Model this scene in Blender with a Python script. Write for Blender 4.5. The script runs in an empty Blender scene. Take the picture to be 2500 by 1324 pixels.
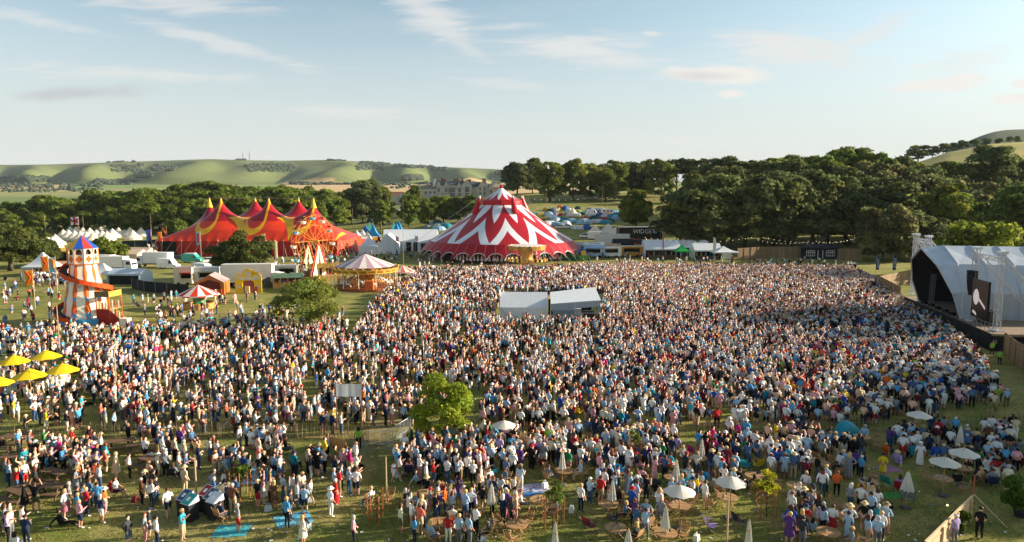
import bpy, bmesh, math, random
import numpy as np
from mathutils import Vector, Matrix
R = math.radians
PI = math.pi
sc = bpy.context.scene
COL = sc.collection
random.seed(11)

# ------------------------------------------------------------------ camera
HC, PITCH, FPX = 18.0, R(6.33), 1667.0
cd = bpy.data.cameras.new('camera'); cam = bpy.data.objects.new('camera', cd); COL.objects.link(cam)
cd.sensor_width = 36; cd.lens = 24.0; cd.clip_end = 20000; cd.clip_start = 0.5
cam.location = (0, 0, HC); cam.rotation_euler = (PI/2 - PITCH, 0, 0)
sc.camera = cam
# ------------------------------------------------------------------ sky and sun
SUN_EL, SUN_AZ = R(17.5), R(79)        # azimuth clockwise from +Y: low sun on the right, a little beyond
w = bpy.data.worlds.new('World'); sc.world = w; w.use_nodes = True
nt = w.node_tree; N = nt.nodes; LK = nt.links
bg = N['Background']; bg.inputs['Strength'].default_value = 0.115
sky = N.new('ShaderNodeTexSky'); sky.sky_type = 'NISHITA'; sky.sun_disc = False
sky.sun_elevation = SUN_EL; sky.sun_rotation = SUN_AZ; sky.altitude = 50
sky.air_density = 0.85; sky.dust_density = 1.3; sky.ozone_density = 1.6
def wmath(op, a, b=None, c=None, clamp=False):
    n = N.new('ShaderNodeMath'); n.operation = op; n.use_clamp = clamp
    for i, v in enumerate((a, b, c)):
        if v is None: continue
        if isinstance(v, (int, float)): n.inputs[i].default_value = v
        else: LK.new(v, n.inputs[i])
    return n.outputs[0]
tc = N.new('ShaderNodeTexCoord'); sep = N.new('ShaderNodeSeparateXYZ'); LK.new(tc.outputs['Generated'], sep.inputs[0])
zc = wmath('MAXIMUM', sep.outputs['Z'], 0.0)
zp = wmath('ADD', zc, 0.06)
cu = wmath('DIVIDE', sep.outputs['X'], zp); cv = wmath('DIVIDE', sep.outputs['Y'], zp)
comb = N.new('ShaderNodeCombineXYZ'); LK.new(cu, comb.inputs[0]); LK.new(cv, comb.inputs[1])
def cloud(rot, sx, sy, scale, detail, lo, hi, dist, seed):
    mp = N.new('ShaderNodeMapping'); mp.inputs['Rotation'].default_value = (0, 0, rot); mp.inputs['Scale'].default_value = (sx, sy, 1)
    mp.inputs['Location'].default_value = (seed, seed*1.7, 0); LK.new(comb.outputs[0], mp.inputs[0])
    nz = N.new('ShaderNodeTexNoise'); nz.inputs['Scale'].default_value = scale; nz.inputs['Detail'].default_value = detail
    nz.inputs['Roughness'].default_value = 0.58; nz.inputs['Distortion'].default_value = dist; LK.new(mp.outputs[0], nz.inputs[0])
    mr = N.new('ShaderNodeMapRange'); mr.interpolation_type = 'SMOOTHSTEP'
    mr.inputs[1].default_value = lo; mr.inputs[2].default_value = hi; LK.new(nz.outputs[0], mr.inputs[0])
    return mr.outputs[0]
c1 = cloud(0.35, 0.22, 1.0, 1.0, 6, 0.50, 0.80, 0.9, 3.1)
c2 = cloud(-0.5, 0.35, 0.9, 1.7, 7, 0.54, 0.86, 1.2, 7.7)
cov = wmath('ADD', wmath('MULTIPLY', c1, 0.3), wmath('MULTIPLY', c2, 0.25), clamp=True)
# the clouds in view, each at its own bearing and height: soft-edged, streaked by noise
ysafe = wmath('MAXIMUM', sep.outputs['Y'], 0.05); gu = wmath('DIVIDE', sep.outputs['X'], ysafe); gv = wmath('DIVIDE', sep.outputs['Z'], ysafe)
cxy = N.new('ShaderNodeCombineXYZ'); LK.new(gu, cxy.inputs[0]); LK.new(gv, cxy.inputs[1])
def wnoise(scale, sx, sy, rot, detail, dist=0.0):
    mp = N.new('ShaderNodeMapping'); mp.inputs['Rotation'].default_value = (0, 0, rot); mp.inputs['Scale'].default_value = (sx, sy, 1); LK.new(cxy.outputs[0], mp.inputs[0])
    nz = N.new('ShaderNodeTexNoise'); nz.inputs['Scale'].default_value = scale; nz.inputs['Detail'].default_value = detail; nz.inputs['Roughness'].default_value = 0.6; nz.inputs['Distortion'].default_value = dist
    LK.new(mp.outputs[0], nz.inputs[0]); return nz.outputs[0]
n_puff = wnoise(14, 1, 2.2, 0, 8); n_fib = wnoise(9, 1, 7, -0.12, 8, 1.0); n_fib2 = wnoise(9, 1, 7, 0.5, 8, 1.0)
def placed(px, py, w, h, rot, noise, soft, amp, strength):
    u_, v_ = (px-1250)/1667, (py-662)/1667; cp, sp = math.cos(PITCH), math.sin(PITCH); d_ = cp-v_*sp; u0, v0 = u_/d_, (-sp-v_*cp)/d_
    du, dv = wmath('SUBTRACT', gu, u0), wmath('SUBTRACT', gv, v0); c_, s_ = math.cos(rot), math.sin(rot)
    x_ = wmath('ADD', wmath('MULTIPLY', du, c_*1667/w), wmath('MULTIPLY', dv, s_*1667/w)); y_ = wmath('ADD', wmath('MULTIPLY', du, -s_*1667/h), wmath('MULTIPLY', dv, c_*1667/h))
    r_ = wmath('SQRT', wmath('ADD', wmath('MULTIPLY', x_, x_), wmath('MULTIPLY', y_, y_)))
    r2 = wmath('ADD', r_, wmath('MULTIPLY', wmath('SUBTRACT', noise, 0.5), amp))
    mr = N.new('ShaderNodeMapRange'); mr.interpolation_type = 'SMOOTHSTEP'; mr.inputs[1].default_value = 1.0; mr.inputs[2].default_value = 1.0-soft; mr.inputs[3].default_value = 0; mr.inputs[4].default_value = strength; LK.new(r2, mr.inputs[0])
    return mr.outputs[0]
def total(ls):
    t_ = ls[0]
    for q in ls[1:]: t_ = wmath('MAXIMUM', t_, q)
    return t_
cirrus = total([placed(*a) for a in ((1060, 40, 190, 60, -.55, n_fib2, .95, 2.2, .75), (1130, 110, 110, 26, -.5, n_fib2, .9, 1.8, .5), (1420, 120, 270, 52, -.12, n_fib, .95, 2.2, .75), (1500, 145, 130, 26, -.1, n_fib, .9, 1.8, .65), (1950, 120, 260, 62, -.12, n_fib, .95, 2.2, .85), (2110, 90, 190, 30, .42, n_fib2, .9, 1.8, .6), (520, 100, 330, 26, -.28, n_fib, .95, 2.2, .6), (90, 50, 200, 22, -.22, n_fib, .95, 2.0, .5), (330, 180, 420, 24, -.04, n_fib, .95, 2.2, .55), (420, 10, 300, 30, -.05, n_fib, .95, 2.2, .6), (830, 272, 240, 22, -.05, n_fib, .9, 2.2, .5), (1230, 205, 160, 20, -.1, n_fib, .9, 2.0, .4), (1700, 345, 420, 22, 0, n_fib, .95, 2.0, .4), (2350, 150, 240, 40, .3, n_fib, .95, 2.2, .4))])
cum = total([placed(*a) for a in ((1772, 180, 165, 30, 0, n_puff, .55, 1.5, .92), (1680, 182, 60, 14, 0, n_puff, .6, 1.4, .7), (1785, 230, 42, 13, 0, n_puff, .6, 1.4, .8), (2310, 205, 160, 20, .08, n_puff, .55, 1.7, .85), (2370, 190, 60, 18, 0, n_puff, .55, 1.5, .85), (2460, 243, 62, 16, .08, n_puff, .55, 1.5, .85), (2490, 205, 26, 14, 0, n_puff, .6, 1.4, .8), (1590, 82, 34, 10, -.1, n_puff, .7, 1.4, .6), (2245, 163, 24, 6, 0, n_puff, .7, 1.3, .7), (2400, 280, 30, 8, 0, n_puff, .7, 1.3, .6))])
dark = total([placed(*a) for a in ((205, 228, 190, 24, .04, n_puff, .8, 1.2, .75), (1720, 185, 100, 18, 0, n_puff, .9, 1.4, .45))])
# low veil of thin haze near the horizon
veil = N.new('ShaderNodeMapRange'); veil.interpolation_type = 'SMOOTHERSTEP'
veil.inputs[1].default_value = -0.02; veil.inputs[2].default_value = 0.34; veil.inputs[3].default_value = 0.92; veil.inputs[4].default_value = 0.0
LK.new(sep.outputs['Z'], veil.inputs[0])
hs = N.new('ShaderNodeHueSaturation'); hs.inputs['Saturation'].default_value = 0.80; hs.inputs['Value'].default_value = 0.68
tint = N.new('ShaderNodeMix'); tint.data_type = 'RGBA'; tint.blend_type = 'MULTIPLY'; tint.inputs[0].default_value = 1
tint.inputs[7].default_value = (0.97, 1.12, 0.98, 1); LK.new(sky.outputs[0], tint.inputs[6]); LK.new(tint.outputs[2], hs.inputs['Color'])
def wmix(f, a, b):
    m = N.new('ShaderNodeMix'); m.data_type = 'RGBA'
    if isinstance(f, float): m.inputs[0].default_value = f
    else: LK.new(f, m.inputs[0])
    for i, v in ((6, a), (7, b)):
        if isinstance(v, tuple): m.inputs[i].default_value = v
        else: LK.new(v, m.inputs[i])
    return m.outputs[2]
SKY_PALE = (2.62, 2.66, 2.60, 1); SKY_CLOUD = (2.9, 2.86, 2.8, 1)
s1 = wmix(veil.outputs[0], hs.outputs[0], SKY_PALE)
s2 = wmix(cov, s1, SKY_CLOUD)
s3 = wmix(cirrus, s2, (2.95, 2.9, 2.82, 1))
s4 = wmix(cum, s3, (3.25, 3.06, 2.88, 1))
s5 = wmix(dark, s4, (1.95, 1.98, 2.06, 1))
LK.new(s5, bg.inputs['Color'])
sd = bpy.data.lights.new('sun', 'SUN'); sun = bpy.data.objects.new('sun', sd); COL.objects.link(sun)
sd.energy = 5.0; sd.angle = R(0.55); sd.color = (1.0, 0.86, 0.68)
SUNV = Vector((math.cos(SUN_EL)*math.sin(SUN_AZ), math.cos(SUN_EL)*math.cos(SUN_AZ), math.sin(SUN_EL)))
sun.rotation_euler = SUNV.to_track_quat('Z', 'Y').to_euler(); sun.location = (60, 20, 60)
sc.view_settings.view_transform = 'Standard'; sc.view_settings.look = 'None'; sc.view_settings.gamma = 1
sc.view_settings.exposure = 1.3
sc.render.engine = 'CYCLES'
cy = sc.cycles; cy.max_bounces = 5; cy.diffuse_bounces = 3; cy.glossy_bounces = 2; cy.transmission_bounces = 3; cy.transparent_max_bounces = 6; cy.volume_bounces = 0
cy.caustics_reflective = False; cy.caustics_refractive = False; cy.use_denoising = True

# ------------------------------------------------------------------ placing: photo ray -> terrain
def sst(e0, e1, x):
    t = np.clip((x-e0)/(e1-e0), 0, 1); return t*t*(3-2*t)
RIDGE_X = np.array([-900, 0, 130, 250, 400, 520, 620, 700, 800, 900, 1000, 1100, 1200, 1300, 1500, 1800, 3500])
RIDGE_Y = np.array([408, 402, 401, 397, 392, 388, 391, 392, 390, 395, 404, 409, 414, 420, 436, 452, 458])
def T(x, y):
    """terrain height, vectorised"""
    x = np.asarray(x, float); y = np.asarray(y, float)
    yy = np.maximum(y, 1.0); a = x/yy
    z = 0.077*sst(-0.27, 0.04, a)*np.clip(yy-192, 0, 258)
    z = z*(1-0.75*sst(520, 900, yy)*(1-sst(0.40, 0.6, a)))
    # right-hand hill
    z = z + np.interp(a, [.44, .60, .63, .69, .75, .9], [0, .62, .75, .90, .95, 1])*0.130*np.clip(yy-250, 0, 400) + sst(0.50, 0.72, a)*0.160*np.clip(yy-900, 0, 700) - sst(0.45, .6, a)*10*sst(650, 850, yy)
    # downs far behind
    m = 1-sst(0.25, 0.5, a)
    lowl = sst(700, 2300, yy)*52
    px = 1250+1667*a
    crest = 18+(475-np.interp(px, RIDGE_X, RIDGE_Y))/1667*3300
    u = np.clip((yy-2150)/1150, 0, 1)
    ph = a*25+1.1*np.sin(a*11+1.3)+0.6*np.sin(yy*0.0021+a*5)
    spur = np.abs(np.sin(ph))**0.8
    spur2 = 0.5+0.5*np.sin(a*83+np.sin(yy*0.004)*1.6)
    prof = u**(0.50+1.25*(1-spur))
    dn = lowl+(crest-52)*np.clip(prof, 0, 1)-(18*spur2*np.sin(PI*u)**2)
    dn = dn-sst(3300, 4700, yy)*60
    return z+m*dn*sst(600, 900, yy)
def ray(px, py):
    u = (px-1250)/FPX; v = (py-662)/FPX
    c, s = math.cos(PITCH), math.sin(PITCH)
    return np.array([u, c-v*s, -s-v*c])
def gp(px, py, maxd=4000):
    """point on the terrain seen at the photo's pixel"""
    d = ray(px, py); t = np.concatenate([np.arange(20, 600, 1.0), np.arange(600, maxd, 6.0)])
    X, Y, Z = d[0]*t, d[1]*t, HC+d[2]*t
    h = Z-T(X, Y); i = np.where(h <= 0)[0]
    if len(i) == 0: return None
    i = i[0]; f = h[i-1]/(h[i-1]-h[i]) if i else 0
    tt = t[i-1]+(t[i]-t[i-1])*f
    p = d*tt
    return Vector((p[0], p[1], float(T(p[0], p[1]))))
def at(px, py, Y):
    d = ray(px, py); t = Y/d[1]
    return Vector((d[0]*t, Y, HC+d[2]*t))
def gx(px, Y):
    """ground point in the column of the photo's px at depth Y"""
    x = (px-1250)/FPX*(Y*math.cos(PITCH)+HC*math.sin(PITCH))
    return Vector((x, Y, float(T(x, Y))))
def proj(p):
    c, s = math.cos(PITCH), math.sin(PITCH)
    dz = p[2]-HC; Zc = p[1]*c-dz*s; v = -(p[1]*s+dz*c)
    return 1250+FPX*p[0]/Zc, 662+FPX*v/Zc

# ------------------------------------------------------------------ materials
def hexc(h):
    h = h.lstrip('#'); v = [int(h[i:i+2], 16)/255 for i in (0, 2, 4)]
    return tuple(x/12.92 if x <= 0.04045 else ((x+0.055)/1.055)**2.4 for x in v)
MATS = {}
def mat(name, col, rough=0.75, var=0.10, scale=2.0, metal=0.0, spec=0.3, bump=0.0, trans=0.0):
    if name in MATS: return MATS[name]
    if isinstance(col, str): col = hexc(col)
    m = bpy.data.materials.new(name); m.use_nodes = True; MATS[name] = m
    n = m.node_tree.nodes; l = m.node_tree.links; b = n['Principled BSDF']
    b.inputs['Roughness'].default_value = rough; b.inputs['Metallic'].default_value = metal
    b.inputs['Specular IOR Level'].default_value = spec
    t = n.new('ShaderNodeTexCoord'); z = n.new('ShaderNodeTexNoise'); z.inputs['Scale'].default_value = scale; z.inputs['Detail'].default_value = 4
    l.new(t.outputs['Object'], z.inputs[0])
    mr = n.new('ShaderNodeMapRange'); mr.inputs[1].default_value = 0.3; mr.inputs[2].default_value = 0.7
    mr.inputs[3].default_value = 1-var; mr.inputs[4].default_value = 1+var*0.6; l.new(z.outputs[0], mr.inputs[0])
    mx = n.new('ShaderNodeMix'); mx.data_type = 'RGBA'; mx.blend_type = 'MULTIPLY'; mx.inputs[0].default_value = 1
    mx.inputs[6].default_value = (*col, 1); l.new(mr.outputs[0], mx.inputs[7]); l.new(mx.outputs[2], b.inputs['Base Color'])
    if bump:
        bp = n.new('ShaderNodeBump'); bp.inputs['Strength'].default_value = bump; bp.inputs['Distance'].default_value = 0.05
        l.new(z.outputs[0], bp.inputs['Height']); l.new(bp.outputs[0], b.inputs['Normal'])
    if trans:
        tr = n.new('ShaderNodeBsdfTranslucent'); l.new(mx.outputs[2], tr.inputs[0])
        ms = n.new('ShaderNodeMixShader'); ms.inputs[0].default_value = trans
        l.new(b.outputs[0], ms.inputs[1]); l.new(tr.outputs[0], ms.inputs[2]); l.new(ms.outputs[0], n['Material Output'].inputs[0])
    return m
def attr_mat(name, attr, rough=0.8, spec=0.2, kind='GEOMETRY', trans=0.0, noise=0.0, nscale=20):
    if name in MATS: return MATS[name]
    m = bpy.data.materials.new(name); m.use_nodes = True; MATS[name] = m
    n = m.node_tree.nodes; l = m.node_tree.links; b = n['Principled BSDF']
    b.inputs['Roughness'].default_value = rough; b.inputs['Specular IOR Level'].default_value = spec
    a = n.new('ShaderNodeAttribute'); a.attribute_name = attr; a.attribute_type = kind
    out = a.outputs['Color']
    if noise:
        t = n.new('ShaderNodeTexCoord'); z = n.new('ShaderNodeTexNoise'); z.inputs['Scale'].default_value = nscale; z.inputs['Detail'].default_value = 3
        l.new(t.outputs['Object'], z.inputs[0])
        mr = n.new('ShaderNodeMapRange'); mr.inputs[1].default_value = 0.3; mr.inputs[2].default_value = 0.7
        mr.inputs[3].default_value = 1-noise; mr.inputs[4].default_value = 1+noise*0.7; l.new(z.outputs[0], mr.inputs[0])
        mx = n.new('ShaderNodeMix'); mx.data_type = 'RGBA'; mx.blend_type = 'MULTIPLY'; mx.inputs[0].default_value = 1
        l.new(out, mx.inputs[6]); l.new(mr.outputs[0], mx.inputs[7]); out = mx.outputs[2]
    l.new(out, b.inputs['Base Color'])
    if trans:
        tr = n.new('ShaderNodeBsdfTranslucent'); l.new(out, tr.inputs[0])
        ms = n.new('ShaderNodeMixShader'); ms.inputs[0].default_value = trans
        l.new(b.outputs[0], ms.inputs[1]); l.new(tr.outputs[0], ms.inputs[2]); l.new(ms.outputs[0], n['Material Output'].inputs[0])
    return m
def M(h, rough=0.75, **k):
    """plain painted / cloth material by colour"""
    return mat('colour_%s_%d_%s' % (h.lstrip('#'), int(rough*100), ''.join('%s%s' % kv for kv in sorted(k.items()))), h, rough, **k)

# ------------------------------------------------------------------ mesh helpers
class MB:
    def __init__(s): s.v = []; s.f = []; s.m = []; s.cur = 0; s.sm = []; s.smooth = False
    def add(s, vs, fs):
        o = len(s.v); s.v.extend([tuple(p) for p in vs])
        for f in fs: s.f.append(tuple(i+o for i in f)); s.m.append(s.cur); s.sm.append(s.smooth)
        return s
    def mat(s, i): s.cur = i; return s
    def box(s, c, d, rz=0.0, M4=None, taper=1.0):
        x, y, z = d[0]/2, d[1]/2, d[2]/2
        vs = [Vector(p) for p in ((-x,-y,-z),(x,-y,-z),(x,y,-z),(-x,y,-z),(-x*taper,-y*taper,z),(x*taper,-y*taper,z),(x*taper,y*taper,z),(-x*taper,y*taper,z))]
        if rz: r = Matrix.Rotation(rz, 3, 'Z'); vs = [r @ v for v in vs]
        if M4 is not None: vs = [M4 @ v for v in vs]
        c = Vector(c); vs = [v+c for v in vs]
        return s.add(vs, ((0,3,2,1),(4,5,6,7),(0,1,5,4),(1,2,6,5),(2,3,7,6),(3,0,4,7)))
    def bar(s, p0, p1, w, h=None, r1=None, n=4, cap=True):
        """prism between two points; n-sided, radius w (r1 at the far end)"""
        p0, p1 = Vector(p0), Vector(p1); d = p1-p0
        if d.length < 1e-6: return s
        z = d.normalized(); x = z.cross(Vector((0,0,1)))
        if x.length < 1e-3: x = Vector((1,0,0))
        x.normalize(); y = z.cross(x)
        r1 = w if r1 is None else r1; h = w if h is None else h
        vs = []
        for p, k in ((p0, 1), (p1, r1/w)):
            for i in range(n):
                t = 2*PI*(i+0.5)/n; vs.append(p+x*math.cos(t)*w*k+y*math.sin(t)*h*k)
        fs = [(i, (i+1) % n, n+(i+1) % n, n+i) for i in range(n)]
        if cap: fs += [tuple(range(n-1, -1, -1)), tuple(range(n, 2*n))]
        return s.add(vs, fs)
    def tube(s, pts, rad, n=6):
        pts = [Vector(p) for p in pts]; k = len(pts); vs = []
        rads = rad if isinstance(rad, (list, tuple)) else [rad]*k
        for i, p in enumerate(pts):
            d = (pts[min(i+1, k-1)]-pts[max(i-1, 0)]).normalized(); x = d.cross(Vector((0, 0, 1)))
            if x.length < 1e-3: x = Vector((1, 0, 0))
            x.normalize(); y = d.cross(x)
            for j in range(n):
                t = 2*PI*j/n; vs.append(p+(x*math.cos(t)+y*math.sin(t))*rads[i])
        fs = [(i*n+j, i*n+(j+1) % n, (i+1)*n+(j+1) % n, (i+1)*n+j) for i in range(k-1) for j in range(n)]
        fs += [tuple(range(n-1, -1, -1)), tuple(range((k-1)*n, k*n))]
        return s.add(vs, fs)
    def lathe(s, prof, n=16, c=(0, 0, 0), a0=0.0, a1=2*PI, mats=None):
        c = Vector(c); full = abs(a1-a0-2*PI) < 1e-6; cols = n if full else n+1; vs = []
        for r, z in prof:
            for j in range(cols):
                t = a0+(a1-a0)*j/n; vs.append(c+Vector((r*math.cos(t), r*math.sin(t), z)))
        o = len(s.v); s.v.extend([tuple(p) for p in vs])
        for i in range(len(prof)-1):
            for j in range(n):
                j2 = (j+1) % cols
                s.f.append((o+i*cols+j, o+i*cols+j2, o+(i+1)*cols+j2, o+(i+1)*cols+j)); s.m.append(s.cur if mats is None else mats(i, j)); s.sm.append(s.smooth)
        return s
    def disc(s, c, r, z=0, n=16, up=True):
        vs = [(c[0]+r*math.cos(2*PI*i/n), c[1]+r*math.sin(2*PI*i/n), c[2]+z) for i in range(n)]
        return s.add(vs, [tuple(range(n)) if up else tuple(range(n-1, -1, -1))])
    def poly(s, pts, thick=None, nrm=None):
        """flat polygon; with thick, a slab"""
        pts = [Vector(p) for p in pts]; n = len(pts)
        if thick is None: return s.add(pts, [tuple(range(n))])
        if nrm is None: nrm = (pts[1]-pts[0]).cross(pts[2]-pts[0]).normalized()
        b = [p-Vector(nrm)*thick for p in pts]
        return s.add(pts+b, [tuple(range(n)), tuple(range(2*n-1, n-1, -1))]+[(i, i+n, (i+1) % n+n, (i+1) % n) for i in range(n)])
    def ball(s, c, r, sx=1, sy=1, sz=1, nu=8, nv=6):
        c = Vector(c); vs = [c+Vector((0, 0, r*sz))]
        for i in range(1, nv):
            p = PI*i/nv
            for j in range(nu):
                t = 2*PI*j/nu; vs.append(c+Vector((r*sx*math.sin(p)*math.cos(t), r*sy*math.sin(p)*math.sin(t), r*sz*math.cos(p))))
        vs.append(c-Vector((0, 0, r*sz))); L = len(vs)-1
        fs = [(0, 1+j, 1+(j+1) % nu) for j in range(nu)]
        for i in range(nv-2):
            for j in range(nu): fs.append((1+i*nu+j, 1+(i+1)*nu+j, 1+(i+1)*nu+(j+1) % nu, 1+i*nu+(j+1) % nu))
        fs += [(L, 1+(nv-2)*nu+(j+1) % nu, 1+(nv-2)*nu+j) for j in range(nu)]
        return s.add(vs, fs)
    def mesh(s, name, mats):
        me = bpy.data.meshes.new(name); me.from_pydata(s.v, [], s.f)
        if not isinstance(mats, (list, tuple)): mats = [mats]
        for m in mats: me.materials.append(m)
        if len(mats) > 1: me.polygons.foreach_set('material_index', s.m)
        if any(s.sm): me.polygons.foreach_set('use_smooth', s.sm)
        me.update(); return me
    def build(s, name, mats, parent=None, loc=None, rz=0):
        return obj(name, s.mesh(name, mats), parent, loc, rz)
def obj(name, me, parent=None, loc=None, rz=0, scale=None):
    o = bpy.data.objects.new(name, me); COL.objects.link(o); o.parent = parent
    if loc is not None: o.location = loc
    if rz: o.rotation_euler = (0, 0, rz)
    if scale is not None: o.scale = scale if isinstance(scale, (tuple, list)) else (scale,)*3
    return o
def tag(o, label=None, cat=None, group=None, kind=None):
    if label: o['label'] = label
    if cat: o['category'] = cat
    if group: o['group'] = group
    if kind: o['kind'] = kind
    return o
def thing(name, label, cat, loc=(0, 0, 0), rz=0, group=None, scale=None):
    o = obj(name, None, None, loc, rz, scale); return tag(o, label, cat, group)
def copy_tree(o, parent=None):
    c = o.copy(); COL.objects.link(c); c.parent = parent
    for ch in o.children: copy_tree(ch, c)
    return c
ORD = 'first second third fourth fifth sixth seventh eighth ninth tenth eleventh twelfth thirteenth fourteenth fifteenth sixteenth seventeenth eighteenth nineteenth twentieth'.split()
TENS = {2: 'twenty', 3: 'thirty', 4: 'forty', 5: 'fifty', 6: 'sixty', 7: 'seventy', 8: 'eighty', 9: 'ninety'}
TENTH = {3: 'thirtieth', 4: 'fortieth', 5: 'fiftieth', 6: 'sixtieth', 7: 'seventieth', 8: 'eightieth', 9: 'ninetieth'}
def ordinal(i):
    i += 1
    if i <= 20: return ORD[i-1]
    t, u = divmod(i, 10)
    return TENTH[t] if u == 0 else TENS[t]+'-'+ORD[u-1]
def order_labels(objs, text):
    """unique labels by place along the row: text uses %s for the ordinal (counted from the left)"""
    for i, o in enumerate(sorted(objs, key=lambda o: o.location.x/max(o.location.y, 1))): o['label'] = text % ordinal(i)
# ------------------------------------------------------------------ ground
def build_ground():
    ys = np.concatenate([np.linspace(6, 190, 24), np.linspace(195, 540, 50), np.geomspace(560, 2100, 24), np.linspace(2150, 3450, 62), np.linspace(3550, 5200, 10)])
    aa = np.concatenate([np.linspace(-3, -0.9, 8), np.linspace(-0.88, 0.9, 240), np.linspace(0.95, 3, 8)])
    A, Y = np.meshgrid(aa, ys); X = A*Y; Z = T(X, Y)
    Z[:24] = np.where(np.abs(Z[:24]) < 1e-9, 0, Z[:24])
    nr, nc = A.shape
    V = np.stack([X, Y, Z], -1).reshape(-1, 3)
    i = np.arange((nr-1)*(nc-1)); r = i//(nc-1); c = i % (nc-1); b = r*nc+c
    F = np.stack([b, b+1, b+nc+1, b+nc], 1)
    # apron behind the camera
    k = len(V); V = np.vstack([V, [[-18, 6, 0], [18, 6, 0], [200, -200, 0], [-200, -200, 0]]])
    faces = F.tolist()+[[k+3, k+2, k+1, k]]
    me = bpy.data.meshes.new('ground'); me.from_pydata(V.tolist(), [], faces)
    x, y = V[:, 0], V[:, 1]; a = x/np.maximum(y, 1)
    grass = np.array([0.185, 0.200, 0.045]); col = np.tile(grass, (len(V), 1))
    far = sst(600, 1000, y)[:, None]
    down = np.array([0.135, 0.158, 0.058]); col = col*(1-far)+down*far
    rng = np.random.default_rng(5)
    # fields of the low ground: blocks of crop by place
    tan = np.array([0.52, 0.36, 0.19]); green = np.array([0.15, 0.22, 0.06]); pale = np.array([0.30, 0.29, 0.12]); olive = np.array([0.11, 0.15, 0.05])
    px = 1250+1667*a
    fid = (np.floor((a+0.02*np.sin(y*0.003))*9.3+np.floor(y/420)*0.43)*7+np.floor(y/420)*13).astype(int) % 7
    pal = np.array([green, pale, tan*0.9, green*1.1, pale*0.9, olive*1.4, green*0.9])
    low = ((y > 950) & (y < 2150) & (a < 0.3))
    col[low] = pal[fid[low]]
    big = (y > 1050) & (y < 2260+120*np.sin(a*9)) & (px > 690) & (px < 1420)
    col[big] = tan
    lt = (y > 1500) & (y < 2050) & (px < 190); col[lt] = tan*0.92
    hill = (a > 0.45) & (y > 420); k = sst(680, 760, y)[:, None]
    hcol = np.array([0.36, 0.31, 0.085])*(1-k)+np.array([0.062, 0.085, 0.036])*k
    col[hill] = hcol[hill]
    ca = me.color_attributes.new('tint', 'FLOAT_COLOR', 'POINT')
    ca.data.foreach_set('color', np.hstack([col, np.ones((len(V), 1))]).astype(np.float32).ravel())
    me.polygons.foreach_set('use_smooth', [True]*len(me.polygons))
    m = bpy.data.materials.new('meadow_grass'); m.use_nodes = True; n = m.node_tree.nodes; l = m.node_tree.links; b = n['Principled BSDF']
    b.inputs['Roughness'].default_value = 0.9; b.inputs['Specular IOR Level'].default_value = 0.1
    at_ = n.new('ShaderNodeAttribute'); at_.attribute_name = 'tint'; g = n.new('ShaderNodeNewGeometry')
    def noise(s, d=5, r=0.55, sc3=None):
        z = n.new('ShaderNodeTexNoise'); z.inputs['Scale'].default_value = s; z.inputs['Detail'].default_value = d; z.inputs['Roughness'].default_value = r
        if sc3:
            mp = n.new('ShaderNodeMapping'); mp.inputs['Scale'].default_value = sc3; l.new(g.outputs['Position'], mp.inputs[0]); l.new(mp.outputs[0], z.inputs[0])
        else: l.new(g.outputs['Position'], z.inputs[0])
        return z.outputs[0]
    def rng_(s, lo, hi, o0, o1):
        r = n.new('ShaderNodeMapRange'); r.inputs[1].default_value = lo; r.inputs[2].default_value = hi; r.inputs[3].default_value = o0; r.inputs[4].default_value = o1; l.new(s, r.inputs[0]); return r.outputs[0]
    def mix(f, a, c, bt='MIX'):
        x = n.new('ShaderNodeMix'); x.data_type = 'RGBA'; x.blend_type = bt
        if isinstance(f, float): x.inputs[0].default_value = f
        else: l.new(f, x.inputs[0])
        for i, v in ((6, a), (7, c)):
            if isinstance(v, tuple): x.inputs[i].default_value = v
            else: l.new(v, x.inputs[i])
        return x.outputs[2]
    c0 = mix(rng_(noise(0.35, 6), 0.42, 0.62, 0, 1), at_.outputs['Color'], (0.31, 0.255, 0.09, 1))   # dry patches
    c0 = mix(rng_(noise(0.07, 7, 0.6), 0.50, 0.66, 0, 0.75), c0, (0.36, 0.285, 0.13, 1))          # worn, straw-coloured ground
    c0 = mix(rng_(noise(0.16, 6, 0.6, (0.6, 1.6, 1)), 0.56, 0.70, 0, 0.7), c0, (0.12, 0.155, 0.035, 1))
    dist = n.new('ShaderNodeSeparateXYZ'); l.new(g.outputs['Position'], dist.inputs[0])
    fade = rng_(dist.outputs['Y'], 420, 700, 1, 0)
    c1_ = mix(fade, at_.outputs['Color'], c0)
    # trodden path from the gate in the paling fence
    def mth(op, *v):
        q = n.new('ShaderNodeMath'); q.operation = op
        for i, s in enumerate(v):
            if isinstance(s, (int, float)): q.inputs[i].default_value = s
            else: l.new(s, q.inputs[i])
        return q.outputs[0]
    cxp = mth('ADD', mth('MULTIPLY', mth('SUBTRACT', dist.outputs['Y'], 51.0), 0.10), -10.3)
    dpx = mth('ABSOLUTE', mth('SUBTRACT', dist.outputs['X'], cxp))
    wob = mth('ADD', dpx, mth('MULTIPLY', mth('SUBTRACT', noise(0.9, 4), 0.5), 2.6))
    pm = mth('MULTIPLY', rng_(wob, 0.8, 2.4, 1, 0), mth('MULTIPLY', rng_(dist.outputs['Y'], 38, 46, 0, 1), rng_(dist.outputs['Y'], 60, 72, 1, 0)))
    c1_ = mix(mth('MULTIPLY', pm, 0.75), c1_, (0.32, 0.235, 0.13, 1))
    c2_ = mix(1.0, c1_, mix(rng_(noise(2.2, 7, 0.65), 0.3, 0.7, 0, 1), (0.72, 0.74, 0.70, 1), (1.2, 1.2, 1.2, 1)), 'MULTIPLY')
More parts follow.
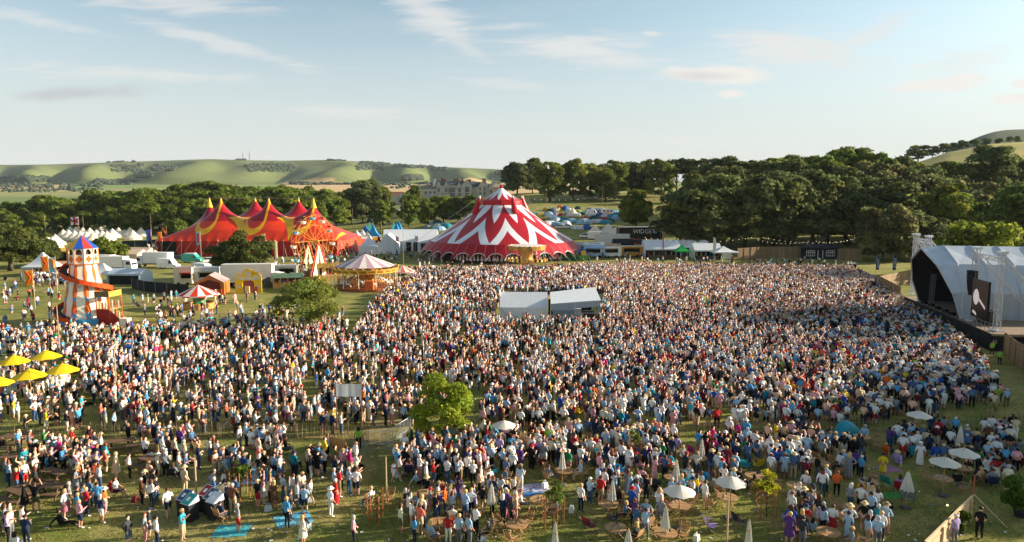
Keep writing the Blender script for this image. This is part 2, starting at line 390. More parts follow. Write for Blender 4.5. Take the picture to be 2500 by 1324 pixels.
    c3_ = mix(1.0, c2_, mix(rng_(noise(0.012, 5), 0.35, 0.65, 0, 1), (0.86, 0.88, 0.85, 1), (1.1, 1.08, 1.05, 1)), 'MULTIPLY')
    c4_ = mix(1.0, c3_, mix(rng_(noise(14, 3, 0.7), 0.35, 0.65, 0, 1), (0.75, 0.78, 0.7, 1), (1.2, 1.2, 1.2, 1)), 'MULTIPLY')
    l.new(mix(fade, c3_, c4_), b.inputs['Base Color'])
    bp = n.new('ShaderNodeBump'); bp.inputs['Strength'].default_value = 0.6; bp.inputs['Distance'].default_value = 0.12
    l.new(noise(5, 6, 0.7), bp.inputs['Height']); l.new(bp.outputs[0], b.inputs['Normal'])
    me.materials.append(m)
    tag(obj('ground', me), kind='structure')
build_ground()

def grass_tufts():
    g = np.random.default_rng(12); n = 90000; y = 33+33*g.random(n)**1.3; x = (g.random(n)*2-1)*(y*.78+2)
    dense = np.sin(x*1.7+np.sin(y*1.3)*2)*np.sin(y*2.1+np.cos(x*.9)*2)+g.normal(0, .6, n); k = dense > -.35; x, y = x[k], y[k]; n = len(x)
    h = g.uniform(.05, .15, n); a = g.uniform(0, 6.28, n); w_ = g.uniform(.015, .035, n); lx, ly = g.normal(0, .05, n), g.normal(0, .05, n)
    V = np.zeros((n, 3, 3)); V[:, 0] = np.stack([x-np.cos(a)*w_, y-np.sin(a)*w_, np.zeros(n)], 1); V[:, 1] = np.stack([x+np.cos(a)*w_, y+np.sin(a)*w_, np.zeros(n)], 1); V[:, 2] = np.stack([x+lx, y+ly, h], 1)
    me = bpy.data.meshes.new('grass'); me.vertices.add(n*3); me.vertices.foreach_set('co', V.astype(np.float32).ravel()); me.loops.add(n*3); me.loops.foreach_set('vertex_index', np.arange(n*3, dtype=np.int32)); me.polygons.add(n); me.polygons.foreach_set('loop_start', np.arange(0, n*3, 3, dtype=np.int32)); me.update(calc_edges=True)
    base = np.array([.17, .18, .045])*g.uniform(.6, 1.3, (n, 1)); dry = g.random(n) < .3; base[dry] = np.array([.33, .26, .11])*g.uniform(.7, 1.2, (dry.sum(), 1))
    ca = me.color_attributes.new('tint', 'FLOAT_COLOR', 'POINT'); ca.data.foreach_set('color', np.repeat(np.hstack([base, np.ones((n, 1))]), 3, 0).astype(np.float32).ravel())
    me.materials.append(attr_mat('grass_blades', 'tint', .7, .15, trans=.35)); tag(obj('grass', me), 'tufts of grass on the near lawn', 'grass', kind='stuff')
grass_tufts()

def litter():
    g = random.Random(31); mb = MB()
    for _ in range(520):
        y = 34+70*g.random()**1.6; x = g.uniform(-1, 1)*(y*.76); mb.mat(g.choice([0, 0, 0, 1, 2])); k = g.random()
        if k < .6: mb.box((x, y, .03), (g.uniform(.08, .2), g.uniform(.06, .16), .03), g.uniform(0, 3))
        else: mb.bar((x, y, .04), (x+g.uniform(-.1, .1), y+g.uniform(-.1, .1), .05), .035, n=6)
    tag(mb.build('litter', [M('#dedcd6', .6), M('#c9b28a', .7), M('#5f86a8', .6)]), 'paper cups and scraps dropped on the grass', 'litter', kind='stuff')
litter()
# ------------------------------------------------------------------ trees
LEAF = attr_mat('leaves', 'tint', rough=0.65, spec=0.06, trans=0.48)
BARK = mat('bark', (0.10, 0.075, 0.05), 0.95, 0.35, 4.0, bump=0.5)
def quads_mesh(name, C, U, W, col, m):
    """diamond leaf faces: centre C, half axes U (long) and W (wide), colour col"""
    n = len(C); V = np.empty((n, 4, 3)); V[:, 0] = C-U; V[:, 1] = C+W; V[:, 2] = C+U; V[:, 3] = C-W
    me = bpy.data.meshes.new(name); me.vertices.add(n*4); me.vertices.foreach_set('co', V.astype(np.float32).ravel())
    me.loops.add(n*4); me.loops.foreach_set('vertex_index', np.arange(n*4, dtype=np.int32))
    me.polygons.add(n); me.polygons.foreach_set('loop_start', np.arange(0, n*4, 4, dtype=np.int32))
    me.materials.append(m); me.update(calc_edges=True)
    ca = me.color_attributes.new('tint', 'FLOAT_COLOR', 'FACE' if False else 'POINT')
    ca.data.foreach_set('color', np.repeat(np.hstack([col, np.ones((n, 1))]), 4, 0).astype(np.float32).ravel())
    return me
def crown(name, seed, rx, rz, z0, leaf, nleaf, base, nblob=40, shape='round', gap=0.0, br=0.30, drop=0.25, low=False):
    """crown of leaf faces over uneven clumps; returns mesh and clump centres"""
    g = np.random.default_rng(seed); B = []; RR = []
    for i in range(nblob):
        d = g.normal(size=3); d /= np.linalg.norm(d)
        d[2] = g.uniform(-0.98, 0.98); q = math.sqrt(1-d[2]**2)/max(np.hypot(d[0], d[1]), 1e-6); d[0] *= q; d[1] *= q
        h = d[2]
        if low and h < 0: d[0] *= min(1.3, 1/max(q*0+math.sqrt(1-h*h), 0.45))*0.95; d[1] *= min(1.3, 1/max(math.sqrt(1-h*h), 0.45))*0.95
        k = g.uniform(0.62, 0.92) if i > nblob*0.25 else g.uniform(0.1, 0.6)
        wx = 1.0
        if shape == 'cone': wx = 1.05-0.55*max(h, 0); 
        if shape == 'flat': wx = 1.0+0.25*(1-abs(h))
        p = np.array([d[0]*rx*k*wx, d[1]*rx*k*wx, z0+rz+h*rz*k])
        B.append(p); RR.append(rx*g.uniform(br*0.7, br*1.35)*(0.75 if shape == 'cone' and h > .5 else 1))
    B = np.array(B); RR = np.array(RR); bt = g.uniform(0.60, 1.35, nblob); hue = g.uniform(-1, 1, nblob)
    w_ = RR**2; idx = g.choice(nblob, nleaf, p=w_/w_.sum())
    d = g.normal(size=(nleaf, 3)); d /= np.linalg.norm(d, axis=1)[:, None]; d[:, 2] = np.where(d[:, 2] < -0.3, -d[:, 2], d[:, 2])
    rr = RR[idx]*(1-drop*g.random(nleaf)**1.5)*(1+0.13*np.sin(d[:, 0]*9+idx)*np.sin(d[:, 1]*8))
    rr = np.where(g.random(nleaf) < .08, rr*g.uniform(1.05, 1.38, nleaf), rr)
    C = B[idx]+d*rr[:, None]*np.array([1, 1, 0.85])
    if gap: keep = g.random(nleaf) > gap; C, d, idx = C[keep], d[keep], idx[keep]
    n = len(C)
    nr = d+g.normal(size=(n, 3))*0.55; nr /= np.linalg.norm(nr, axis=1)[:, None]
    t = np.cross(nr, g.normal(size=(n, 3))); t /= np.linalg.norm(t, axis=1)[:, None]; b = np.cross(nr, t)
    s = leaf*g.uniform(0.55, 1.25, n)[:, None]
    col = np.array(base)[None]*(bt[idx]*g.uniform(0.5, 1.5, n))[:, None]
    col = col*(1+np.stack([0.13*hue[idx], 0.03*hue[idx], -0.1*hue[idx]], 1))
    return quads_mesh(name, C, t*s, b*s*0.62, np.clip(col, 0.005, 1), LEAF), B
def trunk_mesh(seed, h, r, B, n=6, lean=0.0, bare=0.45):
    g = random.Random(seed); mb = MB(); mb.smooth = True
    top = Vector((lean, 0.3*lean, h))
    pts = [Vector((0, 0, -0.3)), Vector((0.02*h*g.uniform(-1, 1), 0.01, h*0.25)), Vector((lean*0.5, 0.02*h*g.uniform(-1, 1), h*0.6)), top]
    mb.tube(pts, [r*1.35, r, r*0.7, r*0.25], 8)
    o = sorted(range(len(B)), key=lambda i: g.random())[:n]
    for i in o:
        z = h*g.uniform(bare*0.75, 0.9); p0 = Vector((lean*z/h*0.6, 0, z)); p1 = Vector(B[i]); mid = p0.lerp(p1, 0.5)+Vector((0, 0, -0.06*h*g.random()))
        mb.tube([p0, mid, p1], [r*0.42, r*0.28, r*0.08], 5)
    return mb.mesh('trunk', BARK)
KINDS = {}
GREEN = (0.150, 0.198, 0.032); DARK = (0.128, 0.150, 0.046); FRESH = (0.095, 0.135, 0.022); LIME = (0.19, 0.24, 0.03); OLIVE = (0.165, 0.165, 0.062)
def kind(k, seed, **a):
    th = a.pop('trunk_h', None); tr = a.pop('trunk_r', 0.4); nl = a.pop('limbs', 6); bare = a.pop('bare', .45)
    cm, B = crown('crown', seed, **a)
    th = th or a['z0']+a['rz']*1.1
    KINDS[k] = (cm, trunk_mesh(seed, th, tr, B, nl, bare=bare), a['z0']+2*a['rz'])
for i in range(3):
    kind('wood%d' % i, 20+i, rx=6.4, rz=8.8, z0=0.9, leaf=0.60, nleaf=8500, base=GREEN, nblob=56, br=0.30, low=True)
    kind('dark%d' % i, 30+i, rx=8.2, rz=9.8, z0=0.6, leaf=0.52, nleaf=15000, base=DARK, nblob=84, br=0.24, low=True)
    kind('lime%d' % i, 40+i, rx=7.8, rz=12.2, z0=0.6, leaf=0.60, nleaf=12000, base=(0.180, 0.205, 0.034), nblob=66, br=0.26, limbs=8, low=True)
kind('olive0', 50, rx=8.0, rz=9.2, z0=0.5, leaf=0.5, nleaf=15000, base=OLIVE, nblob=84, br=0.24, low=True)
kind('open0', 52, rx=7.0, rz=5.2, z0=9.5, leaf=0.6, nleaf=3800, base=(0.09, 0.108, 0.03), nblob=26, br=0.26, shape='flat', limbs=12, trunk_h=17)
kind('egg', 55, rx=5.4, rz=7.6, z0=0.2, leaf=0.40, nleaf=16000, base=(0.170, 0.195, 0.028), nblob=90, shape='cone', br=0.25, low=True)
kind('maple', 57, rx=5.4, rz=5.3, z0=1.0, low=True, leaf=0.30, nleaf=17000, base=(0.108, 0.125, 0.032), nblob=52, br=0.27, shape='flat', limbs=9)
kind('lawn', 58, rx=4.8, rz=3.1, z0=0.7, low=True, leaf=0.17, nleaf=12000, base=(0.190, 0.220, 0.044), nblob=46, br=0.24, shape='flat', gap=0.1, limbs=10, trunk_r=0.2)
kind('near', 60, rx=2.6, rz=2.9, z0=0.5, low=True, leaf=0.125, nleaf=12500, base=(0.27, 0.32, 0.03), nblob=48, br=0.27, gap=0.05, limbs=12, trunk_r=0.11)
kind('bright', 62, rx=4.6, rz=3.6, z0=0.4, low=True, leaf=0.34, nleaf=7000, base=(0.20, 0.235, 0.028), nblob=36, br=0.28)
kind('hawthorn', 64, rx=3.6, rz=2.9, z0=0.2, low=True, leaf=0.34, nleaf=4500, base=GREEN, nblob=26, br=0.3, trunk_r=0.2)
TREE_OBJS = {}
def tree(name, label, k, p, s=1.0, rz=None, group=None, sz=None, h=None):
    cm, tm, H = KINDS[k]
    if h: s_z = h/H; sxy = s_z*s if s != 1.0 else s_z
    else: sxy, s_z = s, (sz or s)
    o = thing(name, label, 'tree', p, random.uniform(0, 2*PI) if rz is None else rz, group, (sxy, sxy, s_z))
    obj('trunk', tm, o); obj('crown', cm, o); return o
def px_tree(name, label, k, px, base, top, wide=1.0, Y=None, group=None):
    """tree from its foot and top in the photo"""
    p = gx(px, Y) if Y else gp(px, base)
    t = at(px, top, p.y); return tree(name, label, k, p, wide, None, group, h=t.z-p.z)
# single trees
px_tree('sycamore_tree', 'big dark round-crowned tree behind the white trailer and yellow arch', 'maple', 592, 0, 566, 1.16, Y=146)
px_tree('lawn_tree', 'spreading light green tree with open crown beside the carousel', 'lawn', 757, 0, 688, 1.02, Y=91)
px_tree('young_tree', 'bright yellow-green tree standing in the crowd at the paling fence gate', 'near', 1082, 0, 920, 1.12, Y=48)
px_tree('round_tree', 'small round sunlit tree behind the helter skelter', 'hawthorn', 268, 0, 582, 1.15, Y=180)
px_tree('lime_tree', 'large egg-shaped sunlit tree standing alone among the camping tents', 'egg', 1551, 0, 455, 1.12, Y=262)
px_tree('bush_tree', 'small round tree beside the left end of the red marquee', 'hawthorn', 443, 0, 538, 1.0, Y=245)
px_tree('bright_tree', 'vivid yellow-green bush tree rising behind the stage roof', 'bright', 2388, 0, 540, 1.25, Y=150)
for i, (px, base, top, wd) in enumerate(((-60, 664, 540, 1.5), (25, 662, 548, 1.35), (80, 655, 565, 1.2), (112, 650, 585, 1.0))):
    px_tree('spreading_tree', 'dark spreading tree at the left edge, %s from the edge of the picture' % ordinal(i), 'maple', px, base, top, wd, group='dark trees at the left edge')
for i, (px, base, top, k) in enumerate(((930, 562, 487, 'wood1'), (998, 556, 474, 'wood0'), (1046, 556, 486, 'wood2'), (1030, 545, 474, 'lime0'), (1083, 548, 474, 'wood1'), (1118, 543, 480, 'dark0'), (1152, 540, 476, 'wood0'), (1183, 535, 485, 'dark1'))):
    px_tree('park_tree', 'park tree in front of the mansion, %s from the left of that clump' % ordinal(i), k, px, base, top, 0.95 if i < 3 else 1.2, group='trees in front of the mansion')
# the wood along the left
def row(pxs, Y, top, ks, name, label, group, jit=6, wide=1.15, tj=8):
    out = []
    for i, px in enumerate(pxs):
        y = Y+random.uniform(-jit, jit) if not callable(Y) else Y(px)+random.uniform(-jit, jit)
        tp = (top(px) if callable(top) else top)+random.uniform(-tj, tj)
        k = random.choice(ks); out.append(px_tree(name, 'x', k, px+random.uniform(-8, 8), 0, tp, wide*random.uniform(0.9, 1.15), Y=y, group=group))
    order_labels(out, label); return out
W3 = ['wood0', 'wood1', 'wood2']; D3 = ['dark0', 'dark1', 'dark2', 'olive0']; L3 = ['lime0', 'lime1', 'lime2']
topl = lambda px: np.interp(px, [-60, 60, 130, 230, 330, 430, 520, 600, 690, 760, 820], [500, 490, 478, 468, 455, 452, 442, 448, 440, 455, 462])
row(np.arange(-60, 840, 44), 372, lambda p: topl(p)+2, W3+L3, 'woodland_tree', 'tree in the rear row of the dense left wood, %s from its left end', 'trees of the left wood', wide=1.35)
row(np.arange(-40, 830, 50), 345, lambda p: topl(p)+14, W3, 'woodland_tree', 'tree in the middle row of the dense left wood, %s from its left end', 'trees of the left wood', wide=1.3)
row(np.arange(-20, 780, 56), 318, lambda p: topl(p)+34, W3, 'woodland_tree', 'tree in the front row of the dense left wood, %s from its left end', 'trees of the left wood', wide=1.2, tj=12)
row([850, 880, 905, 925], 415, lambda p: {850: 462, 880: 448, 905: 437, 925: 445}[p], ['lime0', 'dark0'], 'parkland_tree', 'rounded tree in the clump left of the mansion, %s from its left', 'trees left of the mansion', tj=3, wide=1.1)
px_tree('parkland_tree', 'small tree touching the left end of the mansion roof', 'wood2', 1008, 0, 452, 1.0, Y=440)
# tall park limes on the slope behind the camp
tall = [(1262, 432, 395, 'dark1'), (1300, 440, 388, 'dark0'), (1342, 380, 382, 'lime0'), (1398, 386, 384, 'lime1'), (1440, 392, 392, 'lime2'), (1478, 384, 400, 'lime0'), (1500, 400, 388, 'lime1'), (1545, 415, 390, 'dark2'), (1575, 420, 384, 'lime2'), (1612, 388, 385, 'lime1'), (1650, 418, 388, 'open0'), (1676, 395, 382, 'open0'), (1694, 372, 405, 'lime0'), (1725, 415, 402, 'open0'), (1465, 425, 398, 'dark1'), (1535, 432, 396, 'dark0')]
to = [px_tree('park_lime', 'x', k, px, 0, tp, 1.12 if 'lime' in k else 1.2, Y=Y, group='tall trees on the slope behind the camp') for px, Y, tp, k in tall]
order_labels(to, 'tall rounded tree on the slope behind the camping tents, %s from the left')
# big dark wood on the right
topr = lambda px: np.interp(px, [1640, 1700, 1760, 1850, 1950, 2050, 2130, 2200, 2280, 2360, 2600], [500, 440, 418, 412, 416, 425, 415, 425, 445, 470, 480])
row(np.arange(1690, 1860, 42), lambda p: 208+(p-1690)*0.05, lambda p: topr(p)+6, D3, 'holm_oak', 'dark lumpy tree in the front row of the right wood, %s from its left', 'trees of the right wood', jit=4, wide=1.25)
row(np.arange(1885, 2160, 46), lambda p: 222, lambda p: topr(p)+2, D3, 'holm_oak', 'dark lumpy tree behind the timber cabin, %s from the left', 'trees of the right wood', jit=4, wide=1.25)
row([2150, 2200, 2262], lambda p: 186, lambda p: {2150: 492, 2200: 505, 2262: 520}[p], ['olive0', 'dark1'], 'holm_oak', 'grey-green bushy tree beside the stage tower, %s from the left', 'trees of the right wood', jit=3, wide=1.15, tj=4)
row(np.arange(2190, 2640, 50), lambda p: 232, lambda p: np.interp(p, [2190, 2300, 2400, 2600], [418, 430, 452, 440]), D3, 'holm_oak', 'dark tree behind the stage, %s from the left', 'trees of the right wood', jit=6, wide=1.3)
row(np.arange(1720, 2250, 52), lambda p: 262, lambda p: np.interp(p, [1720, 1800, 1900, 2000, 2100, 2250], [425, 398, 392, 385, 388, 395]), D3+['lime1'], 'holm_oak', 'tree in the second row of the right wood, %s from its left', 'trees of the right wood', jit=8, wide=1.2)
row([1755, 1820, 1880, 1935, 1990, 2050, 2072, 2130, 2190, 2230, 2290, 2340, 2410, 2480, 2550], lambda p: 300, lambda p: np.interp(p, [1755, 1850, 2000, 2070, 2150, 2230, 2290, 2340, 2410, 2440, 2480, 2550], [388, 390, 375, 360, 378, 384, 394, 400, 356, 395, 388, 382]), ['open0', 'dark0', 'lime0', 'lime2', 'wood0'], 'skyline_tree', 'open-branched tree on the skyline of the right wood, %s from its left', 'trees on the skyline of the right wood', jit=8, tj=5)
row([2300, 2360, 2425, 2490, 2540], lambda p: 205, lambda p: {2300: 445, 2360: 470, 2425: 495, 2490: 450, 2540: 470}[p], ['wood0', 'wood2', 'lime1'], 'broad_tree', 'greener tree above the stage roof, %s from the left', 'green trees above the stage', jit=3, tj=4)
row([2232, 2262, 2290, 2318, 2345, 2370, 2395, 2420, 2445, 2470, 2495, 2520], lambda p: 665, lambda p: np.interp(p, [2232, 2262, 2400, 2520], [352, 354, 337, 328]), W3, 'hedgerow_tree', 'dark tree in the row above the yellow hillside field, %s from the left', 'trees along the hillside field', jit=10, tj=2, wide=1.5)
# trees just outside the frame on the right (their shade lies over the corner)
for i, (x, y, hh) in enumerate(((62, 47, 15), (70, 58, 17), (66, 36, 13), (84, 66, 18))):
    tree('boundary_tree', 'tree on the boundary right of the stage fence, %s along' % ordinal(i), random.choice(W3), (x, y, 0), 1.2, group='trees on the right boundary', h=hh)
# leafy bushes bottom right
def shrub(label, px, base, top, s, seed):
    p = gp(px, base); o = thing('potted_shrub', label, 'shrub', p)
    H = at(px, top, p.y).z-p.z
    cm, B = crown('foliage', seed, rx=H*0.52*s, rz=H*0.44, z0=H*0.12, leaf=0.11, nleaf=2600, base=(0.09, 0.15, 0.02), nblob=22, br=0.3)
    obj('foliage', cm, o); mb = MB(); mb.smooth = True
    for k in range(5): mb.tube([(0, 0, 0), (0.12*math.cos(k*1.3), 0.12*math.sin(k*1.3), H*0.3), tuple(B[k])], [0.03, 0.025, 0.01], 5)
    mb.build('stem', BARK, o)
    MB().lathe([(0.01, 0), (0.26, 0), (0.34, 0.38), (0.30, 0.38), (0.28, 0.33), (0.01, 0.33)], 14).build('pot', M('#2b2b2d', 0.6), o)
shrub('glossy green leafy shrub in a dark pot at the right edge', 2490, 1262, 1165, 0.9, 71)
shrub('leafy shrub in a pot behind the slatted board fence', 2340, 1300, 1246, 0.8, 72)
# scrub and copses on the far downs
def scrub():
    g = np.random.default_rng(9); pts = []
    pat = [(-60, 120, 432, 446, 90), (0, 250, 452, 470, 110), (250, 330, 392, 397, 60), (270, 350, 402, 420, 60), (330, 370, 420, 436, 70), (370, 430, 405, 418, 80), (230, 330, 440, 452, 70), (575, 600, 389, 392, 30), (600, 720, 402, 420, 90), (610, 700, 400, 410, 60), (800, 900, 388, 393, 150), (880, 960, 396, 402, 80), (960, 1010, 402, 409, 70), (1000, 1060, 405, 411, 60), (870, 940, 402, 416, 60), (985, 1030, 430, 440, 120), (900, 1300, 448, 462, 90), (1050, 1090, 410, 418, 30), (1210, 1260, 418, 428, 40), (700, 1000, 448, 452, 50)]
    for x0, x1, y0, y1, n in pat:
        for _ in range(int(n*1.8)):
            p = gp(g.uniform(x0, x1), g.uniform(y0, y1), 3600)
            if p is not None and p.y > 900: pts.append(p)
    mb = MB()
    for p in pts:
        r = g.uniform(3, 6.5)*(0.8 if p.y < 1800 else 1.2); mb.ball((p.x, p.y, p.z+r*0.35), r, g.uniform(0.9, 1.7), g.uniform(0.9, 1.4), g.uniform(0.6, 0.9), 6, 4)
    tag(mb.build('hillside_scrub', mat('scrub', (0.045, 0.066, 0.036), 0.95, 0.4, 0.05)), 'dark scrub and copses scattered over the far downs', 'scrub', kind='stuff')
scrub()
# ------------------------------------------------------------------ helter skelter
CREAM = M('#efe6d2', 0.55, var=0.06); ORANGE = M('#e0661c', 0.5); SKYB = M('#3f9fd0', 0.5); RED = M('#b3231c', 0.5); DKRED = M('#7d1712', 0.6)
GOLD = M('#d8a23a', 0.4, spec=0.5); YELLOW = M('#f0bf24', 0.5); BLACK = M('#141416', 0.8); WHITE = M('#e9e8e4', 0.6, var=0.05); STEEL = M('#a9adb2', 0.35, metal=0.8)
BLUE = M('#1f58ae', 0.5); WOODL = M('#b98a55', 0.7, var=0.2, scale=6); GREYC = M('#8d9399', 0.7)
def face_frame(r0, z0, r1, z1, a0, a1):
    """four corners of one face of a tapered n-gon tower"""
    p = lambda r, a, z: Vector((r*math.cos(a), r*math.sin(a), z))
    return p(r0, a0, z0), p(r0, a1, z0), p(r1, a1, z1), p(r1, a0, z1)
def onface(q, u, v, off):
    a = q[0].lerp(q[1], u); b = q[3].lerp(q[2], u); n = (q[1]-q[0]).cross(q[3]-q[0]).normalized()
    return a.lerp(b, v)+n*off
def helter():
    p = gp(213, 786); t = thing('helter_skelter', 'tall white helter skelter with orange stripes and spiral slide', 'fairground ride', p, R(-18), scale=(.97, .97, .93))
    n = 10; r0, r1, z0, z1 = 3.15, 1.75, 0.9, 9.15
    MB().lathe([(3.55, 0), (3.55, 0.9), (0, 0.9)], 20).build('base', SKYB, t)
    for i in range(n):
        a0, a1 = 2*PI*i/n, 2*PI*(i+1)/n; q = face_frame(r0, z0, r1, z1, a0, a1)
        MB().add(q, [(0, 1, 2, 3)]).build('panel', CREAM, t)
        mb = MB()
        for side in (0, 1):                                  # wavy orange borders
            K = 14; L = []; Rr = []
            for k in range(K+1):
                v = k/K; wv = 0.19+0.06*math.cos(v*3*2*PI+PI)
                e, f = (0.0, wv) if side == 0 else (1-wv, 1.0)
                L.append(onface(q, e, v*0.985, 0.012)); Rr.append(onface(q, f, v*0.985, 0.012))
            for k in range(K): mb.add([L[k], Rr[k], Rr[k+1], L[k+1]], [(0, 1, 2, 3)])
        mb.build('orange_stripe', ORANGE, t)
        for v, s in ((0.07, 0.40), (0.36, 0.27), (0.66, 0.18)):
            a = a0; c = Vector((math.cos(a), math.sin(a), 0)); rr = r0+(r1-r0)*v; zc_ = z0+(z1-z0)*v
            e = Vector((-math.sin(a), math.cos(a), 0)); o = c*(rr+0.05)+Vector((0, 0, zc_)); up = Vector(((r1-r0)*c.x/(z1-z0), (r1-r0)*c.y/(z1-z0), 1))
            MB().poly([o-e*s-c*0.10, o-up*s*1.25, o, o+up*s*1.25]).poly([o, o-up*s*1.25, o+e*s-c*0.10, o+up*s*1.25]).build('blue_diamond', SKYB, t)
    # gallery
    rg, g0, g1 = 1.98, 9.05, 11.45
    MB().lathe([(1.2, g0-0.05), (rg+0.12, g0-0.05), (rg+0.12, g0+0.06), (0, g0+0.06)], n).build('gallery_floor', ORANGE, t)
    for i in range(n):
        a0, a1 = 2*PI*i/n, 2*PI*(i+1)/n; q = face_frame(rg, g0+0.06, rg, g1, a0, a1)
        f = lambda u, v, off=0.0: onface(q, u, v, off)
        arch = [(0.2, 0.58), (0.2, 0.78), (0.3, 0.88), (0.5, 0.95), (0.7, 0.88), (0.8, 0.78), (0.8, 0.58)]
        mb = MB(); pts = [f(0, 0), f(1, 0), f(1, 1), f(0, 1)]+[f(*a) for a in arch]
        mb.add(pts, [(0, 1, 10, 4), (1, 2, 9, 10), (0, 4, 5, 3), (3, 5, 6), (3, 6, 7), (3, 7, 2), (2, 7, 8), (2, 8, 9)])
        gal = mb.build('gallery_panel', CREAM, t)
        MB().poly([f(0.12, 0.30, .012), f(0.5, 0.05, .012), f(0.88, 0.30, .012), f(0.5, 0.55, .012)]).build('orange_diamond', ORANGE, gal)
        MB().bar(f(0, 0, .03), f(0, 1, .03), 0.05).build('post', ORANGE, t)
    MB().lathe([(rg-0.3, g0+0.1), (rg-0.3, g1), (0.1, g1)], n).build('inner_wall', M('#5e3b25', 0.8), t)
    cols = [M('#1d4fa8', .5), M('#e8401f', .5), M('#f2b430', .5), M('#1d4fa8', .5), M('#d3362a', .5)]
    for i in range(n):
        a0, a1 = 2*PI*i/n, 2*PI*(i+1)/n
        q = face_frame(2.12, 11.42, 0.06, 13.3, a0, a1); MB().poly([q[0], q[1], q[2], q[3]], 0.05).build('roof_panel', cols[i % 5], t)
    MB().ball((0, 0, 13.35), 0.12).build('finial', GOLD, t)
    # spiral slide
    K = 130; inn, outw, lip, under = [], [], [], []; slide = MB(); slide2 = MB()
    A0, A1 = R(125), R(642)
    for k in range(K+1):
        f = k/K; a = A0+(A1-A0)*f+R(18); z = 9.35-8.75*f; rt = r0+(r1-r0)*max(0, (z-0.9)/8.25)+0.06
        c = Vector((math.cos(a), math.sin(a), 0)); b = Vector((0, 0, z))
        inn.append(c*rt+b+Vector((0, 0, .25))); outw.append((c*(rt+0.1)+b, c*(rt+0.95)+b)); lip.append(c*(rt+1.02)+b+Vector((0, 0, 0.42)))
    for k in range(K):
        slide.add([outw[k][0], outw[k][1], outw[k+1][1], outw[k+1][0]], [(0, 1, 2, 3)])
        slide.add([inn[k], outw[k][0], outw[k+1][0], inn[k+1]], [(0, 1, 2, 3)])
        d = Vector((0, 0, -0.28)); o0, o1 = outw[k][1]*1.0, outw[k+1][1]*1.0
        slide2.add([o0+d, lip[k], lip[k+1], o1+d], [(0, 1, 2, 3)])
        slide2.add([o0, o0+d, o1+d, o1], [(0, 1, 2, 3)])
        if k % 6 == 0: slide2.bar(o0+d, lip[k]+Vector((0, 0, 0.03)), 0.05)
    sl = slide.build('slide', M('#2a2320', 0.45), t); slide2.build('slide_wall', M('#dc4c16', 0.5), sl)
    mb = MB()
    for k in range(4, K-6, 9): mb.bar(outw[k][1]+Vector((0, 0, -.25)), inn[k]*Vector((1, 1, 1))+Vector((0, 0, -1.3)), 0.035)
    mb.build('slide_bracket', ORANGE, t)
    # stair and entrance booth
    ex = thing('entrance_stair', None, None); ex.parent = t; ex.rotation_euler = (0, 0, R(18-8))
    MB().poly([(2.9, -1.6, 0), (7.6, -1.6, 0), (4.9, -1.6, 2.3), (2.9, -1.6, 2.3)], 0.06).build('stair_side', M('#a51e12', .5), ex)
    for k in range(8): MB().box((7.35-k*0.33, -0.9, 0.14+k*0.29), (0.36, 1.3, 0.06)).build('tread', WOODL, ex)
    MB().box((3.9, -0.3, 2.3), (2.2, 2.5, 0.1)).build('landing', WOODL, ex)
    for k in range(9):
        x = 3.0+k*0.5; z = 2.35 if x < 4.9 else 2.35-(x-4.9)*0.85
        MB().box((x, -1.62, z+0.5), (0.2, 0.05, 1.0)).build('baluster', CREAM if k % 2 else ORANGE, ex)
    for k in range(5): MB().box((3.0+k*0.5, 0.9, 2.85), (0.2, 0.05, 1.0)).build('baluster', CREAM if k % 2 else ORANGE, ex)
    for x, y in ((2.95, -1.6), (5.0, -1.6), (5.0, 0.9), (2.95, 0.9)): MB().bar((x, y, 0), (x, y, 4.7), 0.06).build('post', ORANGE, ex)
    MB().box((3.95, -1.66, 4.6), (2.3, 0.07, 0.85)).build('sign_board', M('#7d6a44', .6, var=.5, scale=5), ex)
    MB().box((5.05, -0.35, 4.6), (0.07, 2.6, 0.85)).build('sign_board', M('#e5a13f', .6, var=.5, scale=4), ex)
    MB().box((7.9, -2.2, 0.6), (1.2, 0.9, 1.2)).build('pay_desk', CREAM, ex)
helter()

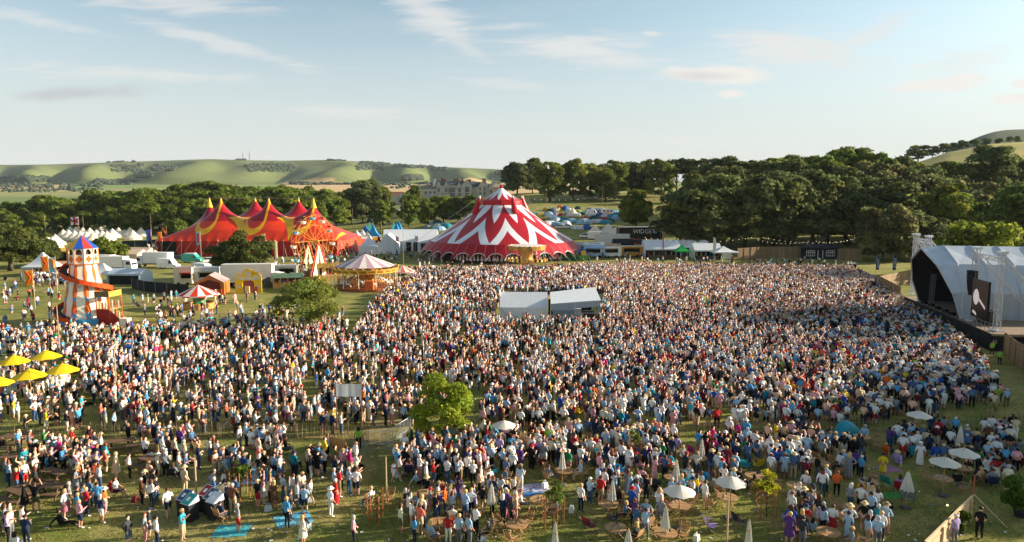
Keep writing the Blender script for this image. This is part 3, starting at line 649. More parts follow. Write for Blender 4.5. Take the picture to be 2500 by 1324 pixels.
# ------------------------------------------------------------------ red big top with six peaks
def red_marquee():
    c = gx(645, 217); t = thing('red_marquee', 'huge red circus marquee with six yellow-tipped peaks and yellow swooping bands', 'marquee', c)
    LX, LY, ZE, Zr = 29.5, 15.5, 4.6, 9.2
    def sx(px): return (px-645)/FPX*219
    lx = lambda px, dy: gx(px, 217+dy).x-c.x
    front = [(lx(545, -5), -5.0), (lx(661, -5), -5.0), (lx(769, -5), -5.0)]; back = [(lx(517, 6), 6.0), (lx(628, 6), 6.0), (lx(733, 6), 6.0)]
    poles = front+back; HP = 16.2
    nx, ny = 330, 170
    X, Y = np.meshgrid(np.linspace(-1, 1, nx), np.linspace(-1, 1, ny))
    # squircle footprint
    k = 4.0; m = (np.abs(X)**k+np.abs(Y)**k)**(1/k); mx = np.maximum(np.abs(X), np.abs(Y)); f = np.where(mx > 0, mx/np.maximum(m, 1e-6), 1)
    f = f*0.55+0.45
    x, y = X*f*LX, Y*f*LY
    e = np.clip(1-mx, 0, 1); z = ZE+(Zr-ZE)*np.minimum(1, e*1.9)**0.9
    top = np.zeros_like(z)
    for p in poles:
        r = np.hypot(x-p[0], (y-p[1])*1.0); top = np.maximum(top, (HP-Zr)*np.exp(-(r/3.9)**0.88)*1.12)
    edge = np.minimum(1, e*5)
    z = z+top*edge; z = np.minimum(z, HP+0.4)
    z -= 0.25*np.abs(np.sin(x*1.1))*np.exp(-e*16)
    # colours by place on the cloth
    red = np.array(hexc('#e03a16')); deep = np.array(hexc('#9c1420')); yel = np.array(hexc('#f2b21b'))
    col = np.tile(red, (ny, nx, 1)).astype(float)
    for i, p in enumerate(poles):
        r = np.hypot(x-p[0], y-p[1]); th = np.degrees(np.arctan2(y-p[1], x-p[0]))
        col[(r < 5.6) & (z > 10.2)] = deep*1.1
        if i < 3:
            dx = x-p[0]; fr = y < p[1]+1.0
            rho = np.hypot((dx+2.7)/3.0, (z-11.2)/4.0); wd = .07+.17*np.clip((11.2-z)/4, 0, 1); U = (np.abs(rho-1) < wd) & (z < 11.2) & (dx < .9) & fr
            stripe = (np.abs(dx-.22) < .34) & (z >= 10.8) & fr
            r2 = np.hypot(dx-3.6, (z-5.6)*.95); cres = (np.abs(r2-5.3) < .95*np.sin(PI*np.clip((np.degrees(np.arctan2(z-5.6, dx-3.6))+12)/105, 0, 1))) & (dx > 3.4) & (y < p[1]+3)
            col[U | stripe | cres] = yel
        else:
            b = np.abs(r-6.5) < 0.6; col[b & (th > -120) & (th < 60)] = yel*0.95
    V = np.stack([x, y, z], -1).reshape(-1, 3); i = np.arange((nx-1)*(ny-1)); r_ = i//(nx-1); c_ = i % (nx-1); b = r_*nx+c_
    F = np.stack([b, b+1, b+nx+1, b+nx], 1).astype(np.int32)
    me = bpy.data.meshes.new('canopy'); me.vertices.add(len(V)); me.vertices.foreach_set('co', V.astype(np.float32).ravel()); me.loops.add(F.size); me.loops.foreach_set('vertex_index', F.ravel())
    me.polygons.add(len(F)); me.polygons.foreach_set('loop_start', np.arange(0, F.size, 4, dtype=np.int32)); me.update(calc_edges=True); me.polygons.foreach_set('use_smooth', [True]*len(F))
    ca = me.color_attributes.new('tint', 'FLOAT_COLOR', 'POINT'); ca.data.foreach_set('color', np.concatenate([col, np.ones((ny, nx, 1))], -1).astype(np.float32).ravel())
    me.materials.append(attr_mat('pvc_canvas', 'tint', rough=0.33, spec=0.5, trans=0.12, noise=0.08, nscale=0.6)); obj('canopy', me, t)
    for p in poles:
        MB().lathe([(0.98, 14.1), (0.62, 15.2), (0.32, 16.4), (0.22, 17.0), (0.0, 17.0)], 14, (p[0], p[1], 0)).build('peak_cap', YELLOW, t)
        MB().bar((p[0], p[1], 0), (p[0], p[1], 17.5), 0.12, n=6).build('king_pole', STEEL, t)
    # walls: pleated cloth with openings
    th = np.linspace(0, 2*PI, 241)[:-1]; ring = []
    for a in th:
        ux, uy = math.cos(a), math.sin(a); q = max(abs(ux), abs(uy)); mm = (abs(ux/q)**k+abs(uy/q)**k)**(1/k); ff = 1/mm*0.55+0.45
        ring.append(Vector((ux/q*ff*(LX-0.25), uy/q*ff*(LY-0.25), 0)))
    isop = lambda j: (150 <= j < 156) or (174 <= j < 180) or (186 <= j < 190) or (200 <= j < 206)
    up = Vector((0, 0, ZE-0.02)); fringe = MB(); j0 = 0
    while j0 < 240:
        j1 = j0
        while j1 < 240 and isop(j1) == isop(j0): j1 += 1
        mb = MB(); f_ = .97 if isop(j0) else 1.0
        for j in range(j0, j1): a, b_ = ring[j]*(1+0.004*(j % 2))*f_, ring[(j+1) % 240]*(1+0.004*((j+1) % 2))*f_; mb.add([a, b_, b_+up, a+up], [(0, 1, 2, 3)])
        mb.build('opening' if isop(j0) else 'wall', BLACK if isop(j0) else M('#bd2418', 0.6, trans=0.15, var=.2), t); j0 = j1
    for j in list(range(206, 240))+list(range(30)):
        a, b_ = ring[j]*1.012, ring[(j+1) % 240]*1.012; fringe.add([a+Vector((0, 0, 1.6)), b_+Vector((0, 0, 1.6+0.4*(j % 3))), b_+up, a+up], [(0, 1, 2, 3)])
    fringe.build('fringe', M('#e04a22', 0.6, trans=0.2), t)
    for j in range(140, 240, 3):
        a = ring[j]; MB().bar(a*1.0+Vector((0, 0, ZE)), a+a.normalized()*3.2, 0.035, n=4).build('guy_rope', M('#d8c6b0', .8), t)
        if j % 6 == 2: MB().bar(a*1.03, a*1.01+Vector((0, 0, ZE+0.3)), 0.07, n=5).build('side_pole', M('#c9bfae', .6), t)
    for a, b_ in ((0, 1), (1, 2), (3, 4), (4, 5)):
        MB().tube([(poles[a][0], poles[a][1], 17.3), ((poles[a][0]+poles[b_][0])/2, poles[a][1], 16.95), (poles[b_][0], poles[b_][1], 17.3)], 0.03, 4).build('top_cable', STEEL, t)
red_marquee()

# ------------------------------------------------------------------ red and white chapiteau
def big_top():
    c = gx(1224, 200); t = thing('big_top', 'round red and white zigzag circus big top with scalloped skirt', 'circus tent', c, R(3))
    RE, ZE, RC, ZC = 20.8, 4.5, 5.7, 14.7; N_ = 96
    def zig(name, prof, nn, b):
        me = bpy.data.meshes.new(name); V = []; F = []; UV = []
        for i, (r, z, tt) in enumerate(prof):
            for j in range(nn+1): a = 2*PI*j/nn; V.append((r*math.cos(a), r*math.sin(a), z))
        for i in range(len(prof)-1):
            for j in range(nn):
                F.append((i*(nn+1)+j, i*(nn+1)+j+1, (i+1)*(nn+1)+j+1, (i+1)*(nn+1)+j))
                for jj, ii in ((j, i), (j+1, i), (j+1, i+1), (j, i+1)): UV.append((jj/nn*12, prof[ii][2]))
        me.from_pydata(V, [], F); uv = me.uv_layers.new(name='UVMap'); uv.data.foreach_set('uv', [q for p in UV for q in p]); me.polygons.foreach_set('use_smooth', [True]*len(F))
        m = bpy.data.materials.new(name+'_zigzag'); m.use_nodes = True; n = m.node_tree.nodes; l = m.node_tree.links; bs = n['Principled BSDF']; bs.inputs['Roughness'].default_value = 0.36; bs.inputs['Specular IOR Level'].default_value = 0.45
        u = n.new('ShaderNodeUVMap'); u.uv_map = 'UVMap'; s = n.new('ShaderNodeSeparateXYZ'); l.new(u.outputs[0], s.inputs[0])
        def mt(op, *v):
            q = n.new('ShaderNodeMath'); q.operation = op
            for i, k in enumerate(v):
                if isinstance(k, (int, float)): q.inputs[i].default_value = k
                else: l.new(k, q.inputs[i])
            return q.outputs[0]
        inv = mt('MULTIPLY', mt('ABSOLUTE', mt('SUBTRACT', mt('FRACT', s.outputs['X']), 0.5)), 2)      # 0 on a chevron's axis, 1 between
        mask = None
        for kind_, base, sl in b:
            edge = mt('SUBTRACT', base, mt('MULTIPLY', inv, sl)); st = mt('LESS_THAN', s.outputs['Y'], edge)
            mask = st if mask is None else (mt('MULTIPLY', mask, st) if kind_ == '*' else mt('ABSOLUTE', mt('SUBTRACT', mask, st)))
        mx = n.new('ShaderNodeMix'); mx.data_type = 'RGBA'; mx.inputs[6].default_value = (*hexc('#dfe0e2'), 1); mx.inputs[7].default_value = (*hexc('#a8101f'), 1); l.new(mask, mx.inputs[0])
        z = n.new('ShaderNodeTexNoise'); z.inputs['Scale'].default_value = 0.5; tcn = n.new('ShaderNodeTexCoord'); l.new(tcn.outputs['Object'], z.inputs[0])
        mr = n.new('ShaderNodeMapRange'); mr.inputs[3].default_value = 0.85; mr.inputs[4].default_value = 1.08; l.new(z.outputs[0], mr.inputs[0])
        m2 = n.new('ShaderNodeMix'); m2.data_type = 'RGBA'; m2.blend_type = 'MULTIPLY'; m2.inputs[0].default_value = 1; l.new(mx.outputs[2], m2.inputs[6]); l.new(mr.outputs[0], m2.inputs[7]); l.new(m2.outputs[2], bs.inputs['Base Color'])
        me.materials.append(m); o = obj(name, me, t); o.rotation_euler = (0, 0, R(-90-15+4)); return o
    prof = [(RE+(RC-RE)*k/10, ZE+(ZC-ZE)*(k/10)-0.35*math.sin(PI*k/10), k/10) for k in range(11)]
    zig('canopy', prof, N_, [('', 0.36, 0.62), ('^', 0.69, 0.66), ('^', 1.05, 0.5)])
    band = MB(); band.lathe([(RC+0.15, ZC-0.1), (RC+0.35, ZC+0.2), (RC+0.3, ZC+1.2), (RC, ZC+1.35)], 12); band.build('cupola_band', M('#b3121c', 0.4), t)
    zig('cupola', [(RC+0.1+(0.35-RC-0.1)*k/6, ZC+1.3+(19.6-ZC-1.3)*k/6-0.35*math.sin(PI*k/6), k/6) for k in range(7)], 48, [('', 0.72, 0.65)])
    MB().lathe([(0.5, 19.3), (0.55, 20.0), (0.3, 20.4), (0, 20.5)], 10).build('finial', M('#b3121c', .4), t)
    for k in range(4):
        a = R(45+90*k-20); d = Vector((math.cos(a), math.sin(a), 0)); p0 = d*8.6+Vector((0, 0, ZC-2.6)); p1 = d*7.0+Vector((0, 0, ZC+1.9))
        MB().tube([p0, p0.lerp(p1, .35), p1], [1.0, 0.85, 0.42], 10).build('pole_sleeve', M('#b3121c', 0.35), t)
        MB().bar(p1, p1+Vector((0, 0, 0.7)), 0.35, n=8).build('pole_head', M('#d5d5d5', .5), t)
        MB().bar(p1+Vector((0, 0, .4)), d*34, 0.04).build('guy_cable', STEEL, t)
    # skirt with scallops
    sk = MB(); edge = MB(); ns = 32; K = 8
    for i in range(ns):
        for k in range(K):
            def q(kk):
                a = 2*PI*(i+kk/K)/ns; h = 0.75+1.65*math.sqrt(max(0, 1-(2*kk/K-1)**2)); rr = RE+0.1+(ZE-h)*0.85
                c_ = Vector((math.cos(a), math.sin(a), 0)); return c_*(RE+0.05)+Vector((0, 0, ZE)), c_*rr+Vector((0, 0, h)), c_*(rr+0.06)+Vector((0, 0, h-0.17))
            a_, b_ = q(k), q(k+1)
            sk.add([a_[1], b_[1], b_[0], a_[0]], [(0, 1, 2, 3)]); edge.add([a_[2], b_[2], b_[1]*1.002, a_[1]*1.002], [(0, 1, 2, 3)])
    sk.build('skirt', M('#a5111f', 0.45, var=.15), t); edge.build('skirt_edging', M('#e6e4e2', .6), t)
    wl = MB()
    for j in range(64):
        a, b_ = 2*PI*j/64, 2*PI*(j+1)/64; rr = 20.2
        wl.mat(1 if (j % 16) in (5, 6, 7) else 0)
        wl.add([(rr*math.cos(a), rr*math.sin(a), 0), (rr*math.cos(b_), rr*math.sin(b_), 0), (rr*math.cos(b_), rr*math.sin(b_), ZE), (rr*math.cos(a), rr*math.sin(a), ZE)], [(0, 1, 2, 3)])
    wl.build('wall', [M('#7d1018', 0.6), BLACK], t)
    tri = MB()
    for j in range(120):
        a, b_ = 2*PI*j/120, 2*PI*(j+0.75)/120; mdl = (a+b_)/2
        if ((j*64//120) % 16) in (4, 5, 6, 7, 8): continue
        tri.add([(20.4*math.cos(a), 20.4*math.sin(a), 0.1), (20.4*math.cos(b_), 20.4*math.sin(b_), 0.1), (20.4*math.cos(mdl), 20.4*math.sin(mdl), 1.75)], [(0, 1, 2)])
    tri.build('white_triangle_border', M('#e6e4e2', .6), t)['kind'] = 'stuff'
    for j in range(26):
        a = R(180+j*7); c_ = Vector((math.cos(a), math.sin(a), 0)); MB().bar(c_*(RE+0.1)+Vector((0, 0, ZE)), c_*(RE+5.2), 0.03).build('guy_rope', M('#c8a0a0', .8), t)
big_top()

# ------------------------------------------------------------------ ferris wheel
def ferris():
    c = gp(768, 683); t = thing('ferris_wheel', 'orange fairground ferris wheel with small hanging gondolas', 'fairground ride', c, R(-6))
    yaw = R(68); zc_, rr = 8.3, 5.7; OR = M('#e0942c', 0.45); PL = M('#f4e6b8', .6, var=.3, scale=3)
    ax = Vector((math.sin(yaw), -math.cos(yaw), 0)); hz = Vector((math.cos(yaw), math.sin(yaw), 0)); U = Vector((0, 0, 1)); hub = Vector((0, 0, zc_))
    n = 12; MB().bar(hub-ax*1.5, hub+ax*1.5, 0.25, n=10).build('axle', OR, t)
    for s in (-0.65, 0.65):
        for k in range(n):
            a, b = 2*PI*k/n, 2*PI*(k+1)/n; P = lambda an, r: hub+ax*s+hz*math.cos(an)*r+U*math.sin(an)*r
            MB().bar(hub+ax*s, P(a, rr), 0.03).build('spoke', OR, t)
            m = MB()
            for r_ in (rr, rr*0.62): m.bar(P(a, r_), P(b, r_), 0.035)
            m.bar(P(a, rr*0.62), P(b, rr), 0.02); m.build('rim', OR, t)
    for k in range(n):
        a = 2*PI*(k+0.0)/n; P = hub+hz*math.cos(a)*rr+U*math.sin(a)*rr
        MB().bar(P-ax*0.65, P+ax*0.65, 0.05).build('gondola_axle', OR, t)
        g = MB().lathe([(0.1, -1.25), (0.5, -1.2), (0.68, -0.7), (0.62, -0.66), (0.45, -1.1), (0.1, -1.12)], 10, P).build('gondola', [M('#e9e5da', .5), M('#7fb9d0', .5)][k % 2] if True else None, t)
        m = MB()
        for q in range(4): m.bar(P, P+Vector((0.55*math.cos(q*PI/2), 0.55*math.sin(q*PI/2), -0.75)), 0.03)
        m.lathe([(0.75, -0.02), (0.0, 0.3)], 10, P); m.build('gondola_frame', BLACK if k % 3 else M('#c94a2a', .5), g)
    for s in (-1, 1):
        for q in (-1, 1): MB().bar(hub+ax*1.4*s, ax*1.6*s+hz*3.2*q, 0.16).build('support_leg', M('#c4421c', .5), t)
        MB().poly([hub+ax*1.55*s+Vector((0, 0, -0.8)), ax*1.72*s-hz*2.2+Vector((0, 0, 1.0)), ax*1.72*s-hz*0.6+Vector((0, 0, 1.0))], 0.06).build('painted_panel', PL, t)
        MB().poly([hub+ax*1.55*s+Vector((0, 0, -0.8)), ax*1.72*s+hz*0.6+Vector((0, 0, 1.0)), ax*1.72*s+hz*2.2+Vector((0, 0, 1.0))], 0.06).build('painted_panel', PL, t)
    MB().box((0, 0, 0.4), (6.4, 4.4, 0.8), yaw).build('platform', M('#d8a23a', .6, var=.4, scale=3), t)
    MB().box(hz*4.4+ax*1+Vector((0, 0, 1.1)), (1.2, 1.2, 2.2), yaw).build('pay_box', M('#f0d9a0', .6), t)
ferris()

# ------------------------------------------------------------------ carousel
def horse_mesh():
    m = MB(); m.smooth = True
    m.tube([(-0.42, 0, 0.0), (-0.15, 0, 0.04), (0.2, 0, 0.02), (0.42, 0, 0.1)], [0.13, 0.19, 0.18, 0.15], 8)
    m.tube([(0.38, 0, 0.1), (0.56, 0, 0.36), (0.6, 0, 0.52)], [0.14, 0.09, 0.07], 7); m.tube([(0.56, 0, 0.52), (0.72, 0, 0.46), (0.86, 0, 0.36)], [0.08, 0.07, 0.045], 6)
    m.tube([(-0.42, 0, 0.06), (-0.6, 0, 0.0), (-0.66, 0, -0.3)], [0.06, 0.05, 0.02], 5)
    for s in (-1, 1):
        m.tube([(0.34, 0.1*s, -0.05), (0.56, 0.1*s, -0.28), (0.44, 0.1*s, -0.5)], [0.07, 0.05, 0.035], 5)
        m.tube([(-0.36, 0.1*s, -0.02), (-0.5, 0.1*s, -0.3), (-0.66, 0.1*s, -0.52)], [0.09, 0.05, 0.035], 5)
    return m
def carousel():
    c = gx(893, 133); t = thing('carousel', 'gilded galloping-horse carousel with pale striped conical roof', 'carousel', c)
    Rr = 6.2; GP = M('#e2b44c', .4, var=.35, scale=4, spec=.5)
    MB().lathe([(0, 0.5), (Rr, 0.5), (Rr, 0.25), (Rr+0.3, 0.25), (Rr+0.3, 0)], 32).build('platform', M('#8a4a22', .6), t)
    for k in range(24):
        a, b = 2*PI*k/24, 2*PI*(k+1)/24; P = lambda r, an, z: Vector((r*math.cos(an), r*math.sin(an), z))
        MB().poly([P(5.7, a, 4.35), P(5.7, b, 4.35), P(0.15, b, 6.6), P(0.15, a, 6.6)], 0.03).build('roof_panel', M('#b898a8', .6, trans=.15) if k % 2 else M('#e9ddd0', .6, trans=.15), t)
        q = [P(Rr+.15, a, 3.25), P(Rr+.15, b, 3.25), P(Rr+.35, b, 4.0), P(Rr+.35, a, 4.0)]
        f = lambda u, v: onface(q, u, v, 0.0)
        ro = MB().poly([f(0, 0), f(1, 0), f(1, 1), f(.75, 1.05), f(.5, 1.45), f(.25, 1.05), f(0, 1)], 0.08).build('rounding_board', GP, t)
        MB().poly([onface(q, .12, .25, .02), onface(q, .88, .25, .02), onface(q, .88, .78, .02), onface(q, .12, .78, .02)]).build('painted_cartouche', M('#a8702c', .5, var=.5, scale=7), ro)
        MB().ball(onface(q, .5, 1.25, .03), 0.16, nu=6, nv=4).build('boss', M('#8b5a24', .4), ro)
        if k % 2 == 0: MB().bar(P(Rr-.05, a, .5), P(Rr-.05, a, 3.4), 0.07, n=6).build('column', M('#e8dcc0', .5), t)
    MB().lathe([(1.4, .5), (1.7, 1.0), (1.7, 2.6), (2.2, 3.2), (5.6, 3.3)], 16).build('centre_drum', M('#c98a3a', .45, var=.45, scale=3), t)
    hm = horse_mesh().mesh('horse', [M('#f0e2c4', .45)]); hm2 = horse_mesh().mesh('horse', [M('#d89a58', .45)]); hm3 = horse_mesh().mesh('horse', [M('#efe9df', .45)])
    for ring, n in ((5.3, 20), (4.2, 16), (3.1, 12)):
        for k in range(n):
            a = 2*PI*(k+0.3*ring)/n; z = 1.45+0.25*math.sin(k*2.1+ring)
            o = obj('horse', [hm, hm2, hm3][k % 3], t, (ring*math.cos(a), ring*math.sin(a), z), a-PI/2)
            MB().bar((0, 0, .6-z), (0, 0, 3.3-z), 0.03, n=5).build('twisted_pole', GOLD, o)
            sd_ = MB().box((0, 0, .19), (.3, .36, .06)).build('saddle', [M('#b3231c', .5), M('#2c6aa8', .5)][k % 2], o)
    MB().box((2.2, -6.9, 1.3), (1.5, 1.0, 1.7)).build('pay_box', M('#e0682a', .6, var=.3, scale=3), t)
carousel()

# ------------------------------------------------------------------ swing ride
def swing():
    c = gp(1286, 656); t = thing('swing_ride', 'gilded chair-swing carousel with flared drum in front of the big top', 'fairground ride', c)
    GP = M('#d9a748', .4, var=.3, scale=4, spec=.5)
    MB().lathe([(0, .45), (4.9, .4), (5.0, 0)], 32).build('platform', M('#b7858c', .6), t)
    MB().lathe([(1.5, .4), (1.6, 2.4), (1.3, 2.5), (1.25, 3.0), (2.2, 4.9), (2.6, 5.1)], 20).build('flared_drum', GP, t)
    for k in range(20):
        a = 2*PI*k/20; MB().bar((1.3*math.cos(a), 1.3*math.sin(a), 2.9), (2.35*math.cos(a), 2.35*math.sin(a), 5.1), 0.06).build('rib', M('#f0d080', .4), t)
    MB().lathe([(0, 6.0), (4.4, 5.75), (4.7, 5.55)], 32).build('roof', M('#cfc6bc', .7), t)
    for k in range(24):
        a, b = 2*PI*k/24, 2*PI*(k+1)/24; P = lambda r, an, z: Vector((r*math.cos(an), r*math.sin(an), z)); q = [P(4.55, a, 4.85), P(4.55, b, 4.85), P(4.75, b, 5.6), P(4.75, a, 5.6)]
        MB().poly([onface(q, 0, 0, 0), onface(q, .5, -.25, 0), onface(q, 1, 0, 0), onface(q, 1, 1, 0), onface(q, .5, 1.3, 0), onface(q, 0, 1, 0)], .06).build('rounding_board', GP if k % 2 else M('#b98a4e', .5, var=.4, scale=5), t)
        if k % 1 == 0:
            ch = MB().box(P(4.9, a, 2.0), (.5, .45, .08), a).box(P(5.12, a, 2.25), (.06, .45, .5), a).build('swing_chair', M('#e8b02c', .5) if k % 3 else M('#f1d27c', .5), t)
            m = MB()
            for s in (-.2, .2): m.bar(P(4.9, a, 2.0)+Vector((-math.sin(a)*s, math.cos(a)*s, 0)), P(4.4, a, 4.9), 0.015)
            m.build('chain', STEEL, ch)
    MB().box((1.2, -1.9, 1.3), (1.3, 1.0, 1.9)).build('pay_box', M('#d8b070', .5, var=.3, scale=4), t)
swing()
# ------------------------------------------------------------------ helpers for site structures
def truss(mb, p0, p1, w=0.5, step=0.9, r=0.045):
    p0, p1 = Vector(p0), Vector(p1); d = p1-p0; L = d.length; z = d.normalized(); x = z.cross(Vector((0, 0, 1)))
    if x.length < 0.1: x = Vector((1, 0, 0))
    x.normalize(); y = z.cross(x); cs = [(x*sx+y*sy)*w/2 for sx, sy in ((-1, -1), (1, -1), (1, 1), (-1, 1))]
    for c in cs: mb.bar(p0+c, p1+c, r)
    n = max(2, int(L/step))
    for k in range(n):
        a, b = p0+d*(k/n), p0+d*((k+1)/n)
        for i in range(4): mb.bar(a+cs[i if k % 2 else (i+1) % 4], b+cs[(i+1) % 4 if k % 2 else i], r*0.6)
        for i in range(4): mb.bar(a+cs[i], a+cs[(i+1) % 4], r*0.6)
    return mb
ALU = M('#c9ccd0', 0.35, metal=0.35, var=.1)
def text(parent, s, loc, rot, size, m, name='lettering', depth=0.004):
    cu = bpy.data.curves.new(name, 'FONT'); cu.body = s; cu.size = size; cu.align_x = 'CENTER'; cu.align_y = 'CENTER'; cu.extrude = depth; cu.resolution_u = 2
    tmp = bpy.data.objects.new('tmp', cu); COL.objects.link(tmp); bpy.context.view_layer.update()
    me = bpy.data.meshes.new_from_object(tmp.evaluated_get(bpy.context.evaluated_depsgraph_get())); bpy.data.objects.remove(tmp)
    me.materials.clear(); me.materials.append(m); o = obj(name, me, parent, loc); o.rotation_euler = rot; return o
# ------------------------------------------------------------------ stage
def stage():
    F1 = Vector((62.0, 102.9, 0)); d = Vector((-0.2216, -0.9751, 0)); n = Vector((-0.9751, 0.2216, 0)); C = F1+d*7.67
    t = thing('concert_stage', 'grey fabric-roofed outdoor concert stage with dark arched opening', 'stage', C)
    def P(s, k, z): return d*s+n*k+Vector((0, 0, z))            # along the front, out towards the crowd, up
    FAB = M('#b9c1c9', 0.55, var=.10, scale=.7, bump=.5); prof = [(-7.7, 2.0), (-7.7, 5.4), (-5.1, 8.9), (0, 11.0), (5.1, 8.9), (7.7, 5.4), (7.7, 2.0)]
    lean = [0.0, 1.1, 2.2, 2.7, 2.2, 1.1, 0.0]
    ribs = [[P(s, l, z*(0.97 if z > 2 else 1)) for (s, z), l in zip(prof, lean)]]+[[P(s, -0.1-3.3*k, z) for s, z in prof] for k in range(6)]
    for i in range(6):
        for j in range(6):
            a, b = ribs[i], ribs[i+1]; q = [a[j], b[j], b[j+1], a[j+1]]; mid = (q[0]+q[1]+q[2]+q[3])/4
            cen = (q[0]+q[1]+q[2]+q[3])/4+(Vector((0, 0, 5))-mid).normalized()*0.10
            mb = MB(); mb.smooth = False; mb.add(q+[cen], [(0, 1, 4), (1, 2, 4), (2, 3, 4), (3, 0, 4)]); mb.build('roof_panel', FAB, t)
    for i, r_ in enumerate(ribs):
        mb = MB()
        for j in range(6): mb.bar(r_[j], r_[j+1], 0.13, n=5)
        mb.build('roof_rib', M('#b9bec4', .5), t)
    # dark interior: back wall, black shade sheets under the roof, floor gear
    bk = ribs[-1]; MB().poly([p*1.0 for p in bk]).build('back_wall', BLACK, t)
    inner = MB()
    for i in range(0, 6):
        for j in range(6):
            a, b = ribs[i], ribs[i+1]; sh = Vector((0, 0, 4.5)); f_ = lambda p, k=.965: Vector((p.x*1.0, p.y*1.0, p.z))+((n*n.dot(p)+Vector((0, 0, 4)))-p).normalized()*.3
            inner.add([f_(a[j]), f_(b[j]), f_(b[j+1]), f_(a[j+1])], [(0, 1, 2, 3)])
    inner.build('added_shade_lining', BLACK, t)  # black sheets added inside the roof so the opening reads as deep shade
    for s in (-6.2, 6.2): truss(MB(), P(s, -1.2, 2), P(s*0.96, -1.2, 6.4), .45, .9).build('wing_truss', M('#6d7176', .4), t)
    truss(MB(), P(-5.2, -1.4, 7.6), P(5.2, -1.4, 7.6), .5, 1.0).build('lighting_truss', M('#55585c', .4), t)
    for k in range(9): MB().box(P(-4.6+k*1.15, -1.5, 7.0), (.3, .3, .45)).build('stage_light', BLACK, t)
    # deck and skirt
    MB().poly([P(-12.2, .6, 2), P(-12.2, -18, 2), P(18.0, -18, 2), P(18.0, .6, 2)], 0.25, (0, 0, 1)).build('deck', M('#8a7763', .7, var=.2), t)
    for k in range(11):
        s0, s1 = -12.2+k*30.2/11, -12.2+(k+1)*30.2/11-0.06
        MB().poly([P(s0, .66, 0), P(s1, .66, 0), P(s1, .66, 1.98), P(s0, .66, 1.98)], .06, n).build('skirt_panel', M('#17181a', .85), t)
    for k in range(6): MB().poly([P(18.05, .6-k*3.1, 0), P(18.05, .6-k*3.1-3.04, 0), P(18.05, .6-k*3.1-3.04, 1.75), P(18.05, .6-k*3.1, 1.75)], .06, d).build('skirt_panel', M('#17181a', .85), t)
    for k in range(6): MB().poly([P(-12.25, .6-k*3.1, 0), P(-12.25, .6-k*3.1-3.04, 0), P(-12.25, .6-k*3.1-3.04, 1.75), P(-12.25, .6-k*3.1, 1.75)], .06, -d).build('skirt_panel', M('#17181a', .85), t)
    # monitors, drum riser, amplifiers
    for k, s in enumerate((-5, -2.4, 0.2, 2.8, 5.2)): MB().box(P(s, 0.1, 2.2), (.5, .7, .4), R(12)).build('monitor_speaker', BLACK, t)
    MB().box(P(0, -6.5, 2.4), (3, 3.4, .8), R(12)).build('riser', M('#222326', .8), t)
    for k in range(5): MB().box(P(-5+k*2.6, -4.8, 2.75), (.7, .9, 1.4), R(12)).build('amplifier', M('#26221f', .8), t)
    for k in range(3): MB().box(P(9.6+k*1.1, -1.6, 2.9), (.9, .9, 1.7), R(12)).build('flight_case', M('#2b2d31', .6), t)
    for k in range(7):
        s = 11.4+k*1.08; MB().bar(P(s, .45, 2), P(s, .45, 3.05), .03).build('rail_post', STEEL, t)
    for z in (2.5, 3.05): MB().bar(P(11.4, .45, z), P(17.9, .45, z), .03).build('hand_rail', STEEL, t)
    # loudspeaker towers either side
    def tower(sA, sB, kk, z1, nm, lab, screen):
        o = thing('truss_tower', lab, 'truss tower', C)
        z0 = 2.0 if sA > 0 else 2.0
        for s in (sA, sB):
            truss(MB(), P(s, kk, z0), P(s, kk, z1), .55, .8).build('tower_leg', ALU, o)
            MB().box(P(s, kk, z1+.15), (.85, .85, .3), R(12)).build('tower_head', ALU, o); MB().box(P(s, kk, z0+.08), (1.1, 1.1, .16), R(12)).build('base_plate', ALU, o)
        truss(MB(), P(sA, kk, z1-.7), P(sB, kk, z1-.7), .5, .8).build('cross_truss', ALU, o)
        truss(MB(), P(sA, kk-.3, z1-.7), P(sA+(.9 if sA > 0 else -.9)*1, kk-7.5, 2.1), .4, .9).build('brace', ALU, o)
        truss(MB(), P(sB, kk-.3, z1-.7), P(sB, kk-7.5, 2.1), .4, .9).build('brace', ALU, o)
        return o
    tower(9.2, 16.0, -.7, 11.2, '', 'aluminium truss tower holding the video screen, right of the stage', True)
    tower(-15.2, -9.8, -1.5, 11.6, '', 'aluminium truss tower at the far left of the stage', False)
    for s, lab in ((9.9, 'curved black line-array loudspeaker hanging beside the video screen'), (-10.6, 'curved black line-array loudspeaker hanging in the far truss tower')):
        o = thing('line_array', lab, 'loudspeaker', C)
        for k in range(9): MB().box(P(s-0.03*k*k*0.1, -.1-0.006*k*k if s > 0 else -1.0, 8.4-k*.36), (.55, 1.15, .33), R(12)).build('speaker_box', BLACK, o)
        for q in (-.35, .35): MB().bar(P(s+q, -.2 if s > 0 else -1.0, 8.5), P(s+q, -.2 if s > 0 else -1.0, 10.6), .02).build('hoist_chain', STEEL, o)
    # video screen
    v = thing('video_screen', 'black video screen showing a white guitar shape beside the stage', 'screen', C)
    f = lambda s, z, off=0: P(s, .1+off, z)
    MB().poly([f(10.7, 3.0), f(15.1, 3.0), f(15.1, 7.7), f(10.7, 7.7)], .25, n).build('panel', M('#0b0c10', .3), v)
    pic = bpy.data.materials.new('screen_picture'); pic.use_nodes = True; b = pic.node_tree.nodes['Principled BSDF']; b.inputs['Base Color'].default_value = (.3, .3, .32, 1); b.inputs['Emission Color'].default_value = (.75, .62, .6, 1); b.inputs['Emission Strength'].default_value = .22
    el = [f(12.0+.75*math.cos(a)*(1+.12*math.cos(2*a)), 5.5+1.0*math.sin(a), .02) for a in [2*PI*k/18 for k in range(18)]]
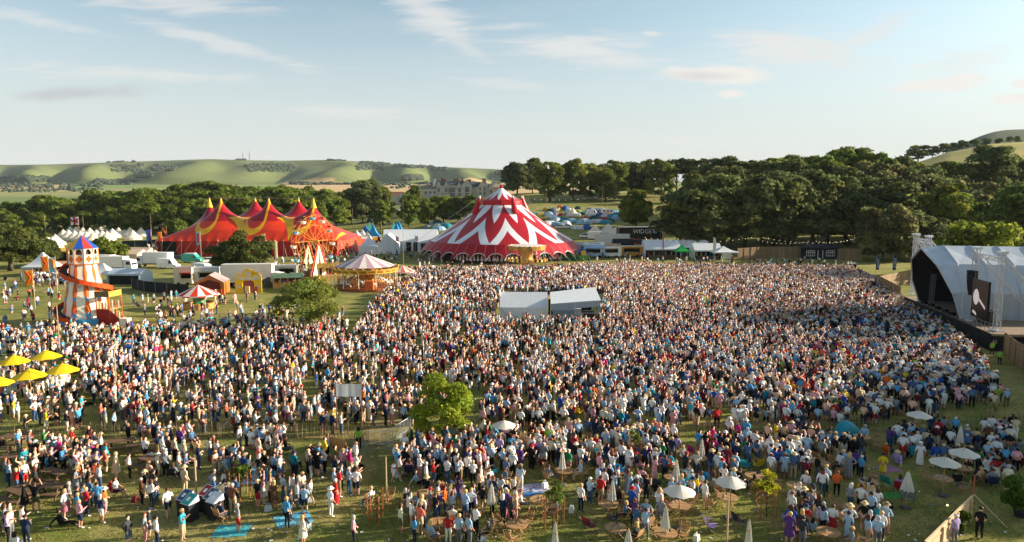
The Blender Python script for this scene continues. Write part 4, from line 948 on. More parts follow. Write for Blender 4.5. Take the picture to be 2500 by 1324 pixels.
    MB().poly(el).poly([f(12.5, 5.3, .021), f(14.6, 4.25, .021), f(14.6, 4.6, .021), f(12.6, 5.6, .021)]).poly([f(11.2, 3.5, .02), f(12.4, 3.2, .02), f(12.2, 3.6, .02), f(11.3, 3.8, .02)]).build('guitar_picture', pic, v)
    for s in (11.4, 14.4): MB().bar(f(s, 7.7), f(s, 10.5), .02).build('hoist_chain', STEEL, v)
stage()

# ------------------------------------------------------------------ timber fences
PLK = [mat('plank_%d' % i, c, .85, .3, 3) for i, c in enumerate(((.25, .165, .085), (.30, .2, .105), (.22, .15, .08)))]
def board_fence(label, pts, h=2.5, w=0.32, mats=PLK, name='timber_fence', single=False, cat='fence'):
    o = thing(name, label, cat, pts[0]); base = Vector(pts[0]); g = random.Random(len(label))
    for a, b in zip(pts, pts[1:]):
        a, b = Vector(a), Vector(b); L = (b-a).length; u = (b-a).normalized(); nrm = Vector((-u.y, u.x, 0)); n = max(1, int(L/w))
        if single:
            for k in range(n):
                p = a+u*(k+.5)*L/n-base; MB().box((0, 0, h/2), (w*.90, .03, h+g.uniform(-.02, .02)), math.atan2(u.y, u.x)).build('plank', mats[g.randrange(len(mats))], o, p)
        else:
            per = max(1, int(2.4/w)); k = 0
            while k < n:
                mb = MB()
                for q in range(k, min(n, k+per)): mb.mat(g.randrange(3)).box(a+u*(q+.5)*L/n-base+Vector((0, 0, h/2))+nrm*(.012*(q % 2)), (w*.94, .03, h+g.uniform(-.03, .03)), math.atan2(u.y, u.x))
                mb.build('fence_panel', mats, o); k += per
        for k in range(int(L/2.4)+1): MB().box(a+u*min(L, k*2.4)-base-nrm*.08+Vector((0, 0, h/2)), (.1, .1, h*1.02), math.atan2(u.y, u.x)).build('post', mats[0], o)
        for z in (.35, h*.82): MB().box((a+b)/2-base-nrm*.035+Vector((0, 0, z)), (L, .04, .1), math.atan2(u.y, u.x)).build('rail', mats[1], o)
    return o
board_fence('brown timber fence enclosing the yard left of the stage', [gp(2222, 690), gp(2146, 709), gp(2197, 739)], 2.7)
board_fence('brown timber fence at the right edge below the stage', [gp(2452, 868), gp(2478, 892), gp(2540, 930)], 2.6)
board_fence('long brown timber fence left of the dark cabin', [gp(1800, 635), gp(1856, 631), gp(1966, 630)], 3.3)
board_fence('short brown timber fence right of the dark cabin', [gp(2036, 633), gp(2104, 637)], 3.2)
PINE = [mat('pine_%d' % i, c, .8, .2, 4) for i, c in enumerate(((.62, .45, .27), (.55, .40, .24), (.66, .50, .32)))]
pf = board_fence('pale slatted board fence with a leaning prop in the lower right corner', [gp(2255, 1390), gp(2371, 1268)], 1.35, .145, PINE, 'slatted_fence', True)
q0, q1 = gp(2371, 1268), gp(2255, 1390)
MB().box((q0+q1)/2-q1+Vector((0, 0, 1.60)) if False else (q0-q1)/2+Vector((0, 0, 1.4)), ((q0-q1).length, .1, .05), math.atan2((q0-q1).y, (q0-q1).x)).build('cap_rail', PINE[0], None if False else pf)
MB().bar(q0-Vector(pf.location)+Vector((0, 0, 1.5)), q0-Vector(pf.location)+Vector((1.3, -1.0, 0)), .035).build('prop', PINE[1], pf)
# ------------------------------------------------------------------ dark cabin
def cabin():
    c = gx(2002, 192); t = thing('timber_cabin', 'low dark cabin with white-framed windows in the timber fence', 'cabin', c, R(-3)); DK = M('#1c2430', .8)
    def wall(x0, x1): MB().box(((x0+x1)/2, 0, 1.6), (x1-x0, .2, 3.2)).build('wall', DK, t)
    wall(-4.6, -.75); wall(.75, 4.6)
    MB().box((0, 0, 2.85), (1.5, .2, .7)).build('wall', DK, t); MB().box((0, 3, 1.6), (9.2, .2, 3.2)).build('wall', DK, t)
    for x in (-4.5, 4.5): MB().box((x, 1.5, 1.6), (.2, 3, 3.2)).build('wall', DK, t)
    MB().poly([(-5, -.7, 3.25), (5, -.7, 3.25), (5, 2, 4.3), (-5, 2, 4.3)], .12).build('roof', M('#20262c', .85), t); MB().poly([(5, 3.6, 3.4), (-5, 3.6, 3.4), (-5, 2, 4.3), (5, 2, 4.3)], .12).build('roof', M('#20262c', .85), t)
    for x in (-2.7, 2.7):
        wd = MB().box((x, -.12, 1.75), (2.3, .05, 1.5)).build('window', M('#35252a', .2, spec=.6), t)
        for k in range(5): MB().box((x-1.12+k*.56, -.16, 1.75), (.07, .06, 1.5)).build('glazing_bar', WHITE, wd)
        for z in (1.0, 1.95, 2.5): MB().box((x, -.165, z), (2.35, .05, .09)).build('glazing_bar', WHITE, wd)
    dr = MB().box((0, .05, 1.25), (1.1, .08, 2.5)).build('door', M('#14181e', .6), t)
    for x in (-.66, .66): MB().box((x, -.12, 1.3), (.12, .1, 2.6)).build('door_post', WHITE, t)
    MB().box((0, -1, .12), (2.2, 1.4, .24)).build('step', M('#5b3b2a', .8), t)
cabin()
# ------------------------------------------------------------------ sound desk tents in the crowd
def foh():
    C1 = M('#e6e9ec', .6, var=.06, trans=.2); c = gp(1279, 776)
    t = thing('sound_desk_tent', 'white gabled tent standing in the middle of the crowd', 'tent', c, R(-2)); w, dp, e, r = 6.9, 5.2, 1.95, 3.85
    for k in range(2):
        x0, x1 = -w/2+k*w/2, -w/2+(k+1)*w/2
        MB().poly([(x0, -dp/2, e), (x1, -dp/2, e), (x1, 0, r), (x0, 0, r)], .03).build('roof_panel', C1, t); MB().poly([(x1, dp/2, e), (x0, dp/2, e), (x0, 0, r), (x1, 0, r)], .03).build('roof_panel', C1, t)
        MB().poly([(x0, -dp/2+.02, 0), (x1, -dp/2+.02, 0), (x1, -dp/2+.02, e), (x0, -dp/2+.02, e)], .02).build('front_wall', C1, t)
    for x in (-w/2, w/2): MB().poly([(x, -dp/2, 0), (x, dp/2, 0), (x, dp/2, e), (x, 0, r), (x, -dp/2, e)]).build('gable_wall', C1, t)
    MB().poly([(-w/2-.15, -1, 2.9), (-w/2-.1, -.2, 4.6), (-w/2-.1, 2.0, 3.0)]).build('backlit_gable_tint', M('#e6d6bd', .6, trans=.3), t)  # cream colour stands in for sunlight glowing through the left gable
    for k in range(4): MB().box((.15-.02*k, -dp/2-.012, 1.25-.17*k), (.85-.07*k, .01, .035)).build('printed_line', M('#9aa0a8', .7), t)
    MB().bar((-w/2+.1, -dp/2, e), (-w/2+1.7, -dp/2-1.1, .0), .02).build('guy_rope', BLACK, t)
    c = gp(1395, 778); t = thing('mixing_platform', 'white canopy over scaffold mixing platform beside the sound tent', 'scaffold tent', c, R(4)); GS = M('#dde1e5', .6, var=.08, trans=.15)
    w = 6.9; dp = 6
    MB().poly([(-w/2, -dp/2, 2.7), (w/2+.3, -dp/2, 3.15), (w/2+.5, dp/2-.5, 4.3), (-w/2+.5, dp/2-1.2, 3.7)], .04).build('roof', GS, t)
    MB().poly([(-w/2, -dp/2-.02, 1.8), (0, -dp/2-.02, 1.75), (0, -dp/2-.02, 2.9), (-w/2, -dp/2-.02, 2.68)], .02).build('front_flap', M('#8f9aa8', .6), t)
    MB().poly([(.05, -dp/2-.02, 2.0), (w/2, -dp/2-.02, 2.25), (w/2+.25, -dp/2-.02, 3.1), (.05, -dp/2-.02, 2.9)], .02).build('front_flap', M('#9aa3ad', .6), t)
    MB().poly([(-w/2+.7, -dp/2, .5), (0, -dp/2, .5), (0, -dp/2, 1.75), (-w/2+.15, -dp/2, 1.8)], .02).build('lower_flap', M('#6f7d8c', .6), t)
    for x in (-w/2, 0, w/2):
        for y in (-dp/2, dp/2-1): MB().bar((x, y, 0), (x, y, 2.8), .06).build('scaffold_post', ALU, t)
    for z in (.5, 1.3): MB().bar((0, -dp/2, z), (w/2, -dp/2, z), .04).build('scaffold_rail', ALU, t)
    MB().box((0, 0, .4), (w, dp-.4, .2)).build('platform', M('#3a3a3c', .8), t); MB().box((0, 1.5, 1.6), (w-.4, .1, 2.2)).build('back_wall', BLACK, t)
    MB().box((.7, -1.6, 1.1), (.9, .6, 1.3)).build('equipment_rack', M('#b9bcc0', .5), t); MB().box((2.2, -1.8, 1.0), (1.4, .8, .9)).build('mixing_desk', M('#2a2a2d', .6), t)
    mb = MB(); mb.bar((w/2+1.6, -dp/2-.5, 0), (w/2+2.4, dp/2, 0), .03); mb.poly([(w/2+1.2, -dp/2-.8, 0), (w/2+2.4, dp/2, 0), (w/2+2.4, dp/2, 1.5), (w/2+1.2, -dp/2-.8, 1.1)], .04); mb.build('ramp_screen', M('#2e3a34', .8), t)
foh()
# ------------------------------------------------------------------ white marquees and stalls
CANV = M('#dfe3e6', .6, var=.06, trans=.15)
def gable_tent(label, c, rz, w, dp, e, r, m=CANV, openings=(), cat='marquee', name='frame_tent', wallm=None, gfront=False, bays=3):
    """ridge along local x; openings = list of (x0,x1) dark gaps in the front wall"""
    t = thing(name, label, cat, c, rz); wm = wallm or m
    for k in range(bays):
        x0, x1 = -w/2+k*w/bays, -w/2+(k+1)*w/bays
        MB().poly([(x0, -dp/2, e), (x1, -dp/2, e), (x1, 0, r), (x0, 0, r)], .04).build('roof_panel', m, t); MB().poly([(x1, dp/2, e), (x0, dp/2, e), (x0, 0, r), (x1, 0, r)], .04).build('roof_panel', m, t)
    for x in (-w/2+.02, w/2-.02): MB().poly([(x, -dp/2, 0), (x, dp/2, 0), (x, dp/2, e), (x, 0, r-.05), (x, -dp/2, e)]).build('gable_wall', wm, t)
    MB().poly([(-w/2, dp/2-.02, 0), (w/2, dp/2-.02, 0), (w/2, dp/2-.02, e), (-w/2, dp/2-.02, e)]).build('back_wall', wm, t)
    x = -w/2
    for a, b in list(openings)+[(w/2, w/2)]:
        if a > x+.05: MB().poly([(x, -dp/2+.02, 0), (a, -dp/2+.02, 0), (a, -dp/2+.02, e), (x, -dp/2+.02, e)], .03).build('front_wall', wm, t)
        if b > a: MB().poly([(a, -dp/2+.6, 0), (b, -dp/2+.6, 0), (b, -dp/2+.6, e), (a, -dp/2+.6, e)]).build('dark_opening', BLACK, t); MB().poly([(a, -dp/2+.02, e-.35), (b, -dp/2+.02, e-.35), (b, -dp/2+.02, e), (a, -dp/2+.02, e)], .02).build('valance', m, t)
        x = b
    return t
def pagoda(label, c, s, e, r, m=CANV, rz=0, walls=(), name='pagoda_tent'):
    t = thing(name, label, 'tent', c, rz); K = 6
    for i in range(4):
        a = PI/4+i*PI/2; ca, cb = Vector((math.cos(a), math.sin(a), 0))*s*.7071, Vector((math.cos(a+PI/2), math.sin(a+PI/2), 0))*s*.7071; mb = MB(); mb.smooth = True
        for k in range(K):
            f0, f1 = k/K, (k+1)/K; z = lambda f: e+(r-e)*(f**1.7); w_ = lambda f: 1-f*.97
            mb.add([ca*w_(f0)+Vector((0, 0, z(f0))), cb*w_(f0)+Vector((0, 0, z(f0))), cb*w_(f1)+Vector((0, 0, z(f1))), ca*w_(f1)+Vector((0, 0, z(f1)))], [(0, 1, 2, 3)])
        mb.build('roof_panel', m, t); MB().poly([ca+Vector((0, 0, e-.3)), cb+Vector((0, 0, e-.3)), cb+Vector((0, 0, e)), ca+Vector((0, 0, e))], .02).build('valance', m, t); MB().bar(ca, ca+Vector((0, 0, e)), .05).build('leg', ALU, t)
        if i in walls: MB().poly([ca*.99, cb*.99, cb*.99+Vector((0, 0, e-.3)), ca*.99+Vector((0, 0, e-.3))], .02).build('side_wall', m, t)
    return t
pagoda('white pointed pagoda tent left of the long white marquee', gx(903, 208), 5.6, 2.7, 5.8, walls=(0, 1, 2, 3))
gable_tent('long white marquee with dark doorways, centre of the far lawn', gx(1004, 217), R(4), 17, 10, 3.2, 6.6, openings=((-8, -5.9), (-5.3, -3.6), (-1.2, .4), (1.0, 2.6), (3.2, 4.8), (5.4, 7.6)), bays=5)
gable_tent('shorter white marquee with gable towards the lawn', gx(951, 211), R(4+90), 9, 7.0, 3.0, 6.0, bays=3)
gable_tent('low white marquee partly behind the left edge of the big top', gx(1062, 212), R(2), 10, 8, 3.0, 5.2, openings=((-4, -1), (0, 3)), bays=3)
# stalls along the top of the lawn (right)
def popup(label, px, Y, w, dp, e, r, m=CANV, rz=0, open_=True):
    t = gable_tent(label, gx(px, Y), rz, w, dp, e, r, m, openings=((-w/2+.15, w/2-.15),) if open_ else (), name='market_stall', cat='stall', bays=2); g = random.Random(px)
    MB().box((0, -dp/2+.3, .45), (w*.8, .5, .9)).build('counter', M('#5b4a3a', .8), t)
    for k in range(6): MB().box((-w*.4+k*w*.16, -dp/2+.5, 1.35), (.35, .25, .9)).build('hanging_goods', M(g.choice(['#4a3a78', '#90303a', '#2d5f8a', '#a88a5a', '#7a8f9a', '#32363c']), .8), t)
    return t
popup('white market stall with wide pitched canopy right of the mustard food van', 1612, 196, 10.2, 7, 2.6, 5.0)
pagoda('green canopy stall between the white market stalls', gx(1664, 191), 4.4, 2.6, 4.2, M('#1fa04a', .6, trans=.2), name='canopy_stall')
popup('white market stall behind the green canopy', 1690, 200, 8.0, 6, 2.6, 4.4)
popup('white market stall with a dark wooden front board', 1722, 194, 7.8, 6, 2.5, 4.3)
pagoda('white pop-up gazebo stall at the right end of the market row', gx(1765, 190), 7.0, 2.5, 3.9, name='gazebo_stall', walls=(0,))
for px, Y, h, col, lab in ((1740, 187, 6.6, '#dcdcc8', 'tall white feather flag by the last white gazebo'), (1617, 192, 8.0, '#b8325a', 'tall thin crimson feather flag by the white market stall'), (2137, 152, 4.6, '#1b2a4a', 'dark blue feather flag under the bushy trees, left one'), (2178, 150, 5.0, '#1d2c50', 'dark blue feather flag under the bushy trees, right one')):
    f = thing('feather_flag', lab, 'flag', gx(px, Y)); MB().bar((0, 0, 0), (0, 0, h), .03).build('pole', STEEL, f)
    W_ = .9 if h < 7 else .35
    sail = MB().poly([(0, 0, h*.32), (W_*.8, .02, h*.30), (W_, .05, h*.75), (W_*.7, .02, h*.95), (0, 0, h)], .02).build('sail', M(col, .6, trans=.2), f)
    if h < 6: text(sail, 'LSSOX', (W_*.48, -.02, h*.62), (PI/2, PI/2, 0), .75, M('#cfe0ee', .6))
# row of food vans
def food_van(label, px, Y, w, h, dp, col, rz=0, sign=None, signcol='#e8e8e8', trim=None, awning=None, hatch=(.15, .85)):
    t = thing('food_trailer', label, 'food trailer', gx(px, Y), rz); body = M(col, .5)
    a, b = -w/2+w*hatch[0], -w/2+w*hatch[1]; z0, z1 = 1.35, 2.35
    mb = MB(); mb.box((0, 0, .35+.5), (w, dp, 1.0)); mb.build('lower_body', body, t)
    MB().box((0, 0, (z1+h)/2), (w, dp, h-z1)).build('upper_body', body, t)
    MB().box(((-w/2+a)/2, 0, (z0+z1)/2), (a+w/2, dp, z1-z0)).build('end_panel', body, t); MB().box(((w/2+b)/2, 0, (z0+z1)/2), (w/2-b, dp, z1-z0)).build('end_panel', body, t)
    MB().box(((a+b)/2, .4, (z0+z1)/2), (b-a, dp-.9, z1-z0)).build('serving_hatch', M('#1d1612', .8), t)
    MB().poly([(a, -dp/2-.02, z1), (b, -dp/2-.02, z1), (b, -dp/2-.9, z1+.35), (a, -dp/2-.9, z1+.35)], .04).build('awning', M(awning or col, .6), t)
    MB().box(((a+b)/2, -dp/2-.12, z0), (b-a, .28, .06)).build('counter', M('#c8b8a0', .6), t)
    MB().box((0, 0, h+.05), (w+.1, dp+.1, .1)).build('roof', M(trim or '#d9d6cf', .6), t)
    for x in (-w*.25, w*.25): MB().bar((x, -dp/2-.01, .35), (x, -dp/2+.2, .35), .33, n=12).build('wheel', BLACK, t)
    if sign:
        s = MB().box((0, -dp/2-.06, h+.45), (w*.92, .08, .8)).build('sign_board', M(signcol, .5), t); text(s, sign, (0, -dp/2-.105, h+.45), (PI/2, 0, 0), .72, M('#27447e' if signcol == '#dfe8f2' else '#6a2a22', .6))
    return t
food_van('pale blue souvlaki food stall with a lettered sign', 1450, 196, 6.2, 3.6, 3, '#9fc0e0', R(-2), 'SOUVLAKI', '#dfe8f2', hatch=(.1, .9))
food_van('white wedge food trailer with a lettered roof sign', 1490, 196, 6.0, 3.1, 2.6, '#e3e2dd', R(-2), 'WEDGEBURGER', '#c9b9a4')
food_van('mustard yellow vintage food van with long awning', 1541, 197, 6.6, 3.0, 2.6, '#c58a24', R(-2))
gable_tent('black canopy between the white trailer and mustard van', gx(1520, 201), 0, 6, 4, 3.2, 4.6, M('#1b1c1f', .8), name='black_gazebo', cat='gazebo', openings=((-2.8, 2.8),), bays=2)
food_van('grey-white catering truck beside the green hoarding', 1418, 200, 7.2, 3.4, 2.7, '#c3cad0', R(-2), hatch=(.5, .9))
pagoda('small dark blue parasol gazebo beside the green and yellow stand', gx(1421, 192), 3.2, 2.2, 3.1, M('#23508c', .6), name='blue_gazebo')
MB().box((0, 0, 1.1), (7.5, .12, 2.2)).build('green_hoarding', M('#1f6b42', .7), None, gx(1378, 189), R(-4)); o_ = bpy.data.objects['green_hoarding']; tag(o_, 'green hoarding at the right foot of the big top', 'hoarding')
st = thing('painted_stand', 'small green and yellow painted stand below the blue gazebo', 'stand', gx(1424, 190)); MB().box((0, 0, .6), (3, 1, 1.2)).build('front', M('#4e9a3a', .6), st); MB().box((0, -.55, 2.0), (1.3, .08, 1.3)).build('yellow_board', M('#e8b62a', .6), st); MB().bar((0, -.5, 1.2), (0, -.5, 2.6), .05).build('post', STEEL, st)
# ------------------------------------------------------------------ fairground stalls on the left
def round_stall(label, px, py, Rr, e, r, n=16, cols=('#d23b22', '#ece6dc')):
    t = thing('round_stall', label, 'stall', gp(px, py))
    for k in range(n):
        a, b = 2*PI*k/n, 2*PI*(k+1)/n; P = lambda q, an, z: Vector((q*math.cos(an), q*math.sin(an), z))
        MB().poly([P(Rr, a, e), P(Rr, b, e), P(.05, b, r), P(.05, a, r)], .03).build('roof_panel', M(cols[k % 2], .6, trans=.15), t)
        MB().poly([P(Rr, a, e-.22), P(Rr, b, e-.22), P(Rr, b, e), P(Rr, a, e)], .02).build('valance', M(cols[(k+1) % 2], .6), t)
        if k % 2 == 0: MB().bar(P(Rr*.85, a, 0), P(Rr*.85, a, e), .05).build('post', WHITE, t)
    MB().lathe([(Rr*.8, 0), (Rr*.8, .9), (Rr*.72, .95), (Rr*.72, .6), (0, .6)], 16).build('counter', M('#b98a4a', .6, var=.3, scale=3), t)
    MB().lathe([(.9, .6), (.9, 1.7), (0, 1.9)], 8).build('prize_stand', M('#4a9a62', .7, var=.5, scale=6), t)
    return t
round_stall('round fairground stall with red and white striped roof', 486, 752, 3.1, 2.25, 3.75)
round_stall('small round stall with red striped roof behind the carousel', 983, 690, 2.7, 2.4, 3.6, cols=('#c8645a', '#e6d6c6'))
ot = gable_tent('orange striped stall tent with open gabled front', gp(520, 716), R(90+12), 5.4, 5.0, 2.3, 3.7, M('#b9a3a0', .6, trans=.2), wallm=M('#cf7a3c', .6, trans=.2, var=.3, scale=4), name='striped_stall', cat='stall')
MB().poly([(-2.72, -2.0, .1), (-2.72, 2.0, .1), (-2.72, 1.8, 2.2), (-2.72, 0, 2.8), (-2.72, -1.8, 2.2)]).build('opening', M('#5e2214', .8), ot)
MB().box((-2.85, 0, .5), (.4, 4.2, 1.0)).build('counter', M('#b5431e', .6, var=.3, scale=4), ot)
def arch_front():
    t = thing('painted_archway', 'yellow scalloped fairground archway painted with faces', 'archway', gp(607, 716), R(4)); YL = M('#f2c51c', .5)
    pts = [(-2.4, 0), (-1.05, 0), (-1.05, 2.0), (-.6, 2.35), (.6, 2.35), (1.05, 2.0), (1.05, 0), (2.4, 0), (2.4, 2.9)]
    for cx, cz, rr in ((1.6, 3.05, .8), (0, 3.7, 1.0), (-1.6, 3.05, .8)): pts += [(cx+rr*math.cos(a), cz+rr*.85*math.sin(a)) for a in [PI*k/8 for k in range(9)]]
    pts.append((-2.4, 2.9)); MB().poly([(x, 0, z) for x, z in pts], .15, (0, -1, 0)).build('front_board', YL, t)
    for cx, cz, rr in ((1.6, 3.0, .5), (0, 3.6, .6), (-1.6, 3.0, .5), (1.75, 1.2, .42), (-1.75, 1.2, .42)): MB().lathe([(0, 0), (rr, 0)], 14).build('painted_roundel', M('#e8d2b0', .6, var=.5, scale=6), t, (cx, -.02, cz)).rotation_euler = (PI/2, 0, 0)
    MB().box((0, -.03, 2.72), (2.6, .04, .5)).build('sign_panel', M('#e6d8bc', .6, var=.3, scale=8), t)
    MB().box((0, .6, 1.2), (2.1, .1, 2.4)).build('inner_wall', M('#8f4a58', .7), t); MB().box((-.3, .3, .6), (.8, .5, 1.2)).build('pay_desk', M('#e8c98a', .6), t)
    MB().poly([(1.2, -.9, 0), (1.9, -.9, 0), (1.75, -.5, 1.3), (1.35, -.5, 1.3)], .05).build('sandwich_board', M('#b5431e', .6), t)
arch_front()
def kiosk(label, px, py, w, h, col, top, rz=0):
    t = thing('fair_kiosk', label, 'kiosk', gp(px, py), rz); MB().box((0, 0, .5), (w, 2.2, 1.0)).build('counter', M(col, .5, var=.35, scale=3), t); MB().box((0, .9, 1.7), (w, .1, 1.5)).build('back_wall', M('#6b3a20', .7, var=.4, scale=4), t)
    for k in range(5): MB().bar((-w/2+k*w/4, -1.05, 0), (-w/2+k*w/4, -1.05, h), .06).build('post', M('#e8dcc0', .5), t)
    K = 10; pts = [(-w/2-.2, h)]+[(-w/2-.2+(w+.4)*k/K, h+.75+.35*abs(math.sin(k*PI/2.5))) for k in range(K+1)]+[(w/2+.2, h)]
    MB().poly([(x, -1.15, z) for x, z in pts], .12, (0, -1, 0)).build('fascia_board', M(top, .45, var=.4, scale=3), t)
    MB().poly([(-w/2-.1, -1.05, h+.1), (w/2+.1, -1.05, h+.1), (w/2+.1, 1.1, h+.5), (-w/2-.1, 1.1, h+.5)], .06).build('roof', M('#c9b48a', .7), t)
    for k in range(8): MB().ball((-w/2+.4+k*(w-.8)/7, -.4, 1.25), .22, nu=6, nv=4).build('prize', M(['#d8402a', '#e8b83a', '#4a88b8', '#c86a9a'][k % 4], .7), t)
    return t
kiosk('long ornate gold fairground kiosk below the ferris wheel', 802, 683, 7.4, 2.7, '#e6c27a', '#e4b25a', R(14))
kiosk('fairground kiosk with turquoise and yellow awning beside the archway', 705, 702, 5.6, 2.0, '#d9a45a', '#a9c9a8', R(12))
# black screens round the fairground backstage
def screen_run(label, pts, h, col, name='screen_fence'):
    t = thing(name, label, 'fence', pts[0])
    for a, b in zip(pts, pts[1:]):
        L = (b-a).length; n = max(1, int(L/3.2)); u = (b-a)/n
        for k in range(n):
            p = a+u*k-pts[0]; q = p+u*.985; MB().poly([p, q, q+Vector((0, 0, h)), p+Vector((0, 0, h))], .03).build('screen_panel', M(col, .85, var=.25), t); MB().bar(p, p+Vector((0, 0, h+.05)), .03).build('post', STEEL, t)
screen_run('black fabric screen fence behind the helter skelter', [gp(322, 704), gp(352, 712), gp(408, 718), gp(462, 724)], 2.0, '#1b1c20')
screen_run('grey fabric screen fence between archway and kiosk', [gp(640, 704), gp(672, 700)], 2.0, '#6b675c')
screen_run('grey fabric screen behind the gold kiosk', [gp(742, 686), gp(766, 683)], 2.4, '#857c6a')
screen_run('dark green screen fence in front of the left camp', [gp(298, 604), gp(360, 602), gp(420, 596)], 2.2, '#1f3034')
# ------------------------------------------------------------------ mansion
def mansion():
    Y = 470.0; k_ = Y/1667; c = gx(1120, Y); t = thing('stone_mansion', 'grey stone country mansion with gables and tall brick chimneys', 'mansion', c, R(2))
    ST = mat('limestone', (.56, .51, .43), .9, .25, .3); SL = mat('slate', (.085, .095, .11), .8, .2, .5); BR = mat('chimney_brick', (.30, .13, .085), .9, .2, 2); WN = M('#2a3038', .2, spec=.6); ROOF2 = mat('stone_tile', (.25, .21, .15), .9, .25, .6)
    X = lambda px: (px-1120)*k_; Zy = lambda py: 18+(475-py)*k_-c.z
    def block(x0, x1, ye, y0, dp, m=ST): MB().box(((X(x0)+X(x1))/2, y0+dp/2, Zy(ye)/2-1), (X(x1)-X(x0), dp, Zy(ye)+2)).build('wall', m, t)
    def roofx(x0, x1, ye, yr, y0, dp, m=SL):      # ridge along x
        a, b, e, r = X(x0)-.4, X(x1)+.4, Zy(ye), Zy(yr); MB().add([(a, y0-.5, e), (b, y0-.5, e), (b, y0+dp/2, r), (a, y0+dp/2, r), (b, y0+dp+.5, e), (a, y0+dp+.5, e)], [(0, 1, 2, 3), (3, 2, 4, 5), (0, 3, 5), (1, 4, 2)]).build('roof', m, t)
    def gable(x0, x1, ye, yp, y0, dp, m=ST):      # gable facing the camera
        a, b, e, p = X(x0), X(x1), Zy(ye), Zy(yp); mid = (a+b)/2
        MB().poly([(a, y0, -2), (b, y0, -2), (b, y0, e), (mid, y0, p), (a, y0, e)], .4, (0, -1, 0)).build('gable_wall', m, t); MB().box((mid, y0+dp/2+.3, e/2-1), (b-a-.1, dp, e+2)).build('wall', m, t)
        MB().add([(a-.3, y0+.5, e), (mid, y0+.5, p), (mid, y0+dp+1, p), (a-.3, y0+dp+1, e), (b+.3, y0+.5, e), (b+.3, y0+dp+1, e)], [(0, 1, 2, 3), (1, 4, 5, 2)]).build('roof', SL, t)
    def win(px, py, w, h, y0):
        f = MB().box((X(px), y0-.06, Zy(py)), (w, .12, h)).build('window', WN, t)
        for q in (-.33, 0, .33)[:2 if w < 2 else 3]: MB().box((X(px)+q*w*.9, y0-.15, Zy(py)), (.14, .1, h)).build('mullion', ST, f)
        MB().box((X(px), y0-.15, Zy(py)+h*.15), (w, .1, .14)).build('transom', ST, f)
    def chim(px, pt, pb, y0, w=1.2, m=BR): MB().box((X(px), y0, (Zy(pt)+Zy(pb))/2), (w, w, Zy(pt)-Zy(pb))).box((X(px), y0, Zy(pt)), (w+.3, w+.3, .4)).build('chimney', m, t)
    block(1012, 1066, 459, 2, 14); roofx(1012, 1066, 459, 449, 2, 14, ROOF2); gable(1012, 1030, 459, 450, 1.0, 10)
    for px in (1040, 1051, 1061): win(px, 472, 1.6, 3.6, 2)
    MB().box((X(1060), 6, Zy(445)), (1.6, 1.6, 5)).build('cupola', WHITE, t); MB().lathe([(1.2, Zy(440)), (0, Zy(434))], 8, (X(1060), 6, 0)).build('cupola_roof', SL, t)
    block(1068, 1130, 451, 0, 14); roofx(1068, 1130, 451, 438, 0, 14)
    for px in (1072, 1090, 1122): gable(px-5, px+5, 451, 443, -.8, 5)
    for px in (1072, 1090, 1122): win(px, 462, 1.7, 2.6, -.8); win(px, 474, 1.7, 2.6, -.8)
    for px in (1100, 1108): win(px, 462, 2.2, 3.0, 0); win(px, 474, 2.2, 3.0, 0)
    win(1081, 474, 1.6, 2.4, 0)
    gable(1128, 1152, 451, 437, -3.5, 18); win(1141, 461, 2.6, 3.6, -3.5); win(1141, 474, 2.6, 2.8, -3.5)
    block(1152, 1168, 455, 2, 12); roofx(1150, 1170, 455, 442, 2, 12); gable(1166, 1191, 455, 441, -.5, 14)
    for px in (1172, 1183):
        for py in (459, 470): win(px, py, 1.3, 2.2, -.5)
    block(1191, 1222, 456, 1, 14, mat('warm_stone', (.46, .34, .23), .9, .25, .4)); roofx(1190, 1223, 456, 446, 1, 14, ROOF2); block(1222, 1240, 462, 3, 12, mat('warm_stone', (0, 0, 0))); roofx(1221, 1241, 462, 449, 3, 12)
    gable(1192, 1206, 458, 449, -1.5, 8); win(1199, 465, 1.6, 2.4, -1.5); win(1210, 466, 1.4, 2.4, 1)
    for px, a, b in ((1079, 434, 445), (1083, 435, 444), (1087, 436, 444), (1110, 435, 442), (1117, 434, 446), (1129, 432, 440), (1144, 437, 444), (1148, 437, 444)): chim(px, a, b, 5)
    for px in (1179, 1182, 1185): chim(px, 435, 452, 4, .8)
    chim(1205, 433, 450, 6, 1.6, ST)
    MB().box((X(1040), -14, 2.0), (34, .8, 7)).build('garden_wall', ST, t); MB().box((X(975), -8, 1.5), (16, .8, 6)).build('garden_wall', ST, t)
    block(962, 985, 476, -4, 8, mat('chimney_brick', (0, 0, 0))); roofx(960, 987, 476, 467, -4, 8, mat('red_tile', (.26, .10, .06), .9, .2, 1))
mansion()
# radio masts on the ridge
for px, tp, lab in ((597, 370, 'thin grey radio mast on the ridge, left of the pair'), (613, 368, 'lattice radio mast on the ridge, right of the pair')):
    p = gx(px, 3290); m_ = thing('radio_mast', lab, 'mast', p); H = at(px, tp, 3290).z-p.z; mb = MB()
    truss(mb, (0, 0, -4), (0, 0, H*.75), 3.0, 6, .35); mb.build('lattice', M('#7c8186', .6), m_); MB().bar((0, 0, H*.75), (0, 0, H), .6).build('antenna', M('#8a6a66', .6), m_)
